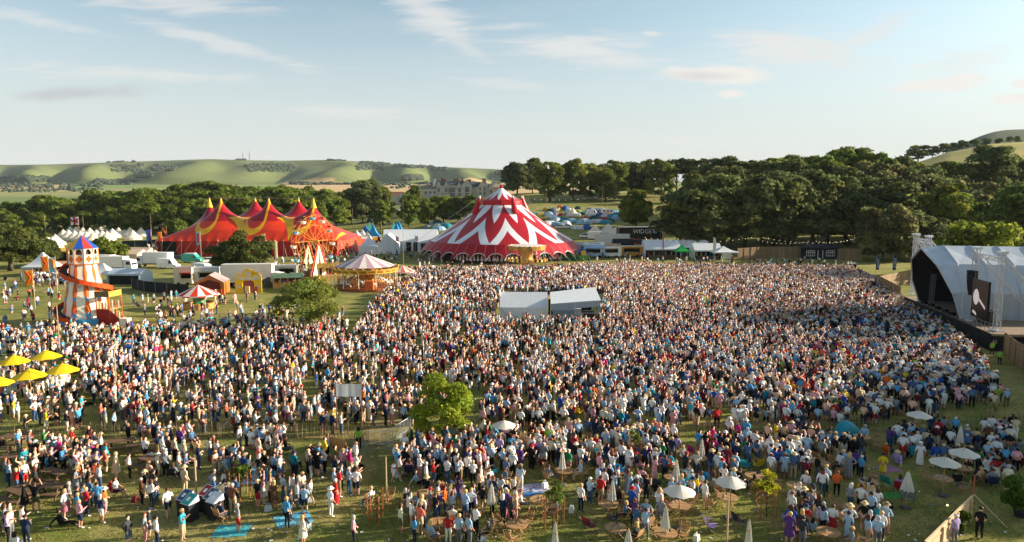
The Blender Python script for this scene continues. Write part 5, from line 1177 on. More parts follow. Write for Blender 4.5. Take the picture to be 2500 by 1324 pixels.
# ------------------------------------------------------------------ vehicles
GLASS = M('#20262b', .15, spec=.6); TYRE = M('#111112', .8); RIM = M('#9a9ca0', .4, metal=.5)
def wheels(t, xs, y, r=.36):
    for x in xs:
        for s in (-1, 1):
            wh = MB().bar((x, y*s-.11*s, r), (x, y*s+.02*s, r), r, n=14).build('wheel', TYRE, t); MB().bar((x, y*s+.02*s, r), (x, y*s+.035*s, r), r*.55, n=10).build('rim', RIM, wh)
def shell(prof, y, m, name, t, inset=0.0):
    """closed body from a side profile [(x,z)], width 2y"""
    n = len(prof); zs = [p[1] for p in prof]; zm = max(zs); vs = []
    for s in (-1, 1):
        for x, z in prof: vs.append((x, s*(y-inset*max(0, (z-1.0))/max(zm-1.0, .1)), z))
    fs = [tuple(range(n)), tuple(range(2*n-1, n-1, -1))]+[((i+1) % n, i, i+n, (i+1) % n+n) for i in range(n)]
    return MB().add(vs, fs).build(name, m, t)
def van(label, p, rz, col='#e6e6e4', L=5.4, H=2.5, roof=None, sign=None):
    t = thing('panel_van', label, 'van', p, rz); b = M(col, .35, spec=.5)
    shell([(-L/2, .35), (L/2, .35), (L/2, .95), (L/2-.75, 1.2), (L/2-1.45, H-.15), (L/2-1.7, H), (-L/2+.1, H), (-L/2, H-.2)], .97, b, 'body', t, .06)
    MB().poly([(L/2-.80, -.85, 1.28), (L/2-.80, .85, 1.28), (L/2-1.38, .78, H-.28), (L/2-1.38, -.78, H-.28)], .02).build('windscreen', GLASS, t)
    for s in (-1, 1):
        MB().poly([(L/2-1.05, .985*s, 1.3), (L/2-1.95, .985*s, 1.3), (L/2-1.95, .955*s, H-.4), (L/2-1.45, .955*s, H-.4)]).build('side_window', GLASS, t); MB().box((L/2+.01, .72*s, .75), (.05, .3, .2)).build('headlight', M('#f2f0e4', .2), t)
    if roof: MB().box((-.4, 0, H+.12), (L*.55, 1.5, .26), taper=.85).build('pop_top', M(roof, .6), t)
    if sign: text(t, sign, (-.6, -.985, 1.75), (PI/2, 0, 0), .5, M('#4a6a4a', .6))
    wheels(t, (-L/2+1.0, L/2-1.0), .9); return t
def car(label, p, rz, col='#30343a'):
    t = thing('parked_car', label, 'car', p, rz); shell([(-2.1, .3), (2.1, .3), (2.12, .7), (1.95, .85), (.95, .95), (-1.9, .98), (-2.12, .8)], .88, M(col, .3, spec=.6), 'body', t)
    shell([(.95, .94), (.3, 1.42), (-1.2, 1.45), (-1.9, .96)], .78, GLASS, 'cabin_glass', t, .1); shell([(.32, 1.41), (.28, 1.47), (-1.18, 1.5), (-1.25, 1.44)], .66, M(col, .3, spec=.6), 'roof', t)
    for s in (-1, 1): MB().box((2.1, .62*s, .66), (.06, .32, .14)).build('headlight', M('#f2f0e4', .2), t); MB().box((-2.12, .66*s, .75), (.05, .25, .16)).build('tail_light', M('#9a1a16', .3), t)
    wheels(t, (-1.3, 1.3), .82, .32); return t
def truck(label, p, rz, box='#ece9e2', cab='#e8e8e6', L=7.0, H=3.6, cabL=2.0, name='box_truck', sign=None, W=1.25):
    t = thing(name, label, 'truck', p, rz); zb = 1.0
    MB().box((-cabL/2, 0, zb+(H-zb)/2), (L, 2*W, H-zb)).build('box_body', M(box, .55, var=.07), t); MB().box((-cabL/2, 0, H+.02), (L+.06, 2*W+.06, .06)).build('roof_trim', M('#c9c6bf', .6), t)
    for x in (-L/2-cabL/2+.02, L/2-cabL/2-.02):
        for s in (-1, 1): MB().box((x, s*W, zb+(H-zb)/2), (.08, .08, H-zb)).build('corner_post', M('#a8a6a0', .5), t)
    x0 = L/2-cabL/2+.12
    shell([(x0, .55), (x0+cabL-.1, .55), (x0+cabL, 1.4), (x0+cabL-.25, 2.7), (x0+.5, 2.9), (x0, 2.9)], W-.08, M(cab, .4, spec=.5), 'cab', t)
    MB().poly([(x0+cabL-.01, -W+.2, 1.55), (x0+cabL-.01, W-.2, 1.55), (x0+cabL-.24, W-.25, 2.55), (x0+cabL-.24, -W+.25, 2.55)], .02).build('windscreen', GLASS, t)
    for s in (-1, 1): MB().box((x0+cabL*.55, s*(W-.07), 2.0), (cabL*.5, .03, .75)).build('side_window', GLASS, t); MB().box((x0+cabL-.02, s*(W-.4), .85), (.06, .4, .22)).build('headlight', M('#f2f0e4', .2), t)
    MB().box((-cabL/2, 0, .82), (L, 1.0, .3)).build('chassis', BLACK, t); wheels(t, (-L/2-cabL/2+1.2, -L/2-cabL/2+2.3, x0+cabL*.5), W-.1, .48); return t
def caravan(label, p, rz, col='#e2e0da', L=5.2):
    t = thing('caravan', label, 'caravan', p, rz); shell([(-L/2, .5), (L/2, .5), (L/2+.1, 1.3), (L/2-.25, 2.35), (L/2-.6, 2.55), (-L/2+.4, 2.55), (-L/2, 2.2)], 1.1, M(col, .45), 'body', t)
    for s in (-1, 1):
        for x in (-1.5, 0.2, 1.6): MB().box((x, 1.105*s, 1.65), (.9, .02, .6)).build('window', GLASS, t)
    MB().box((L/2-.05, 0, 1.7), (.12, 1.5, .6)).build('front_window', GLASS, t); MB().bar((L/2, 0, .5), (L/2+1.1, 0, .5), .06).build('drawbar', STEEL, t); wheels(t, (-.2,), 1.05, .34); return t
truck('white box lorry with white cab behind the helter skelter', gp(287, 662), R(-4), L=6.4, H=3.5)
truck('tall white box lorry parked in front of the red marquee', gp(378, 652), R(172), L=6.8, H=3.7, cab='#dedede')
van('small white box van parked in front of the tall white lorry', gp(412, 656), R(-6), L=5.0, H=2.5)
van('turquoise vintage van with white pop-top by the red marquee', gp(470, 641), R(-3), '#35a796', 5.2, 2.3, '#d9dce0')
car('dark car parked between the white lorry and turquoise van', gp(436, 636), R(10), '#23364a'); car('white estate car half hidden by the dark round tree', gp(515, 642), R(30), '#d8d9d8')
truck('white articulated trailer with open side beyond the helter skelter', gp(262, 652), R(-3), L=5.0, H=3.0)
truck('long cream lorry trailer behind the yellow archway', gp(620, 700), R(7), '#efe7d8', '#d8d5cd', 9.5, 4.5, name='show_lorry')
t = food_van('cream food van with red-framed open hatch', 452, 137, 3.4, 3.6, 2.8, '#d9cbb2', R(10), trim='#b8a4a0', awning='#d8402a', hatch=(.35, .95))
food_van('silver catering trailer with dark open side under the round tree', 507, 139, 5.4, 3.4, 2.6, '#b9bcbc', R(8), trim='#cfcfcc', hatch=(.25, .95))
food_van('white kitchen trailer with open hatch behind the kiosk', 700, 146, 4.6, 3.0, 2.5, '#d6d2c8', R(6), hatch=(.2, .9))
van('white camper with sloping windscreen left of the round tree', gp(497, 668), R(-25), '#dcdedd', 5.6, 2.4)
gable_tent('open-fronted white canopy stall behind the helter skelter stairs', gp(318, 692), R(-5), 7.0, 4.5, 2.2, 3.1, M('#c3cfdb', .6, trans=.15), openings=((-3.3, 3.3),), name='canopy_stall', cat='stall', bays=2)
pagoda('grey-white peaked awning beside the helter skelter tower', gp(255, 690), 4.6, 2.2, 4.0, name='peaked_awning')
gable_tent('long pale brown tent roof behind the white lorry', gp(300, 640), R(-4), 12, 6, 2.4, 3.5, M('#cdb29a', .7), name='store_tent', cat='tent', bays=3)
gable_tent('peaked canvas tent beside the tall white lorry', gp(345, 638), R(-4), 6, 6, 2.4, 3.8, M('#bfa894', .7), name='store_tent', cat='tent', bays=2)
car('low brown sports car by the big top, right side', gx(1372, 205), R(4), '#8a8d92')
truck('black box trailer lettered WIDGET on its long side', gx(1560, 229), R(9), '#25221f', '#25221f', 14.5, 4.6, .6, 'widget_trailer')
wt = [o for o in bpy.data.objects if o.name.startswith('widget_trailer')][0]; wt.name = 'lorry_trailer'
text(wt, 'WIDGET', (1.2, -1.262, 3.1), (PI/2, 0, 0), 2.0, M('#e6e6e2', .6)); MB().poly([(4.6, -1.265, 2.5), (5.7, -1.265, 2.5), (5.7, -1.265, 3.5), (5.4, -1.265, 3.2), (5.1, -1.265, 4.0), (4.9, -1.265, 3.2), (4.6, -1.265, 3.5)]).build('blue_emblem', M('#5ab7cf', .6), wt)
truck('white articulated lorry with bright orange-red cab', gx(1503, 214), R(4), '#e6dccb', '#d8401c', 10.6, 4.2, 2.3, 'articulated_lorry')
def telehandler():
    t = thing('wheeled_loader', 'yellow wheeled loader with dark cab behind the black canopy', 'loader', gx(1564, 212), R(5)); Yl = M('#d69a1e', .5)
    MB().box((0, 0, 1.1), (3.6, 1.5, .7)).build('chassis', Yl, t); MB().box((-.6, 0, 2.1), (1.5, 1.3, 1.5), taper=.85).build('cab', GLASS, t); MB().box((1.3, 0, 1.7), (1.3, 1.2, .6)).build('bonnet', Yl, t); MB().bar((-1.4, .5, 2.0), (2.9, .5, 1.2), .18).build('boom', Yl, t); MB().box((3.1, 0, .8), (.5, 2.0, .7)).build('bucket', M('#8a7a4a', .6), t); wheels(t, (-1.3, 1.4), .85, .62)
telehandler()
car('blue-grey four-wheel drive car right of the WIDGET trailer', gx(1605, 222), R(0), '#6c7a86')
van('white signwritten van parked below the camp', gx(1457, 232), R(-3), '#e4e6e2', 6.0, 2.6)
# ------------------------------------------------------------------ tents
def cone_tent_mesh(n, r, wall, h, m):
    mb = MB(); mb.smooth = True
    for j in range(n):
        a, b = 2*PI*j/n, 2*PI*(j+1)/n; K = 5
        P = lambda q, an, z: (q*math.cos(an), q*math.sin(an), z)
        mb.add([P(r*1.02, a, 0), P(r*1.02, b, 0), P(r, b, wall), P(r, a, wall)], [(0, 1, 2, 3)])
        for k in range(K):
            f0, f1 = k/K, (k+1)/K; rr = lambda f: r*(1-f)*(1-.16*math.sin(PI*f))+.03; zz = lambda f: wall+(h-wall)*f
            mb.add([P(rr(f0), a, zz(f0)), P(rr(f0), b, zz(f0)), P(rr(f1), b, zz(f1)), P(rr(f1), a, zz(f1))], [(0, 1, 2, 3)])
    return mb.mesh('canvas', m)
BELL = M('#eadfcb', .8, trans=.2, var=.08); BELLM = cone_tent_mesh(16, 2.5, .65, 3.0, BELL)
DOORM = MB().poly([(-.45, -2.46, .02), (.45, -2.46, .02), (.12, -1.25, 1.75), (-.12, -1.25, 1.75)], .02).mesh('door', M('#a08c72', .8))
PEAKM = MB().lathe([(.09, 2.95), (.07, 3.15), (0, 3.2)], 8).mesh('cap', M('#8d7c66', .8))
def bell(p, s=1.0, rz=None):
    o = thing('bell_tent', 'x', 'tent', p, random.uniform(0, 6) if rz is None else rz, 'cream bell tents', (s, s, s)); obj('canvas', BELLM, o); obj('door', DOORM, o); obj('cap', PEAKM, o)
    MB().bar((0, 0, 0), (0, 0, 3), .03).build('pole', WOODL, o) if False else None
    return o
pts = [(155, 583), (168, 584), (183, 586), (197, 588), (212, 590), (228, 591), (172, 574), (186, 575), (203, 577), (220, 578), (236, 584), (250, 586), (262, 588), (275, 580), (290, 577), (305, 574), (318, 577), (330, 571), (345, 577), (300, 565), (283, 568), (264, 572), (325, 585), (247, 570)]
bl = [bell(gp(x, y), 1.3) for x, y in pts]; order_labels(bl, 'cream bell tent in the rows beyond the helter skelter, %s from the left')
bl2 = [bell(gp(x, y), 1.3) for x, y in ((80, 604), (92, 600), (104, 604), (116, 602), (129, 606), (98, 612), (112, 614), (136, 598))]; order_labels(bl2, 'cream bell tent beside the dark trees at the left edge, %s from the left')
bl3 = [bell(gx(px, Y), s) for px, Y, s in ((1452, 243, 1.25), (1484, 245, 1.35), (1503, 236, 1.3), (1523, 230, 1.0), (1541, 234, 1.35), (1560, 232, 1.0), (1590, 236, 1.4), (1600, 262, 1.2), (1398, 305, 1.25))]; order_labels(bl3, 'cream bell tent in the camp behind the WIDGET trailer, %s from the left')
pagoda('white peaked tent with brown props at the left of the helter skelter', gp(108, 672), 6.0, 2.2, 5.2, walls=(0, 1), name='peaked_tent')
gable_tent('small striped stall left of the helter skelter slide', gp(142, 668), R(5), 5.0, 3.0, 2.2, 2.9, M('#b98a66', .7), openings=((-2.2, 2.2),), name='bar_stall', cat='stall', bays=1)
gable_tent('yellow fronted bar stall behind the orange flags', gp(140, 636), R(0), 9.0, 5.0, 2.8, 3.6, M('#e3b84a', .6), openings=((-4.2, 4.2),), name='bar_stall', cat='stall', bays=2)
def dome(p, r, h, col, col2, rz, tunnel=1.0):
    o = thing('dome_tent', 'x', 'tent', p, rz, 'camping tents'); mb = MB(); mb.smooth = True; n, K = 12, 5
    def pt(j, k):
        a = 2*PI*j/n; f = k/K*PI/2; sq = 1+.10*abs(math.cos(2*a)); return (r*tunnel*math.cos(f)**.8*math.cos(a)*sq, r*math.cos(f)**.8*math.sin(a)*sq, h*math.sin(f))
    for k in range(K):
        for j in range(n): mb.add([pt(j, k), pt(j+1, k), pt(j+1, k+1), pt(j, k+1)], [(0, 1, 2, 3)])
    mb.build('flysheet', M(col, .6, trans=.2), o); d = MB(); d.smooth = True
    for k in range(3):
        d.add([tuple(1.02*c for c in pt(8, k)), tuple(1.02*c for c in pt(10, k)), tuple(1.02*c for c in pt(10, k+1)), tuple(1.02*c for c in pt(8, k+1))], [(0, 1, 2, 3)])
    d.build('door_panel', M(col2, .6, trans=.2), o); return o
CAMPC = {'blue': '#1f62b0', 'royal blue': '#2a4a9a', 'teal': '#2a8f96', 'green': '#2f7a4e', 'lime green': '#8aa63a', 'red': '#b02a2a', 'orange': '#d96a22', 'yellow': '#e0b62c', 'grey': '#78828a', 'white': '#d5d9da', 'navy': '#22304c', 'purple': '#5a4a86', 'pale blue': '#8fb6cf', 'dark green': '#24413a'}
def scatter_domes(boxes, place):
    g = random.Random(len(place)); out = []; used = {}
    for x0, x1, y0, y1, n, big in boxes:
        for _ in range(n):
            p = gp(g.uniform(x0, x1), g.uniform(y0, y1))
            if p is None or any((p-q.location).length < 2.6*big for q in out): continue
            cn = g.choice(list(CAMPC)+['white', 'grey', 'pale blue', 'teal', 'white', 'grey', 'blue', 'dark green']); c2 = g.choice(list(CAMPC)+['grey', 'white', 'navy']); out.append(dome(p, g.uniform(1.3, 2.1)*big, g.uniform(1.2, 1.9)*big, CAMPC[cn], CAMPC[c2], g.uniform(0, 6), g.uniform(1, 1.5))); used.setdefault((cn), []).append(out[-1])
    for cn, os_ in used.items():
        if len(os_) == 1: os_[0]['label'] = '%s dome tent %s' % (cn, place)
        else: order_labels(os_, cn+' dome tent '+place+', %s of them from left')
scatter_domes([(1325, 1420, 510, 528, 22, 1.0), (1330, 1390, 530, 554, 20, 1.1), (1390, 1510, 518, 547, 34, 1.25), (1400, 1440, 552, 562, 3, 1), (1610, 1660, 508, 535, 14, 1.1), (1605, 1680, 538, 558, 16, 1.2), (1480, 1510, 515, 530, 4, 1)], 'right of the big top')
scatter_domes([(850, 930, 500, 530, 13, 1.0), (935, 985, 505, 525, 8, 1.0), (1040, 1105, 548, 568, 10, 1.25), (900, 930, 512, 545, 5, 1)], 'left of the big top')
scatter_domes([(355, 480, 548, 562, 14, 1.1)], 'behind the red marquee')
# peaked festival tents in blue and green
pk = []
for px, Y, s, r, col in ((872, 250, 4.5, 5.0, '#dfe3e6'), (886, 252, 4.5, 5.0, '#e6e2d4'), (893, 258, 5, 6.6, '#2f74b8'), (903, 262, 5.5, 7.4, '#5cc0a8'), (912, 258, 5, 6.6, '#3a9ad0'), (897, 248, 4, 4.6, '#b6ab9a'), (962, 256, 5, 6.8, '#4ab8b0'), (969, 254, 5, 6.4, '#2a86c8'), (975, 258, 5, 7.0, '#2f9ad0')):
    pk.append(pagoda('x', gx(px, Y), s, 2.2, r, M(col, .6, trans=.2), name='peaked_stall', rz=random.uniform(-.3, .3)))
order_labels(pk, 'peaked coloured market tent behind the red marquee, %s from the left')
row_ = MB(); pav = gable_tent('long low white pavilion with blue valance behind the red marquee', gx(880, 243), R(-6), 14, 4, 2.4, 3.2, openings=((-6.5, -4.5), (-3.5, -1.5), (-.5, 1.5), (2.5, 4.5)), bays=4)
o = thing('box_trailer', 'white box trailer beside the yellow trailer', 'trailer', gx(887, 232), R(-5)); MB().box((0, 0, 1.9), (4.2, 2.4, 2.6)).build('body', WHITE, o); MB().box((1.3, -1.21, 1.7), (.9, .03, 2.0)).build('door', M('#c9ccce', .5), o); wheels(o, (-.5, .4), 1.1, .35); MB().bar((-2.1, 0, .6), (-3.2, 0, .6), .06).build('drawbar', STEEL, o)
o = thing('box_trailer', 'yellow box trailer behind the white pagoda', 'trailer', gx(913, 236), R(-5)); MB().box((0, 0, 1.9), (4.0, 2.4, 2.6)).build('body', M('#e8b021', .5), o); MB().lathe([(0, 0), (.5, 0)], 12).build('round_emblem', M('#3a2a1a', .6), o, (1.3, -1.215, 1.8)).rotation_euler = (PI/2, 0, 0); wheels(o, (-.5, .4), 1.1, .35)
van('white van among the camping tents on the right', gx(1445, 310), R(-12), '#e2e4e2', 5.5, 2.6); caravan('white caravan beside the camping van', gx(1462, 318), R(-8)); caravan('pale caravan left of the big egg-shaped tree', gx(1482, 312), R(-3)); car('dark car parked left of the egg-shaped tree', gx(1500, 308), R(170), '#26303a')
car('white car in the camp above the big top edge', gx(1370, 262), R(5), '#dcdcda'); car('silver car in the camp beside the blue tent', gx(1388, 263), R(5), '#c9cdd0'); van('yellow van in the camp at the right edge of the big top', gx(1320, 292), R(0), '#d9a81e', 4.6, 2.2); car('white car parked on the track below the bell tents', gx(1430, 236), R(12), '#dfe0de'); car('pale car parked behind the clump left of the big top', gx(1142, 262), R(8), '#cfd6dc')
van('white van half hidden behind the shrubs at the camp fence', gx(1305, 300), R(6), '#c8d0cc', 5, 2.3)
# ------------------------------------------------------------------ flags and poles
def flag_pole(label, px, Y, h, fl=None, dxy=(2.2, 0), fh=3.0, design=None, lean=0.0):
    t = thing('flag_pole' if fl else 'lamp_pole', label, 'flag' if fl else 'pole', gx(px, Y)); MB().bar((0, 0, 0), (lean, 0, h), .06, r1=.04, n=6).build('pole', M('#b59a7c', .7), t)
    if fl:
        mb = MB(); n = 8
        for k in range(n):
            f0, f1 = k/n, (k+1)/n; w = lambda f: .22*math.sin(f*6); mb.add([(lean+dxy[0]*f0, dxy[1]*f0+w(f0), h-.2-fh-.25*f0), (lean+dxy[0]*f1, dxy[1]*f1+w(f1), h-.2-fh-.25*f1), (lean+dxy[0]*f1, dxy[1]*f1+w(f1), h-.2-.25*f1), (lean+dxy[0]*f0, dxy[1]*f0+w(f0), h-.2-.25*f0)], [(0, 1, 2, 3)])
        c = mb.build('cloth', M(fl, .7, trans=.3), t)
        for pts_, col in (design or ()):
            s = .35 if dxy[0] > 0 else .35
            MB().poly([(lean+dxy[0]*u, dxy[1]*u-.30, h-.2-fh+fh*v-.2*u) for u, v in pts_], .6, (0, -1, 0)).build('painted_stripe', M(col, .7, trans=.3), c)
    return t
K_ = [([(.75, 1.0), (.98, 1.0), (.38, .52), (.15, .52)], '#e2641c'), ([(.15, .52), (.38, .52), (.98, 0), (.75, 0)], '#e2641c')]
flag_pole('yellow flag with an orange chevron at the left edge', 86, 108, 6.4, '#f2b42a', (-1.25, 0), 2.4, K_)
flag_pole('yellow and orange flag beside the light blue flag', 124, 120, 7.6, '#efb63a', (-1.2, 0), 2.6, K_)
flag_pole('light blue flag with a rainbow arc beside the orange flag', 141, 122, 7.2, '#8fc6e2', (-1.3, 0), 2.6, [([(.1, .8), (.5, .95), (.55, .8), (.25, .55), (.3, .25), (.1, .25)], '#e8a04a')])
flag_pole('red white and blue union flag above the bell tents', 196, 230, 11.0, '#dcd8d6', (-2.6, 0), 2.6, [([(0, .42), (1, .42), (1, .58), (0, .58)], '#b32430'), ([(.42, 0), (.58, 0), (.58, 1), (.42, 1)], '#b32430'), ([(0, .85), (.3, .62), (.12, .62), (0, .72)], '#1d3a7a'), ([(.7, .62), (1, .85), (1, .7), (.88, .62)], '#1d3a7a'), ([(0, .28), (.12, .38), (.3, .38), (0, .15)], '#1d3a7a')])
flag_pole('bright blue flag left of the red marquee entrance', 372, 205, 8.0, '#2a92cf', (-1.5, 0), 3.4, [([(.2, 0), (.6, 0), (.3, 1), (.05, 1)], '#7a4a9a')]); flag_pole('yellow-orange flag left of the red marquee', 397, 204, 7.4, '#f0b04a', (-1.2, 0), 3.2, K_); flag_pole('dark red flag with orange stripe by the red marquee', 409, 214, 8.4, '#7d1a1e', (-1.3, 0), 2.8, [([(0, .2), (.3, 0), (1, .9), (.8, 1)], '#d8862a')]); flag_pole('pale blue flag on a white pole before the red marquee', 492, 190, 8.2, '#7cb8d4', (-1.2, 0), 3.6, [([(.2, .1), (.7, .2), (.6, .9), (.15, .8)], '#c84a58')])
flag_pole('upright cream and orange banner in front of the red marquee', 650, 176, 8.4, '#f0c88a', (-1.3, 0), 3.6, [([(0, 0), (1, 0), (1, .45), (0, .5)], '#d84a1c')]); flag_pole('tall cream feather banner by the marquee doorway', 672, 178, 6.5, '#d9cfae', (.7, 0), 4.5)
for px, Y, col in ((923, 196, '#7a2a34'), (967, 197, '#c9a2a4'), (1014, 198, '#e2c8c8')): flag_pole('small hanging banner, %s, in front of the white marquees' % {923: 'dark maroon', 967: 'faded pink', 1014: 'pale pink'}[px], px, Y, 6.4, col, (.9, 0), 1.4)
poles = []
for px, Y, h in ((295, 310, 10), (205, 300, 9), (112, 306, 9), (370, 300, 10), (862, 300, 12), (862+70, 225, 9), (985, 300, 14), (985, 178, 9.5), (1608, 300, 12), (1333, 300, 12), (1470, 330, 12), (1588, 215, 11)): poles.append(flag_pole('x', px, Y, h))
order_labels(poles, 'slender bare lighting pole in the far field, %s from the left')
fp = []
for px, base, top in ((128, 790, 655), (286, 975, 836), (148, 882, 746), (480, 1215, 1118), (944, 1216, 1116), (1774, 1345, 1212)): p = gp(px, base); fp.append(flag_pole('x', px, p.y, at(px, top, p.y).z, lean=-.0))
order_labels(fp, 'slender wooden festoon pole rising out of the crowd, %s from the left')
pp = gp(2376, 1300); o = thing('festoon_pole', 'reddish post at the end of the slatted fence in the lower right', 'pole', q0); MB().bar((0, 0, 0), (.02, 0, 2.75), .045, n=6).build('pole', M('#a8563a', .7), o); MB().bar((0, 0, 2.6), (.02, 0, 2.85), .06, n=6).build('clamp', BLACK, o)
# ------------------------------------------------------------------ strings of lamps
def bulbmat():
    m = bpy.data.materials.new('lit_bulb'); m.use_nodes = True; b = m.node_tree.nodes['Principled BSDF']; b.inputs['Base Color'].default_value = (.9, .8, .6, 1); b.inputs['Emission Color'].default_value = (1, .78, .45, 1); b.inputs['Emission Strength'].default_value = 1.1; return m
BULB = bulbmat(); BULBM = MB().ball((0, 0, -.14), .11, nu=6, nv=5).mesh('bulb', BULB)
def festoon(label, pts, n, sag, s=1.0):
    t = thing('festoon_string', label, 'string lights', pts[0])
    for a, b in zip(pts, pts[1:]):
        L = [a.lerp(b, f)-pts[0]+Vector((0, 0, -sag*4*f*(1-f))) for f in [k/n for k in range(n+1)]]
        MB().tube(L, .012*s, 4).build('cable', BLACK, t)
        for k in range(1, n): obj('bulb', BULBM, t, L[k], 0, s)
festoon('string of warm bulbs in front of the dark right wood', [at(1560, 576, 188), at(1850, 577, 190), at(2110, 580, 186)], 19, 1.6, .6)
festoon('second string of warm bulbs above the timber fence', [at(1840, 582, 184), at(1985, 586, 187), at(2095, 577, 184)], 13, 1.2, .6)
festoon('warm bulbs hanging over the lower right lawn', [at(2376, 1216, q0.y), at(2100, 1235, 42)], 5, .4, .55)
festoon('long bulb string across the rise behind the camp', [at(1260, 482, 352), at(1470, 480, 360), at(1640, 484, 360)], 14, 1.5, .9)
# ------------------------------------------------------------------ garden furniture
def pz(px, py, z):
    d = ray(px, py); t = (z-HC)/d[2]; return Vector((d[0]*t, d[1]*t, 0))
TEAK = [mat('teak_%d' % i, c, .6, .2, 8) for i, c in enumerate(((.36, .20, .085), (.42, .24, .10), (.30, .17, .075)))]
KEEP = []            # footprints people keep clear of: (x, y, radius)
def parasol_open(label, p, r, z, col, name='parasol', group=None, lift=.55, n=8):
    t = thing(name, label, 'parasol', p, random.uniform(0, 1), group); m = M(col, .7, trans=.25, var=.05)
    for k in range(n):
        a, b = 2*PI*k/n, 2*PI*(k+1)/n; mid = (a+b)/2; P = lambda q, an, h: Vector((q*math.cos(an), q*math.sin(an), h)); mb = MB(); mb.smooth = True
        mb.add([P(r, a, z), P(r*.97, mid, z+.05), P(r, b, z), P(r*.5, b, z+lift*.55), P(r*.49, mid, z+lift*.53), P(r*.5, a, z+lift*.55), P(.03, mid, z+lift)], [(0, 1, 4, 5), (1, 2, 3, 4), (5, 4, 6), (4, 3, 6)]); mb.build('canopy_panel', m, t)
        MB().bar((0, 0, z+lift*.4), P(r*.98, a, z-.01), .012).build('rib', WOODL, t)
    MB().bar((0, 0, 0), (0, 0, z+lift+.08), .025, n=6).build('pole', WOODL, t); MB().ball((0, 0, z+lift+.1), .05).build('finial', WOODL, t); MB().box((0, 0, .05), (.5, .5, .1)).build('base', M('#55575a', .8), t)
    return t
def parasol_closed(p, h, fat=1.0):
    t = thing('folded_parasol', 'x', 'parasol', p, random.uniform(0, 6), 'folded white parasols'); mb = MB(); mb.smooth = True; n, K = 16, 6; f_ = lambda k, j: (.045+.135*fat*(k/K)**.9)*(1.28 if j % 2 else .75)
    L = 1.08; top = h-.05
    for k in range(K):
        for j in range(n):
            q = [(f_(kk, jj)*math.cos(2*PI*jj/n), f_(kk, jj)*math.sin(2*PI*jj/n), top-L*kk/K-(.07 if jj % 2 and kk == K else 0)) for kk, jj in ((k+1, j), (k+1, j+1), (k, j+1), (k, j))]; mb.add(q, [(0, 1, 2, 3)])
    mb.build('canopy', M('#dcd6c8', .75, trans=.1), t); MB().bar((0, 0, 0), (0, 0, h+.05), .025, n=6).build('pole', WOODL, t); MB().lathe([(.12, top-.45), (.13, top-.5)], 10).build('tie', WOODL, t); MB().box((0, 0, .05), (.45, .45, .1)).build('base', M('#55575a', .8), t)
    KEEP.append((p.x, p.y, .4)); return t
for i, (px, py, lab) in enumerate(((1230, 1032, 'open white parasol just right of the bright young tree'), (1660, 1192, 'open white parasol over a table, lower centre right'), (1785, 1170, 'open white parasol behind the festoon pole, right of another'), (2245, 1008, 'open white parasol beyond the paling fence on the right'), (2308, 1122, 'open white parasol, left of the overlapping pair at right'), (2355, 1100, 'open white parasol, right of the overlapping pair at right'))):
    p = pz(px, py, 2.3); parasol_open(lab, p, .86, 2.05, '#e4ded2', lift=.42); KEEP.append((p.x, p.y, .5))
yp = []
for px, py in ((33, 878), (112, 866), (72, 912), (152, 899), (-12, 930)):
    p = pz(px, py, 2.6); yp.append(parasol_open('x', p, 1.38, 2.3, '#e6c81e', 'yellow_parasol', 'yellow parasols', .75))
order_labels(yp, 'open yellow parasol at the left edge of the crowd, %s from the left')
fc = [parasol_closed(pz(px, py, 2.25), 2.25, f) for px, py, f in ((1373, 1100, 1), (1540, 1045, .9), (1714, 1072, 1), (1652, 1122, 1.1), (1496, 1172, 1), (1626, 1236, 1.2), (1535, 1292, 1.35), (1356, 1276, .9), (1830, 1270, .8), (1200, 1180, 1.2), (2347, 1040, 1.1), (2218, 1150, 1.9))]
order_labels(fc, 'folded off-white parasol among the tables, %s from the left')
# round slatted tables
def table_proto():
    t = thing('garden_table', 'x', 'table', (0, 0, 0), 0, 'round teak garden tables')
    r = .56; n = 9; w = 2*r/n
    for k in range(n):
        y = -r+w*(k+.5); h = math.sqrt(max(.01, r*r-y*y)); MB().box((0, y, .735), (2*h*.98, w*.9, .025)).build('slat', TEAK[k % 3], t)
    MB().lathe([(r-.02, .70), (r+.02, .70), (r+.02, .745), (r-.02, .745), (r-.02, .70)], 24).build('rim', TEAK[0], t)
    for s in (-1, 1):
        for q in (-.3, .3): MB().bar((q, -.38*s, 0), (q*.9, .34*s, .71), .022, n=4).build('leg', TEAK[1], t)
    MB().bar((-.3, 0, .36), (.3, 0, .36), .02).build('stretcher', TEAK[0], t)
    return t
tp0 = table_proto(); TAB = []
tpx = [(1435, 1078), (1521, 1098), (1706, 1117), (1377, 1148), (1644, 1164), (1318, 1219), (1486, 1230), (1659, 1234), (1776, 1213), (1503, 1287), (1626, 1300), (1262, 1279), (1842, 1160), (1772, 1070), (1883, 1080), (2002, 1055), (2105, 1066), (2241, 1052), (2068, 1111), (1945, 1185), (2302, 1168), (2352, 1142), (2080, 1238), (2023, 1298), (2121, 1176), (1213, 1177), (1036, 1205), (1073, 1273), (2005, 1130)]
g = random.Random(4)
def bottle_mesh(): return MB().lathe([(.035, 0), (.037, .16), (.012, .22), (.012, .29), (0, .29)], 8).mesh('bottle', M('#2f4a38', .2, spec=.6))
BOT = bottle_mesh(); CUP = MB().lathe([(.03, 0), (.04, .12), (.036, .12), (.028, .01), (0, .01)], 10).mesh('cup', M('#e8e2d2', .4, trans=.3)); SMALL = []
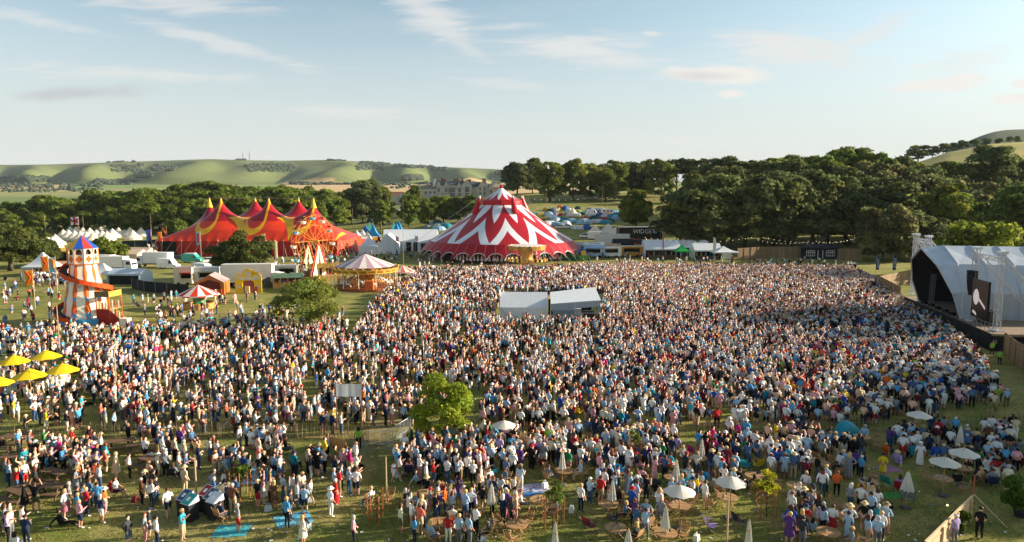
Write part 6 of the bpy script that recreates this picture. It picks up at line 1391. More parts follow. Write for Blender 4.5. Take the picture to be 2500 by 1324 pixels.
for i, (px, py) in enumerate(tpx):
    p = pz(px, py, .74); o = tp0 if i == 0 else copy_tree(tp0); o.location = p; o.rotation_euler = (0, 0, g.uniform(0, 3)); TAB.append(o); KEEP.append((p.x, p.y, .75))
    for k in range(g.randint(1, 5)):
        a = g.uniform(0, 6); rr = g.uniform(.05, .42); b = g.random() < .4; SMALL.append((obj('bottle' if b else 'cup', BOT if b else CUP, None, (p.x+rr*math.cos(a), p.y+rr*math.sin(a), .752)), i, b))
order_labels(TAB, 'round slatted teak table in the garden area, %s from the left')
for k, (o, i, b) in enumerate(SMALL): tag(o, 'small %s standing on the %s' % ('green bottle' if b else 'pale cup', TAB[i]['label'].replace('round slatted teak table in the garden area', 'teak table')), 'bottle' if b else 'cup', 'drinks on the garden tables')
# folding teak chairs
def chair_proto():
    t = thing('folding_chair', 'x', 'chair', (0, 0, 0), 0, 'folding teak chairs')
    for k in range(6): MB().box((0, -.2+k*.08, .43), (.44, .06, .018)).build('seat_slat', TEAK[k % 3], t)
    for k in range(5): MB().box((0, -.27-k*.028, .56+k*.085), (.42, .018, .06)).build('back_slat', TEAK[(k+1) % 3], t)
    for s in (-.235, .235):
        MB().bar((s, .26, 0), (s, -.26, .52), .02).build('leg', TEAK[0], t); MB().bar((s*.92, -.30, 0), (s*.92, .24, .44), .02).build('leg', TEAK[0], t)
        MB().bar((s, -.24, .48), (s, -.42, 1.0), .02).build('back_post', TEAK[1], t); MB().box((s*1.08, -.04, .64), (.05, .46, .025)).build('armrest', TEAK[1], t); MB().bar((s, .16, .43), (s*1.05, .16, .63), .016).build('arm_support', TEAK[0], t)
    return t
cp0 = chair_proto(); CH = []; SEATS = []
def put_chair(x, y, rz):
    if any(math.hypot(x-c.location.x, y-c.location.y) < .75 for c in CH): return
    o = cp0 if not CH else copy_tree(cp0); o.location = (x, y, 0); o.rotation_euler = (0, 0, rz); CH.append(o); KEEP.append((x, y, .45)); SEATS.append((x, y, rz))
for i, o in enumerate(TAB):
    for k in range(g.randint(1, 3)):
        a = g.uniform(0, 2*PI); x, y = o.location.x+1.05*math.cos(a), o.location.y+1.05*math.sin(a); put_chair(x, y, a+PI/2+g.uniform(-.6, .6))
for px, py in ((540, 1275), (1105, 1290), (1260, 1300), (1275, 1240), (1190, 1320), (470, 1090), (1700, 1255), (1645, 1180), (1245, 1318), (1120, 1315), (2130, 1195), (905, 1240), (950, 1235)): p = gp(px, py); put_chair(p.x, p.y, g.uniform(0, 6))
order_labels(CH, 'folding slatted teak chair by the round tables, %s from the left')
# camping chairs
CC = {'red': '#b3202a', 'bright blue': '#1a7fc0', 'dark green': '#23483c', 'black': '#1c1d20', 'magenta': '#c2307e', 'turquoise': '#27a5b8', 'navy': '#1f2c4a', 'orange': '#e0521e', 'yellow': '#e2c022', 'grey': '#7d8488', 'pink': '#d8869c', 'pale blue': '#9cc2d6', 'brown': '#5a4232', 'lilac': '#a890c0', 'maroon': '#6a1f2c', 'teal green': '#1f7a6a'}
def camp_chair(cn, px, py, rz):
    p = gp(px, py); t = thing('camping_chair', 'x', 'chair', p, rz, 'fabric camping chairs'); m = M(CC[cn], .7, trans=.1); fr = M('#5c6064', .4, metal=.5)
    mb = MB(); mb.smooth = True; mb.add([(-.27, .24, .42), (.27, .24, .42), (.24, 0, .36), (-.24, 0, .36), (-.26, -.22, .42), (.26, -.22, .42)], [(0, 1, 2, 3), (3, 2, 5, 4)]); mb.build('seat', m, t)
    mb = MB(); mb.smooth = True; mb.add([(-.28, -.2, .46), (.28, -.2, .46), (.26, -.34, .72), (-.26, -.34, .72), (.30, -.36, .95), (-.30, -.36, .95)], [(0, 1, 2, 3), (3, 2, 4, 5)]); mb.build('backrest', m, t)
    for s in (-.3, .3):
        MB().bar((s, .28, 0), (s, -.3, .5), .014).build('leg', fr, t); MB().bar((s, -.3, 0), (s, .26, .44), .014).build('leg', fr, t); MB().bar((s, -.26, .3), (s, -.38, .96), .014).build('back_post', fr, t); MB().box((s, -.02, .63), (.07, .5, .02)).build('armrest', m, t); MB().bar((s, .22, .4), (s, .22, .63), .012).build('arm_support', fr, t)
    KEEP.append((p.x, p.y, .5)); SEATS.append((p.x, p.y, rz)); return t
cc = {}
for cn, px, py in (('red', 285, 1215), ('red', 2196, 1208), ('bright blue', 1512, 1162), ('bright blue', 1720, 1182), ('dark green', 1455, 1150), ('dark green', 1535, 1190), ('black', 1566, 1190), ('magenta', 1692, 1118), ('magenta', 1762, 1155), ('turquoise', 448, 1112), ('turquoise', 1818, 1152), ('navy', 1845, 1180), ('orange', 1638, 1150), ('yellow', 1850, 1150), ('grey', 1735, 1145), ('pink', 1612, 1145), ('pale blue', 1680, 1180), ('black', 1580, 1270), ('black', 1805, 1290), ('brown', 1045, 1130), ('lilac', 1735, 1300), ('maroon', 1440, 1300), ('black', 2395, 1180), ('black', 2330, 1190), ('navy', 2420, 1195), ('grey', 2215, 1232), ('teal green', 2165, 1195), ('bright blue', 660, 1180), ('black', 425, 1175), ('grey', 720, 1150), ('pale blue', 745, 1305), ('brown', 90, 1120), ('turquoise', 1205, 1165), ('black', 700, 1110), ('maroon', 1330, 1150), ('navy', 1000, 1165), ('lilac', 1925, 1290), ('bright blue', 1400, 1130)):
    cc.setdefault(cn, []).append(camp_chair(cn, px, py, g.uniform(-1.6, .4)))
for cn, os_ in cc.items():
    if len(os_) == 1: os_[0]['label'] = '%s fabric camping chair, the only %s one' % (cn, cn)
    else: order_labels(os_, cn+' fabric camping chair in the garden area, %s from the left of that colour')
# picnic benches on the left
pn = []
for px, py in ((41, 1140), (135, 1178), (50, 1228), (122, 1214), (366, 1146), (295, 1100), (35, 1090), (345, 1110)):
    p = gp(px, py); t = thing('picnic_bench', 'x', 'picnic table', p, g.uniform(-.6, .6), 'brown picnic tables'); pn.append(t); KEEP.append((p.x, p.y, 1.0)); BR = mat('bench_wood', (.15, .085, .045), .75, .25, 5)
    for k in range(5): MB().box((0, -.3+k*.15, .74), (1.8, .13, .04)).build('top_plank', BR, t)
    for s in (-1, 1):
        for q in (.55, .72): MB().box((0, q*s, .44), (1.8, .15, .04)).build('bench_plank', BR, t)
        MB().box((.65*s, 0, .40), (.06, 1.5, .09)).build('cross_beam', BR, t)
        for q in (-1, 1): MB().bar((.65*s, .62*q, 0), (.65*s, .25*q, .72), .045).build('leg', BR, t)
order_labels(pn, 'dark brown picnic table on the left lawn, %s from the left')
# chestnut paling fence
def paling(label, pts, h=1.05):
    pts = [gp(*p) for p in pts]; t = thing('paling_fence', label, 'fence', pts[0]); gg = random.Random(1); P0 = pts[0]; CH_ = [mat('chestnut_%d' % i, c, .85, .25, 6) for i, c in enumerate(((.17, .11, .065), (.21, .145, .09), (.13, .085, .05)))]
    for a, b in zip(pts, pts[1:]):
        L = (b-a).length; u = (b-a).normalized(); n = int(L/.115); k = 0
        while k < n:
            mb = MB(); e = min(n, k+24)
            for q in range(k, e):
                p = a+u*(q*.115)-P0; hh = h+gg.uniform(-.1, .1); mb.mat(gg.randrange(3)).bar(p, p+Vector((gg.uniform(-.03, .03), gg.uniform(-.04, .04), hh)), .022, r1=.012, n=3)
            mb.build('pale_bundle', CH_, t)['kind'] = 'stuff'; k = e
        for z in (.3, .8): MB().bar(a-P0+Vector((0, 0, z)), b-P0+Vector((0, 0, z)), .008).build('wire', STEEL, t)
        for k in range(int(L/3)+1): MB().bar(a+u*min(L, k*3)-P0, a+u*min(L, k*3)-P0+Vector((0, 0, 1.25)), .04, n=6).build('post', CH_[0], t)
    return t
paling('chestnut paling fence across the left half of the lawn', [(-40, 1076), (120, 1072), (250, 1069), (420, 1067), (560, 1067), (720, 1069), (850, 1072), (905, 1084)])
paling('chestnut paling fence across the right half of the lawn', [(1140, 1070), (1280, 1070), (1420, 1073), (1560, 1067), (1700, 1063), (1900, 1058), (2120, 1056), (2300, 1050), (2540, 1048)])
# white picket fences by the yellow parasols
pk_ = []
for a, b in (((-20, 962), (56, 952)), ((60, 884), (118, 878)), ((105, 955), (172, 930)), ((0, 905), (40, 893))):
    a, b = gp(*a), gp(*b); t = thing('picket_fence', 'x', 'fence', a, 0, 'white picket fences'); pk_.append(t); L = (b-a).length; u = (b-a).normalized(); n = int(L/.17)
    for k in range(n): p = u*(k*.17); q = Vector((0, 0, 1)); s = u*.05; MB().poly([p-s, p+s, p+s+q*.85, p+q*.95, p-s+q*.85], .02).build('picket', WHITE, t)
    for z in (.25, .65): MB().bar(q*z, u*L+q*z, .025).build('rail', WHITE, t)
order_labels(pk_, 'low white picket fence by the yellow parasols, %s from the left')
# crowd barriers
def barrier(label, px, py, rz, w=2.2, z=0):
    t = thing('crowd_barrier', label, 'barrier', gp(px, py), rz); mb = MB(); mb.tube([(-w/2, 0, .15), (-w/2, 0, 1.0), (-w/2+.1, 0, 1.08), (w/2-.1, 0, 1.08), (w/2, 0, 1.0), (w/2, 0, .15)], .02, 6); mb.bar((-w/2, 0, .15), (w/2, 0, .15), .016); mb.build('frame', ALU, t)
    for k in range(1, 16): MB().bar((-w/2+k*w/16, 0, .15), (-w/2+k*w/16, 0, 1.06), .008).build('bar', ALU, t)
    for s in (-.8, .8): MB().bar((s, -.35, .02), (s, .35, .02), .02).build('foot', ALU, t)
barrier('steel crowd barrier on the left of the fence gate', 922, 1088, R(5)); barrier('steel crowd barrier in the middle of the fence gate', 958, 1080, R(55)); barrier('steel crowd barrier behind the gate near the young tree', 985, 1062, R(70)); barrier('steel crowd barrier left of the yellow parasols', 22, 862, R(5))
# blank banner on poles
bp = gp(823, 1050); t = thing('blank_banner', 'blank white banner hung between two leaning poles in the crowd', 'banner', bp); bq = gp(884, 1050)-bp
for e, nm in ((Vector((0, 0, 0)), 1), (bq, 2)): MB().bar(e, e+Vector((0, 0, at(823, 934, bp.y).z)), .05, n=6).build('pole', M('#6a513a', .8), t)
zb, zt = at(823, 968, bp.y).z, at(823, 937, bp.y).z; mb = MB()
for k in range(8): a, b = bq*(k/8), bq*((k+1)/8); w_ = lambda i: Vector((0, -.06-.03*math.sin(i*2), .03*math.sin(i*1.7))); mb.add([a+w_(k)+Vector((0, 0, zb)), b+w_(k+1)+Vector((0, 0, zb)), b+w_(k+1)+Vector((0, 0, zt)), a+w_(k)+Vector((0, 0, zt))], [(0, 1, 2, 3)])
mb.build('sheet', M('#dcdcda', .75, trans=.2), t); MB().bar(bq+Vector((0, 0, 2)), bq+Vector((-1.6, -.9, 0)), .03).build('prop', M('#6a513a', .8), t)
# recycling bins
LIDC = {'navy': '#2a4a78', 'turquoise': '#2aa39a', 'dark red': '#9a2030', 'slate': '#3c5060', 'white': '#d5d8da'}
def bin_(cn, p, rz, lab):
    t = thing('recycling_bin', lab, 'bin', p, rz, 'recycling bins'); MB().box((0, 0, .5), (.62, .62, 1.0), taper=1.08).build('body', M('#26282b', .6), t)
    hd = MB().add([(-.36, -.36, 1.02), (.36, -.36, 1.02), (.36, .36, 1.02), (-.36, .36, 1.02), (-.36, .30, 1.42), (.36, .30, 1.42)], [(0, 1, 5, 4), (1, 2, 5), (2, 3, 4, 5), (3, 0, 4)]).build('hood', M('#c9cdd0', .5), t)
    MB().poly([(-.3, -.335, 1.06), (.3, -.335, 1.06), (.3, .27, 1.405), (-.3, .27, 1.405)], .01).build('sign_panel', M(LIDC[cn], .5), hd); MB().poly([(-.1, -.17, 1.175), (.1, -.17, 1.175), (.1, .05, 1.30), (-.1, .05, 1.30)], .004, None).build('symbol', WHITE, hd).location = (0, -.012, .012)
    KEEP.append((p.x, p.y, .55))
bpos = gp(492, 1262)
for cn, dx, dy in (('navy', -.95, .15), ('turquoise', -.45, -.35), ('dark red', .0, .75), ('slate', .5, .3), ('white', .85, -.15)): bin_(cn, bpos+Vector((dx, dy, 0)), R(-28), 'black recycling bin with a %s hood panel in the lower left cluster' % cn)
for i, (cn, px, py) in enumerate((('turquoise', 1470, 880), ('dark red', 1484, 878), ('navy', 1878, 652), ('turquoise', 2078, 655), ('dark red', 2086, 655))): bin_(cn, gp(px, py), 0, 'black recycling bin with a %s hood panel out among the crowd, %s from left' % (cn, ordinal(i)))
# young trees in stake guards
def sapling(label, px, base, top, col, seed, guard=True, nl=900, wide=.26, sparse=False):
    p = gp(px, base); H = at(px, top, p.y).z; t = thing('sapling', label, 'young tree', p); KEEP.append((p.x, p.y, .7))
    if nl: cm, B = crown('crown', seed, rx=H*wide, rz=H*.30, z0=H*.36, leaf=.085, nleaf=nl, base=col, nblob=16, br=.34, gap=.1); obj('crown', cm, t); obj('trunk', trunk_mesh(seed, H*.85, .035, B, 9), t)
    else: obj('trunk', trunk_mesh(seed, H*.6, .03, [(.1, .1, H*.7), (-.15, 0, H*.6)], 2), t)
    if guard:
        n = 5; gm = M('#a5673a', .8, var=.25)
        for k in range(n): a = 2*PI*k/n; MB().bar((.55*math.cos(a), .55*math.sin(a), 0), (.62*math.cos(a), .62*math.sin(a), 1.75), .03, n=5).build('guard_stake', gm, t)
        for z in (.5, .85, 1.2, 1.55):
            for k in range(n-1): a, b = 2*PI*k/n, 2*PI*(k+1)/n; r_ = .56+.04*z; MB().tube([(r_*math.cos(a), r_*math.sin(a), z), (r_*1.08*math.cos((a+b)/2), r_*1.08*math.sin((a+b)/2), z+.03), (r_*math.cos(b), r_*math.sin(b), z)], .022, 5).build('guard_rail', gm, t)
sapling('small leafy sapling inside a wooden stake guard, lower left', 588, 1215, 1112, (.11, .16, .025), 81, nl=1100, wide=.2)
sapling('bare round wooden tree guard with a thin sapling, lower centre left', 922, 1275, 1180, (.1, .15, .02), 82, nl=120, wide=.14)
sapling('slim fresh green sapling in a stake guard, lower centre', 1350, 1290, 1148, (.14, .20, .03), 83, nl=700, wide=.16)
sapling('slender sapling in a guard just inside the paling fence', 1554, 1128, 1038, (.13, .18, .03), 84, nl=450, wide=.17)
sapling('bright yellow-leaved young tree in a guard right of the parasols', 1872, 1262, 1148, (.30, .30, .02), 85, nl=900, wide=.25)
# rugs and bags on the grass
rg = 0
for lab, px, py, w, dp, col, rz in (('light blue picnic rug on the lower left grass', 716, 1268, 1.9, 1.5, '#5aa6c0', .5), ('teal checked rug by the man in red shorts', 566, 1296, 1.8, 1.4, '#3a9aa6', .1), ('pale blue rug below the small sapling', 640, 1150, 2.0, 1.6, '#7ab4cc', -.2), ('white and blue patterned rug right of the sapling', 628, 1172, 2.0, 1.3, '#b8c8d8', .1), ('blue rug in front of the slim sapling', 1295, 1202, 1.3, .9, '#2a6aa8', .6), ('lilac rug beside the slim sapling', 1302, 1192, 1.8, 1.2, '#b0a8c0', .2), ('pink rug behind the yellow dress', 2170, 1146, 1.3, 1.0, '#9a6a84', .2), ('green rug by the folding chairs at right', 2178, 1210, 1.2, .8, '#4a9a4a', .3)):
    p = gp(px, py); t = thing('picnic_rug', lab, 'rug', p+Vector((0, 0, .012)), rz); mb = MB(); n = 6
    for i in range(n):
        for j in range(n):
            z = lambda a, b: .012*math.sin(a*1.9+b*1.3); mb.mat((i+j) % 2); mb.add([(-w/2+w*a/n, -dp/2+dp*b/n, z(a, b)) for a, b in ((i, j), (i+1, j), (i+1, j+1), (i, j+1))], [(0, 1, 2, 3)])
    c = hexc(col); mb.build('cloth', [M(col, .9), mat('rug_'+col[1:], tuple(min(1, x*1.18) for x in c), .9)], t)
bgs = []
for px, py, col in ((755, 1225, '#d9dcdd'), (700, 1255, '#2a3a5c'), (1110, 1265, '#e2e2de'), (1330, 1190, '#e4e4e4'), (2000, 1180, '#222'[:1]+'222226'), (2170, 1240, '#2a3040'), (1395, 1250, '#e0e0dc'), (520, 1245, '#2d3d34'), (1945, 1300, '#8a3038'), (1700, 1320, '#ded8c8'), (330, 1225, '#7a2a2a'), (1180, 1320, '#e4e6e8'), (655, 1248, '#c2c8cc')):
    p = gp(px, py); t = thing('bag', 'x', 'bag', p, g.uniform(0, 6), 'bags on the grass'); MB().box((0, 0, .16), (.42, .28, .32), taper=.75).build('body', M(col, .7), t); MB().tube([(-.12, 0, .31), (-.08, 0, .45), (.08, 0, .45), (.12, 0, .31)], .014, 5).build('handle', M(col, .7), t); bgs.append(t)
order_labels(bgs, 'soft bag lying on the grass, %s from the left')
bd = gp(826, 1122); t = thing('woven_screen', 'tan woven screen panels standing behind the fence gate', 'screen', bd, R(-25)); MB().box((0, 0, .75), (1.3, .05, 1.5)).build('panel', M('#b98f5c', .9, var=.25, scale=9), t); MB().box((.9, -.25, .7), (.8, .05, 1.4), R(-50)).build('panel', M('#b98f5c', .9, var=.25, scale=9), t)
# teal pop-up shelter and beach shades
def shelter(lab, px, py, col, s=1.0):
    p = gp(px, py); t = thing('popup_shelter', lab, 'shelter', p, R(20)); mb = MB(); mb.smooth = True; n, K = 10, 5; f = lambda j, k: (.9*s*math.cos(PI*j/n), .75*s*math.sin(PI*k/K/2)*-1+.4, .95*s*math.sin(PI*j/n)*math.cos(PI/2*k/K*.9))
    for k in range(K):
        for j in range(n): mb.add([f(j, k), f(j+1, k), f(j+1, k+1), f(j, k+1)], [(0, 1, 2, 3)])
    mb.build('cover', M(col, .6, trans=.25), t); MB().box((0, .2, .02), (1.7*s, 1.0*s, .03)).build('groundsheet', M('#31535a', .8), t); KEEP.append((p.x, p.y, .9))
shelter('turquoise pop-up shelter just inside the right paling fence', 2070, 1064, '#2a9db0', 1.15); shelter('blue shade shelter deep in the left crowd', 315, 862, '#2560b0', 1.0)
# pushchairs
for lab, px, py in (('black pushchair left of the open parasols', 1606, 1215), ('black pushchair near the folded parasol, lower centre', 1440, 1215)):
    p = gp(px, py); t = thing('pushchair', lab, 'pushchair', p, R(-40)); KEEP.append((p.x, p.y, .6)); mb = MB(); mb.smooth = True
    for j in range(6): a, b = PI*j/6*.62, PI*(j+1)/6*.62; mb.add([(-.26, -.35*math.cos(a), .65+.42*math.sin(a)), (.26, -.35*math.cos(a), .65+.42*math.sin(a)), (.26, -.35*math.cos(b), .65+.42*math.sin(b)), (-.26, -.35*math.cos(b), .65+.42*math.sin(b))], [(0, 1, 2, 3)])
    mb.build('hood', BLACK, t); MB().box((0, .05, .5), (.46, .6, .14)).build('seat', M('#2a2b2f', .8), t)
    for s in (-.25, .25): MB().bar((s, -.45, 1.0), (s, .35, .15), .015).build('frame_tube', ALU, t); MB().bar((s, -.3, .15), (s, .3, .55), .015).build('frame_tube', ALU, t)
    MB().bar((-.25, -.45, 1.0), (.25, -.45, 1.0), .018).build('handle', BLACK, t)
    for s in (-.28, .28):
        for y in (-.32, .36): MB().bar((s-.02, y, .14), (s+.02, y, .14), .14, n=12).build('wheel', TYRE, t)
# ------------------------------------------------------------------ people
SKIN_M = attr_mat('skin', 'skin_colour', .55, .35, 'OBJECT', noise=.06); TOP_M = attr_mat('top_cloth', 'top_colour', .85, .15, 'OBJECT', noise=.16, nscale=9)
ARM_M = attr_mat('sleeve', 'arm_colour', .75, .2, 'OBJECT', noise=.1); BOT_M = attr_mat('lower_cloth', 'lower_colour', .85, .15, 'OBJECT', noise=.14, nscale=9)
SHIN_M = attr_mat('lower_leg', 'shin_colour', .75, .2, 'OBJECT', noise=.1); SHOE_M = attr_mat('shoe', 'shoe_colour', .6, .3, 'OBJECT'); HAIR_M = attr_mat('hair', 'hair_colour', .6, .35, 'OBJECT', noise=.25, nscale=30); HAT_M = attr_mat('hat_cloth', 'hat_colour', .85, .2, 'OBJECT', noise=.1)
EYE_M = M('#241a15', .3); PM = [SKIN_M, TOP_M, ARM_M, BOT_M, SHIN_M, SHOE_M, EYE_M]
def skeleton(pose):
    """joints {name: (pos, radius)} and bones [(a, b, material)], facing +Y; z=0 under the feet (under the seat's floor for seated poses)"""
    J = {}; s = {}
    def j(n, x, y, z, r): J[n] = ((x, y, z), r)
    dz = 0.0; lean = 0.0
    if pose == 'sit': dz = -.42
    if pose == 'ground': dz = -.80
    if pose == 'ground': lean = -.12
    if pose == 'walk': lean = .05
    j('pelvis', 0, 0, .95+dz, .145); j('waist', 0, lean*.3, 1.11+dz, .128); j('chest', 0, lean*.7, 1.32+dz, .145); j('neck', 0, .01+lean, 1.475+dz, .058); j('jaw', 0, .03+lean, 1.545+dz, .072); j('head', 0, .025+lean, 1.625+dz, .094); j('crown', 0, .01+lean, 1.70+dz, .070)
    A = {'stand': [((.25, -.03, 1.13), (.26, .06, .90)), ((-.25, -.03, 1.13), (-.26, .06, .90))], 'relax': [((.26, -.02, 1.14), (.22, .12, .92)), ((-.27, -.06, 1.13), (-.14, .13, 1.04))], 'fold': [((.26, .02, 1.13), (.02, .20, 1.17)), ((-.26, .02, 1.13), (-.02, .22, 1.14))],
         'cup': [((.25, -.03, 1.13), (.15, .24, 1.22)), ((-.25, -.03, 1.13), (-.26, .05, .91))], 'clap': [((.25, .05, 1.14), (.04, .28, 1.24)), ((-.25, .05, 1.14), (-.04, .28, 1.25))], 'raise': [((.33, .06, 1.56), (.27, .08, 1.82)), ((-.25, -.03, 1.13), (-.26, .06, .9))],
         'raise2': [((.33, .06, 1.57), (.22, .08, 1.83)), ((-.33, .06, 1.57), (-.22, .08, 1.83))], 'hip': [((.38, -.08, 1.16), (.19, .06, 1.0)), ((-.38, -.08, 1.16), (-.19, .06, 1.0))], 'phone': [((.24, .06, 1.15), (.08, .27, 1.38)), ((-.24, .06, 1.15), (-.06, .26, 1.37))],
         'walk': [((.26, .12, 1.16), (.24, .30, 1.0)), ((-.26, -.16, 1.15), (-.25, -.2, .90))], 'sit': [((.26, .06, 1.12), (.17, .27, 1.05)), ((-.26, .06, 1.12), (-.17, .27, 1.05))], 'ground': [((.28, -.25, 1.12), (.3, -.36, .88)), ((-.26, .0, 1.12), (-.12, .22, 1.06))], 'back': [((.27, -.1, 1.14), (.05, -.19, 1.0)), ((-.27, -.1, 1.14), (-.05, -.19, .98))]}[pose]
    for n, sx, (e, wv) in (('r', 1, A[0]), ('l', -1, A[1])):
        j('sh'+n, sx*.175, lean*.8, 1.40+dz, .066); j('el'+n, e[0], e[1]+lean*.6, e[2]+dz, .043); j('wr'+n, wv[0], wv[1]+lean*.5, wv[2]+dz, .031)
        d = Vector(wv)-Vector(e); h = Vector(wv)+d.normalized()*.085; j('ha'+n, h[0], h[1]+lean*.5, h[2]+dz, .036)
    for n, sx in (('r', 1), ('l', -1)):
        if pose == 'sit': L = [((.10, .03, .50), .098), ((.13, .44, .47), .066), ((.13, .46, .09), .044), ((.14, .60, .035), .04)]
        elif pose == 'ground': L = [((.10, .05, .13), .098), ((.16, .42, .34), .064), ((.12, .70, .07), .044), ((.13, .82, .05), .04)] if sx > 0 else [((.10, .05, .12), .098), ((.2, .44, .12), .064), ((.06, .80, .06), .044), ((.06, .90, .09), .04)]
        elif pose == 'walk': q = sx; L = [((.095, .0, .87), .10), ((.105, .16*q+.04, .50), .064), ((.105, .30*q-.06, .10 if q > 0 else .15), .044), ((.11, .30*q+.10, .04 if q > 0 else .05), .04)]
        else: w_ = {'hip': .15, 'raise': .14, 'raise2': .14}.get(pose, .105); L = [((.095, 0, .87), .10), ((w_, .025, .49), .064), ((w_+.01, -.02, .09), .044), ((w_+.03, .13, .035), .04)]
        for nm, ((x, y, z), r) in zip(('hi', 'kn', 'an', 'to'), L): j(nm+n, sx*x, y, z, r)
    B = [('pelvis', 'waist', 1), ('waist', 'chest', 1), ('chest', 'neck', 1), ('neck', 'jaw', 0), ('jaw', 'head', 0), ('head', 'crown', 0)]
    for n in 'rl': B += [('chest', 'sh'+n, 1), ('sh'+n, 'el'+n, 1), ('el'+n, 'wr'+n, 2), ('wr'+n, 'ha'+n, 0), ('pelvis', 'hi'+n, 3), ('hi'+n, 'kn'+n, 3), ('kn'+n, 'an'+n, 4), ('an'+n, 'to'+n, 5)]
    return J, B
def skin_mesh(J, B, sub, fingers=False):
    names = list(J); idx = {n: i for i, n in enumerate(names)}; V = [Vector(J[n][0]) for n in names]; RAD = [J[n][1] for n in names]; E = [(idx[a], idx[b]) for a, b, _ in B]; roots = [idx['pelvis']]; bones = [(Vector(J[a][0]), Vector(J[b][0]), m) for a, b, m in B]
    if fingers:
        for n, sx in (('r', 1), ('l', -1)):
            w_, h = Vector(J['wr'+n][0]), Vector(J['ha'+n][0]); d = (h-w_).normalized(); side = d.cross(Vector((0, 0, 1)) if abs(d.z) < .8 else Vector((0, 1, 0))).normalized(); nr = d.cross(side)
            for k, (o, ln) in enumerate(((-.026, .055), (-.009, .068), (.009, .064), (.026, .05))):
                b = h+side*o-d*.005; k0 = len(V); V += [b, b+d*ln*.55+nr*.006, b+d*ln*.85+nr*.026]; RAD += [.0095, .0088, .0075]; E += [(k0, k0+1), (k0+1, k0+2)]; roots.append(k0); bones += [(V[k0], V[k0+2], 0)]
            b = w_+d*.03+side*-.026; k0 = len(V); V += [b, b+d*.035-side*.022, b+d*.065-side*.02+nr*.015]; RAD += [.011, .0105, .009]; E += [(k0, k0+1), (k0+1, k0+2)]; roots.append(k0); bones += [(V[k0], V[k0+2], 0)]
    me = bpy.data.meshes.new('body'); me.from_pydata([tuple(v) for v in V], E, []); o = bpy.data.objects.new('tmp_body', me); COL.objects.link(o)
    sk = o.modifiers.new('skin', 'SKIN'); sk.use_smooth_shade = True
    lay = me.skin_vertices[0].data
    for i, r in enumerate(RAD):
        rx = r; lay[i].radius = (rx, rx); lay[i].use_root = i in roots
    if sub: m = o.modifiers.new('sub', 'SUBSURF'); m.levels = sub; m.render_levels = sub
    bpy.context.view_layer.update(); dg = bpy.context.evaluated_depsgraph_get(); out = bpy.data.meshes.new_from_object(o.evaluated_get(dg)); bpy.data.objects.remove(o); bpy.data.meshes.remove(me)
    # material by nearest bone
    n = len(out.polygons); C = np.empty(n*3); out.polygons.foreach_get('center', C); C = C.reshape(-1, 3); best = np.full(n, 1e9); mi = np.zeros(n, int)
    for a, b, m in bones:
        a_, b_ = np.array(a), np.array(b); d = b_-a_; t = np.clip(((C-a_)@d)/max(d@d, 1e-9), 0, 1); D = np.linalg.norm(C-(a_+t[:, None]*d), axis=1)
        if m in (1,): D = D*.9
        k = D < best; best[k] = D[k]; mi[k] = m
    hp = np.array(J['pelvis'][0])
    return out, mi
def add_face(me_parts, J):
    """nose, ears, eyes, mouth as small pieces joined to the head"""
    c = Vector(J['head'][0]); mb = MB(); f = c.y+.082
    mb.mat(0).add([c+Vector((-.016, .080, -.03)), c+Vector((.016, .080, -.03)), c+Vector((0, .112, -.028)), c+Vector((0, .088, .022))], [(0, 1, 2), (1, 3, 2), (3, 0, 2)])
    for s in (-1, 1): mb.mat(0).ball(c+Vector((s*.094, -.005, -.01)), .024, .45, .8, 1.2, 6, 4); mb.mat(6).ball(c+Vector((s*.034, .083, .012)), .012, 1.1, .5, .8, 6, 4)
    mb.mat(6).box(c+Vector((0, .084, -.055)), (.04, .01, .007)); return mb
POSES = ['stand', 'relax', 'fold', 'cup', 'clap', 'raise', 'raise2', 'hip', 'phone', 'walk', 'sit', 'ground', 'back']
HI, LO, HEADP = {}, {}, {}
for ps in POSES:
    J, B = skeleton(ps); HEADP[ps] = (Vector(J['head'][0]), J)
    me, mi = skin_mesh(J, B, 2, True)
    fm = add_face(None, J); bmv = bmesh.new(); me.materials.clear()
    for m in PM: me.materials.append(m)
    me.polygons.foreach_set('material_index', mi.astype(np.int32)); bmv.from_mesh(me)
    o0 = [bmv.verts.new(v) for v in fm.v]
    for f, m in zip(fm.f, fm.m):
        try: fc_ = bmv.faces.new([o0[i] for i in f]); fc_.material_index = m
        except ValueError: pass
    for f in bmv.faces: f.smooth = True
    bmv.to_mesh(me); bmv.free(); me.name = 'person'; HI[ps] = me
    lo, ml = skin_mesh(J, B, 0, False); nv = len(lo.vertices); V = np.empty(nv*3); lo.vertices.foreach_get('co', V); V = V.reshape(-1, 3); lo.calc_loop_triangles()
    F = np.array([list(t.vertices) for t in lo.loop_triangles]); PI_ = np.array([t.polygon_index for t in lo.loop_triangles]); mt = ml[PI_]
    cen = V[F].mean(1); hd = np.array(J['head'][0]); isH = (mt == 0) & (np.linalg.norm(cen-hd, axis=1) < .16); hair = isH & ((cen[:, 2] > hd[2]+.035) | (cen[:, 1] < hd[1]-.03)); mt = mt.copy(); mt[hair] = 7
    LO[ps] = (V, F, mt, hd); bpy.data.meshes.remove(lo)
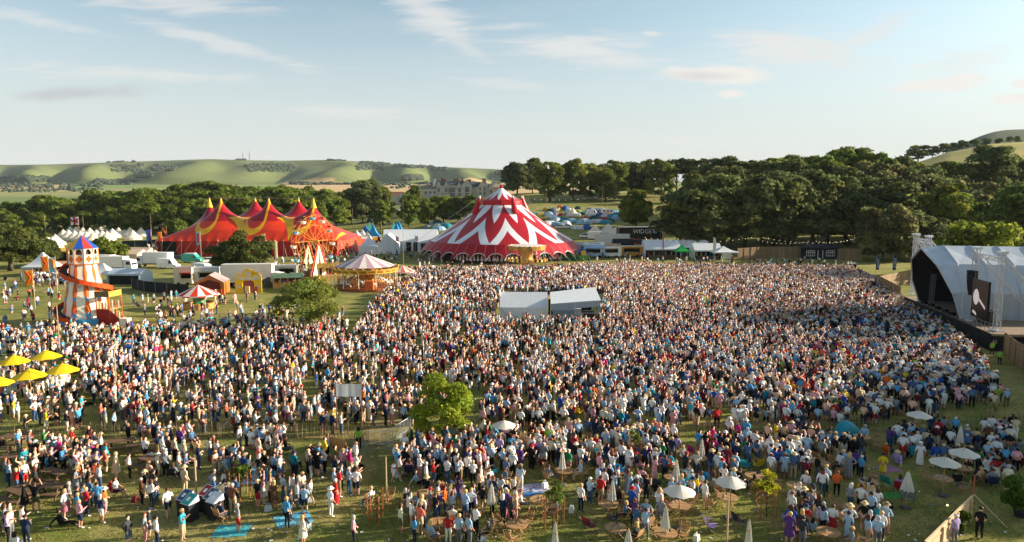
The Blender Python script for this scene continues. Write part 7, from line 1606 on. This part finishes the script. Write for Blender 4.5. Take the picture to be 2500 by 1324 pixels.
# hair and hats: modelled round the head's centre
def hair_mesh(long_):
    mb = MB(); mb.smooth = True; n, K = 14, 7
    def pt(j, k):
        a = 2*PI*j/n; front = max(0, math.sin(a)); lim = (1.55 if long_ else 1.75)*(1-.42*front); f = k/K*lim; r = .112
        x, y, z = r*math.sin(f)*math.cos(a)*.94, r*math.sin(f)*math.sin(a)-.012, r*1.12*math.cos(f)+.012
        if long_ and k == K and front < .35: z -= .20*(1-front); y -= .015; x *= 1.05
        return (x, y, z)
    for k in range(K):
        for j in range(n): mb.add([pt(j, k+1), pt(j+1, k+1), pt(j+1, k), pt(j, k)], [(0, 1, 2, 3)])
    return mb.mesh('hair', HAIR_M)
HAIRS = [hair_mesh(False), hair_mesh(True)]
mb = MB(); mb.smooth = True; mb.lathe([(.195, .035), (.15, .05), (.115, .055), (.112, .11), (.09, .155), (0, .165)], 18).lathe([(.195, .03), (.10, .045)], 18); SUNHAT = mb.mesh('hat', HAT_M)
mb = MB(); mb.smooth = True; mb.lathe([(.115, .03), (.112, .08), (.08, .13), (0, .145)], 14); mb.add([(-.09, .07, .045), (.09, .07, .045), (.07, .20, .02), (0, .22, .018), (-.07, .20, .02)], [(0, 1, 2, 3, 4)]); CAP = mb.mesh('hat', HAT_M)
mb = MB(); mb.smooth = True; mb.lathe([(.215, -.46), (.195, -.2), (.165, .05), (.15, .12)], 20); mb.v = [(x*(1+.16*math.sin(6*math.atan2(y, x))*max(0, -z)), y*(1+.16*math.sin(6*math.atan2(y, x))*max(0, -z)), z) for x, y, z in mb.v]; SKIRT = mb.mesh('skirt', BOT_M)
mb = MB(); mb.smooth = True; mb.lathe([(.185, -.72), (.19, -.45), (.172, -.1), (.16, .0), (.15, .12)], 20); mb.v = [(x*(1+.10*math.sin(7*math.atan2(y, x))*max(0, -z)), y*(1+.10*math.sin(7*math.atan2(y, x))*max(0, -z)), z) for x, y, z in mb.v]; LONGSKIRT = mb.mesh('skirt', BOT_M)
CUPM = CUP
TOPS = {'white': '#e6e4de', 'black': '#1b1c1f', 'navy': '#22304c', 'pale blue': '#9dbad0', 'sky blue': '#4f9ccb', 'royal blue': '#2450a0', 'grey': '#83878b', 'charcoal': '#3a3c40', 'pink': '#e0a2a8', 'coral': '#e0725a', 'red': '#b52428', 'maroon': '#6a1f2c', 'teal': '#22808a', 'turquoise': '#35a9b8', 'green': '#2f7a48', 'lime green': '#86b83a', 'olive': '#6a6a3c', 'yellow': '#e6c22c', 'mustard': '#c08a2a', 'orange': '#e06a26', 'beige': '#cdb796', 'cream': '#e6dcc4', 'lilac': '#a794bf', 'purple': '#5c3a78', 'brown': '#6a4a34', 'denim blue': '#4a6a8c', 'peach': '#e8b898', 'magenta': '#c8307c'}
TW = dict(white=52, black=30, navy=17, grey=16, charcoal=14, pink=8, red=5, coral=3, teal=3, beige=9, cream=9, maroon=5, turquoise=2.5, brown=5, magenta=1, yellow=1.2, mustard=1, orange=1.5, green=2); TW.update({'pale blue': 25, 'sky blue': 7, 'denim blue': 11, 'peach': 7, 'lime green': .7, 'royal blue': 3})
BOTS = {'blue jeans': ('#37516f', 1), 'dark jeans': ('#222b3a', 1), 'black trousers': ('#18191c', 1), 'khaki shorts': ('#a08e68', 0), 'denim shorts': ('#4d6a8e', 0), 'white trousers': ('#dedbd2', 1), 'navy shorts': ('#232f4a', 0), 'grey trousers': ('#6c6f73', 1), 'beige trousers': ('#bda888', 1), 'red shorts': ('#b02a2a', 0), 'black shorts': ('#1d1e21', 0), 'white shorts': ('#dcd9d0', 0), 'pink trousers': ('#c98a88', 1), 'olive shorts': ('#5d6040', 0)}
SKIRTS = {'black skirt': '#18191c', 'floral skirt': '#a86a7a', 'denim skirt': '#4a678a', 'white skirt': '#dfdcd4', 'red skirt': '#a82a30'}
HAIRC = {'blond': '#c9a468', 'brown': '#4a2f1e', 'dark': '#1f1612', 'grey': '#b4b0aa', 'white': '#d8d4cc', 'auburn': '#7a3a1e'}
HATC = {'straw': '#d2b888', 'white': '#e2dfd6', 'navy': '#26324e', 'black': '#1b1b1d', 'red': '#a82a2a', 'khaki': '#8a7c58'}
SKINC = ['#d8a890', '#cf9a80', '#be8a70', '#dcb29c', '#ae7a60', '#7d5340', '#c89e86']
POSEW = {'stand': ('standing', 14), 'relax': ('standing', 14), 'fold': ('with folded arms', 12), 'cup': ('holding a drink', 14), 'clap': ('clapping', 12), 'raise': ('with one arm raised', 5), 'raise2': ('with both arms raised', 3), 'hip': ('with hands on hips', 7), 'phone': ('holding up a phone', 6), 'walk': ('walking', 5), 'back': ('with hands behind back', 4), 'sit': ('sitting in a chair', 0), 'ground': ('sitting on the grass', 4)}
STAGE_XY = (63.0, 97.0); USED = set(); PEOPLE = []
gp_ = random.Random(77)
def wchoice(d): k = list(d); return gp_.choices(k, [TW.get(x, 2) for x in k])[0]
def person(p, rz, pose, top=None, bot=None, hair=None, hat=None, scale=None, dress=None):
    for _ in range(60):
        tn = top or wchoice(TOPS); fem = gp_.random() < .5
        ht = hat if hat is not None else (gp_.choice(['sun ', 'baseball ']) + gp_.choice(list(HATC)) if gp_.random() < .12 else '')
        hn = hair or gp_.choices(list(HAIRC), [20, 30, 25, 11, 4, 9])[0]; long_ = fem and gp_.random() < .65; top_ok = tn not in ('turquoise', 'sky blue', 'red', 'royal blue')
        r = gp_.random(); seated = pose in ('sit', 'ground', 'walk')
        if dress or (not bot and fem and r < .13 and not seated and top_ok): bn = 'dress'
        elif not bot and fem and r < .27 and not seated: bn = gp_.choice(list(SKIRTS))
        else: bn = bot or gp_.choices(list(BOTS), [16, 16, 20, 8, 8, 6, 7, 8, 7, 1.5, 8, 4, 2, 4])[0]
        key = (tn, bn, ht or (hn, long_), pose)
        if key not in USED: break
    USED.add(key); o = obj('person', HI[pose], None, p, rz); s = scale or gp_.uniform(.90, 1.03); o.scale = (s*gp_.uniform(1.0, 1.2), s*gp_.uniform(1.0, 1.2), s)
    sk = hexc(gp_.choice(SKINC)); tc_ = hexc(TOPS[tn]); slv = gp_.random() < .28
    bc = tc_ if bn == 'dress' else hexc(SKIRTS[bn]) if bn in SKIRTS else hexc(BOTS[bn][0]); longl = bn in BOTS and BOTS[bn][1]
    P_ = dict(skin_colour=sk, top_colour=tc_, arm_colour=tc_ if slv else sk, lower_colour=bc, shin_colour=bc if longl else sk, shoe_colour=hexc(gp_.choice(['#e0ded8', '#26262a', '#6a4a34', '#9a8a74'])))
    for k, v in P_.items(): o[k] = [float(x) for x in v]
    hc, J = HEADP[pose]
    if ht.split(' ')[0] != 'sun' or long_:
        h = obj('hair', HAIRS[1 if long_ else 0], o, hc); h['hair_colour'] = [float(x) for x in hexc(HAIRC[hn])]
    if ht:
        kd, cn = ht.split(' '); h = obj('hat', SUNHAT if kd == 'sun' else CAP, o, hc); h['hat_colour'] = [float(x) for x in hexc(HATC[cn])]
    if bn == 'dress' or bn in SKIRTS:
        h = obj('skirt', LONGSKIRT if bn == 'dress' and gp_.random() < .25 else SKIRT, o, (0, 0, .93)); h['lower_colour'] = P_['lower_colour']
    pw = POSEW[pose][0]; hw = ('%s %shat' % (ht.split(' ')[1], 'sun ' if ht.startswith('sun') else 'baseball ') if ht else '%s %shair' % (hn, 'long ' if long_ else ''))
    wear = '%s dress' % tn if bn == 'dress' else '%s top and %s' % (tn, bn)
    tag(o, 'person in %s, %s, %s' % (wear, hw.replace('baseball hat', 'baseball cap'), pw), 'person', 'people in the garden area'); PEOPLE.append((o, key, pw))
    KEEP.append((p[0], p[1], .26)); return o
def stage_dir(p, j=.5): return math.atan2(STAGE_XY[1]-p[1], STAGE_XY[0]-p[0])-PI/2+gp_.gauss(0, j)
# particular people
for px, py, pose, top, bot, hair, hat, dr, face in ((412, 1262, 'walk', 'white', 'navy shorts', 'brown', '', None, 1.5), (447, 1322, 'phone', 'turquoise', 'beige trousers', 'blond', '', None, -.6), (582, 1300, 'hip', 'grey', 'red shorts', 'grey', '', None, 0), (2042, 1212, 'cup', 'orange', 'black trousers', 'auburn', '', None, .2), (2154, 1165, 'back', 'yellow', None, 'dark', '', 'y', 0), (1926, 1328, 'stand', 'purple', None, 'blond', '', 'y', 0), (864, 1334, 'relax', 'pink', 'dark jeans', 'grey', '', None, -.5), (1012, 1330, 'stand', 'sky blue', 'dark jeans', 'brown', '', None, -.1), (1418, 1250, 'stand', 'white', 'dark jeans', 'blond', '', None, -.2), (1720, 1240, 'relax', 'white', 'white shorts', 'brown', '', None, -.5), (1700, 1222, 'fold', 'yellow', 'denim shorts', 'dark', '', None, -.8), (2107, 1300, 'back', 'black', 'khaki shorts', None, 'sun straw', None, 0), (2072, 1305, 'hip', 'white', 'black shorts', None, 'sun straw', None, 0), (2160, 1300, 'hip', 'pale blue', 'pink trousers', None, 'sun khaki', None, -.4), (285, 1170, 'stand', 'beige', None, 'blond', '', 'y', 0), (355, 1215, 'relax', 'black', 'white shorts', None, 'sun straw', None, -.2), (452, 1203, 'stand', 'beige', 'beige trousers', None, 'sun straw', None, .5), (820, 1235, 'stand', 'red', None, 'white', '', 'y', -.1), (808, 1262, 'relax', 'white', 'maroon' and 'white trousers', None, 'sun white', None, .1), (740, 1330, 'relax', 'cream', None, 'blond', '', 'y', 0), (1772, 1150, 'hip', 'maroon', None, 'blond', '', 'y', .3), (1820, 1128, 'stand', 'green', None, 'auburn', '', 'y', 0), (2245, 1140, 'stand', 'white', None, 'grey', 'baseball white', 'y', .2), (1405, 1140, 'hip', 'black', 'pink trousers', None, 'sun white', None, 0), (988, 1115, 'stand', 'white', 'black trousers', 'grey', '', None, .9), (2458, 1200, 'cup', 'cream', 'khaki shorts', 'grey', '', None, .1), (2330, 1330, 'cup', 'lilac', 'grey trousers', 'white', '', None, .9), (2390, 1316, 'relax', 'black', 'black trousers', 'dark', '', None, .4)):
    p = gp(px, py); person((p.x, p.y, 0), stage_dir(p, .05)+face, pose, top, bot, hair, hat, None, dr)
for i, (x, y, rz) in enumerate(SEATS):
    if gp_.random() < .42: person((x+math.sin(rz)*.06, y-math.cos(rz)*.06, 0), rz, 'sit')
REG = [(0, 250, 1085, 1335, 44), (250, 460, 1085, 1170, 17), (250, 460, 1180, 1335, 6), (460, 640, 1095, 1200, 15), (460, 640, 1210, 1335, 6), (640, 860, 1090, 1170, 16), (640, 860, 1170, 1335, 17), (975, 1260, 1085, 1200, 56), (975, 1260, 1200, 1335, 30), (1260, 1700, 1082, 1170, 64), (1260, 1700, 1170, 1335, 24), (1700, 2150, 1080, 1170, 58), (1700, 2150, 1170, 1335, 28), (2150, 2500, 1066, 1150, 34), (2150, 2480, 1150, 1195, 6)]
CAND = []
for x0, x1, y0, y1, n in REG:
    n = int(n*2.0) if y0 < 1150 else int(n*1.45)
    clus = [(gp_.uniform(x0, x1), gp_.uniform(y0, y1)) for _ in range(max(2, n//5))]
    for _ in range(n):
        for _t in range(20):
            c = gp_.choice(clus); p = gp(min(max(c[0]+gp_.gauss(0, 22), x0-10), x1+10), min(max(c[1]+gp_.gauss(0, 10), y0-5), y1))
            if all(math.hypot(p.x-k[0], p.y-k[1]) > k[2]+.24 for k in KEEP) and all(math.hypot(p.x-q[0], p.y-q[1]) > .5 for q in CAND): CAND.append((p.x, p.y)); break
CAND.sort(key=lambda p: p[1]); LEFT = []
pk = [k for k in POSEW if POSEW[k][1]]
for x, y in CAND:
    if len(PEOPLE) < 300: person((x, y, 0), stage_dir((x, y)), gp_.choices(pk, [POSEW[k][1] for k in pk])[0])
    else: LEFT.append((x, y))
seen = {}
for o, k, _ in PEOPLE: seen.setdefault(o['label'], []).append(o)
for lab, os_ in seen.items():
    if len(os_) > 1:
        for i, o in enumerate(sorted(os_, key=lambda o: o.location.x/o.location.y)): o['label'] = lab.replace(', standing', '')+', %s from left' % ordinal(i)
# ------------------------------------------------------------------ the crowd
def inside(px, py, poly):
    n = len(poly); c = np.zeros(len(px), bool); jx, jy = poly[-1]
    for ix, iy in poly:
        k = ((iy > py) != (jy > py)) & (px < (jx-ix)*(py-iy)/((jy-iy) or 1e-9)+ix); c ^= k; jx, jy = ix, iy
    return c
def crowd():
    g = np.random.default_rng(3); pts = []
    def fill(poly, dens, jit=True):
        w_ = [gp(x, y) for x, y in poly]; P2 = [(p.x, p.y) for p in w_]; xs = [p[0] for p in P2]; ys = [p[1] for p in P2]
        n = int((max(xs)-min(xs))*(max(ys)-min(ys))*dens); x = g.uniform(min(xs), max(xs), n); y = g.uniform(min(ys), max(ys), n); k = inside(x, y, P2)
        if jit: nz = np.sin(x*.9+2*np.sin(y*.37))*np.sin(y*1.1+1.7*np.sin(x*.31))+.5*np.sin(x*2.3+y*1.9); k &= g.random(n) < np.clip(.72+.5*nz, .18, 1)
        pts.append(np.stack([x[k], y[k]], 1))
    # dense block before the stage
    fill([(1500, 655), (2080, 662), (2150, 700), (2230, 760), (2290, 800), (2385, 872), (2432, 948), (2330, 955), (2000, 960), (1700, 960), (1480, 880), (1460, 800), (1480, 700)], 1.9, False)
    fill([(990, 664), (1500, 655), (1480, 720), (1230, 720), (1215, 790), (1470, 800), (1480, 900), (1250, 960), (900, 940), (840, 860), (900, 760), (960, 700)], 1.75)
    fill([(1250, 960), (1480, 880), (1700, 960), (2000, 960), (2330, 930), (2450, 990), (2350, 1000), (2120, 1040), (1700, 1050), (1180, 1055), (1160, 1000)], 2.0)
    fill([(420, 805), (700, 790), (860, 800), (840, 860), (900, 940), (1160, 1000), (1000, 1040), (640, 1040), (330, 1040), (200, 960), (200, 840)], 1.7)
    fill([(0, 820), (200, 800), (420, 805), (200, 840), (210, 960), (0, 960)], 1.1); fill([(0, 965), (330, 960), (640, 1038), (900, 1040), (860, 1064), (0, 1064)], .75)
    fill([(330, 770), (640, 760), (840, 760), (860, 800), (420, 805)], .30); fill([(0, 680), (160, 680), (150, 790), (0, 800)], .10); fill([(270, 725), (640, 730), (680, 770), (330, 775)], .09)
    fill([(660, 600+35), (870, 618), (880, 640), (670, 668)], .16); fill([(880, 615), (1060, 620), (1050, 655), (880, 650)], .10); fill([(1400, 640), (1800, 632), (1800, 655), (1420, 656)], .07); fill([(1800, 640), (2080, 640), (2080, 662), (1800, 660)], .10); fill([(1060, 636), (1240, 640), (1240, 660), (1000, 664)], .05); fill([(80, 668), (165, 672), (165, 700), (60, 700)], .8); fill([(2330, 930), (2450, 920), (2480, 1010), (2420, 1030), (2330, 1000)], .25)
    fill([(350, 596), (420, 600), (420, 625), (360, 622)], .1); fill([(1390, 622), (1780, 622), (1780, 632), (1390, 632)], .2)
    P = np.vstack(pts+[np.array(LEFT).reshape(-1, 2)])
    fx = np.array([proj((a_, b_, 0)) for a_, b_ in P]); P = P[~((fx[:, 0] > 140) & (fx[:, 0] < 335) & (fx[:, 1] > 760) & (fx[:, 1] < 812) & (g.random(len(P)) < .85))]
    # thin out near neighbours with a coarse grid
    P = P[g.permutation(len(P))]; cell = {}; keep = []
    for i, (x, y) in enumerate(P):
        c = (int(x/.42), int(y/.42))
        if c in cell: continue
        cell[c] = 1; keep.append(i)
    P = P[keep]
    for bx in ((-2.6, 12.6, 94.5, 106),): P = P[~((P[:, 0] > bx[0]) & (P[:, 0] < bx[1]) & (P[:, 1] > bx[2]) & (P[:, 1] < bx[3]))]
    for cx, cy_, r_ in ((-29.0, 133.0, 7.2), (gp(213, 786).x, gp(213, 786).y, 4.2), (gp(486, 752).x, gp(486, 752).y, 3.2), (gp(1286, 656).x, gp(1286, 656).y, 5.3), (gp(768, 683).x, gp(768, 683).y, 4.0)): P = P[np.hypot(P[:, 0]-cx, P[:, 1]-cy_) > r_]
    for px, Y in ((757, 91), (1082, 48)): q = gx(px, Y); P = P[np.hypot(P[:, 0]-q.x, P[:, 1]-q.y) > .8]
    n = len(P); th = np.arctan2(STAGE_XY[1]-P[:, 1], STAGE_XY[0]-P[:, 0])-PI/2+g.normal(0, .35, n); away = (P[:, 1] > 118) & (P[:, 0] < -12); th[away] = g.uniform(0, 6.28, away.sum())
    names = ['stand', 'relax', 'fold', 'cup', 'clap', 'raise', 'raise2', 'hip', 'phone', 'sit', 'ground', 'back']; pr = np.array([14, 14, 14, 12, 14, 4, 2, 6, 5, 6, 5, 4.]); ps = g.choice(len(names), n, p=pr/pr.sum())
    front = (P[:, 0] > 15) & (P[:, 1] > 70); ps[front & (ps >= 9) & (ps <= 10)] = 4
    tn = list(TOPS); tw = np.array([TW.get(t, 2) for t in tn], float); top = np.array([hexc(TOPS[t]) for t in tn])[g.choice(len(tn), n, p=tw/tw.sum())]*g.uniform(.85, 1.05, (n, 1))
    bl_ = list(BOTS.values()); bw = np.array([16, 16, 20, 8, 8, 6, 7, 8, 7, 1.5, 8, 4, 2, 4.]); bi = g.choice(len(bl_), n, p=bw/bw.sum()); bot = np.array([hexc(b[0]) for b in bl_])[bi]; bl2_ = np.array([b[1] for b in bl_])[bi].astype(bool); sk = np.array([hexc(s) for s in SKINC])[g.choice(len(SKINC), n)]
    hr = np.array([hexc(h) for h in HAIRC.values()])[g.choice(6, n, p=[.22, .30, .26, .10, .04, .08])]; hatc = np.array([hexc(h) for h in HATC.values()])[g.choice(6, n, p=[.3, .34, .1, .08, .06, .12])]; hat = g.random(n) < .10; sl = g.random(n) < .3; dress = g.random(n) < .14
    shoe = np.array([.15, .13, .12]); sc_ = g.uniform(.88, 1.03, n); fat = g.uniform(1.0, 1.24, n)
    hatm = MB().lathe([(.18, .03), (.115, .05), (.105, .13), (0, .16)], 8); hv = np.array(hatm.v); hf = np.array([t for q in hatm.f for t in ((q[0], q[1], q[2]), (q[0], q[2], q[3]))])
    AV, AF, AC = [], [], []; off = 0
    zt = T(P[:, 0], P[:, 1])
    for k, nm in enumerate(names):
        V, F, mt, hd = LO[nm]
        for hh in (False, True):
            ii = np.where((ps == k) & (hat == hh))[0]
            if not len(ii): continue
            v, f, m = (V, F, mt) if not hh else (np.vstack([V, hv+hd]), np.vstack([F, hf+len(V)]), np.concatenate([mt, np.full(len(hf), 8)]))
            m_ = len(ii); c, s = np.cos(th[ii]), np.sin(th[ii]); x = v[None, :, 0]*(sc_*fat)[ii, None]; y = v[None, :, 1]*(sc_*fat)[ii, None]; z = v[None, :, 2]*sc_[ii, None]
            W = np.stack([x*c[:, None]-y*s[:, None]+P[ii, 0, None], x*s[:, None]+y*c[:, None]+P[ii, 1, None], z+zt[ii, None]], -1)
            pal = np.stack([sk[ii], top[ii], np.where(sl[ii, None], top[ii], sk[ii]), np.where(dress[ii, None], top[ii], bot[ii]), np.where(bl2_[ii, None] & ~dress[ii, None], bot[ii], sk[ii]), np.tile(shoe, (m_, 1)), sk[ii], hr[ii], hatc[ii]], 1)
            AC.append(pal[:, m].reshape(-1, 3)); AF.append((f[None]+off+np.arange(m_)[:, None, None]*len(v)).reshape(-1, 3)); AV.append(W.reshape(-1, 3)); off += m_*len(v)
    V = np.vstack(AV); F = np.vstack(AF).astype(np.int32); Cc = np.vstack(AC)
    me = bpy.data.meshes.new('crowd'); me.vertices.add(len(V)); me.vertices.foreach_set('co', V.astype(np.float32).ravel()); me.loops.add(F.size); me.loops.foreach_set('vertex_index', F.ravel()); me.polygons.add(len(F)); me.polygons.foreach_set('loop_start', np.arange(0, F.size, 3, dtype=np.int32)); me.update(calc_edges=True)
    me.polygons.foreach_set('use_smooth', np.ones(len(F), bool))
    at_ = me.attributes.new('cloth', 'FLOAT_COLOR', 'FACE'); at_.data.foreach_set('color', np.hstack([Cc, np.ones((len(Cc), 1))]).astype(np.float32).ravel())
    me.materials.append(attr_mat('crowd_clothing', 'cloth', .85, .15)); tag(obj('crowd', me), 'dense festival crowd filling the field in front of the stage', 'crowd', kind='stuff')
    print('CROWD', n, len(F))
crowd()
# stewards in bright jackets by the stage
hv_ = []
for px, py, ps in ((2178, 722, 'stand'), (2205, 745, 'fold'), (2296, 800, 'hip'), (2422, 868, 'raise'), (2440, 892, 'relax'), (2010, 650, 'stand'), (876, 1098, 'stand')):
    p = gp(px, py); o = person((p.x, p.y, 0), stage_dir(p, 1.0), ps, 'lime green', 'black trousers', 'dark', ''); hv_.append(o)
order_labels(hv_, 'steward in a lime green high-visibility jacket and dark trousers, %s from the left')
# ------------------------------------------------------------------ air
def haze():
    m = bpy.data.materials.new('haze'); m.use_nodes = True; n = m.node_tree.nodes; l = m.node_tree.links; n.remove(n['Principled BSDF'])
    v = n.new('ShaderNodeVolumePrincipled'); v.inputs['Color'].default_value = (.80, .90, 1.0, 1); v.inputs['Density'].default_value = 0.000032; v.inputs['Anisotropy'].default_value = 0.0; l.new(v.outputs[0], n['Material Output'].inputs['Volume'])
    m.cycles.homogeneous_volume = True if hasattr(m.cycles, 'homogeneous_volume') else None
    o = MB().box((0, 2450, 118), (40000*.4, 6000, 240)).build('haze', m); tag(o, 'thin evening haze over the field and downs', 'haze', kind='stuff')
haze()
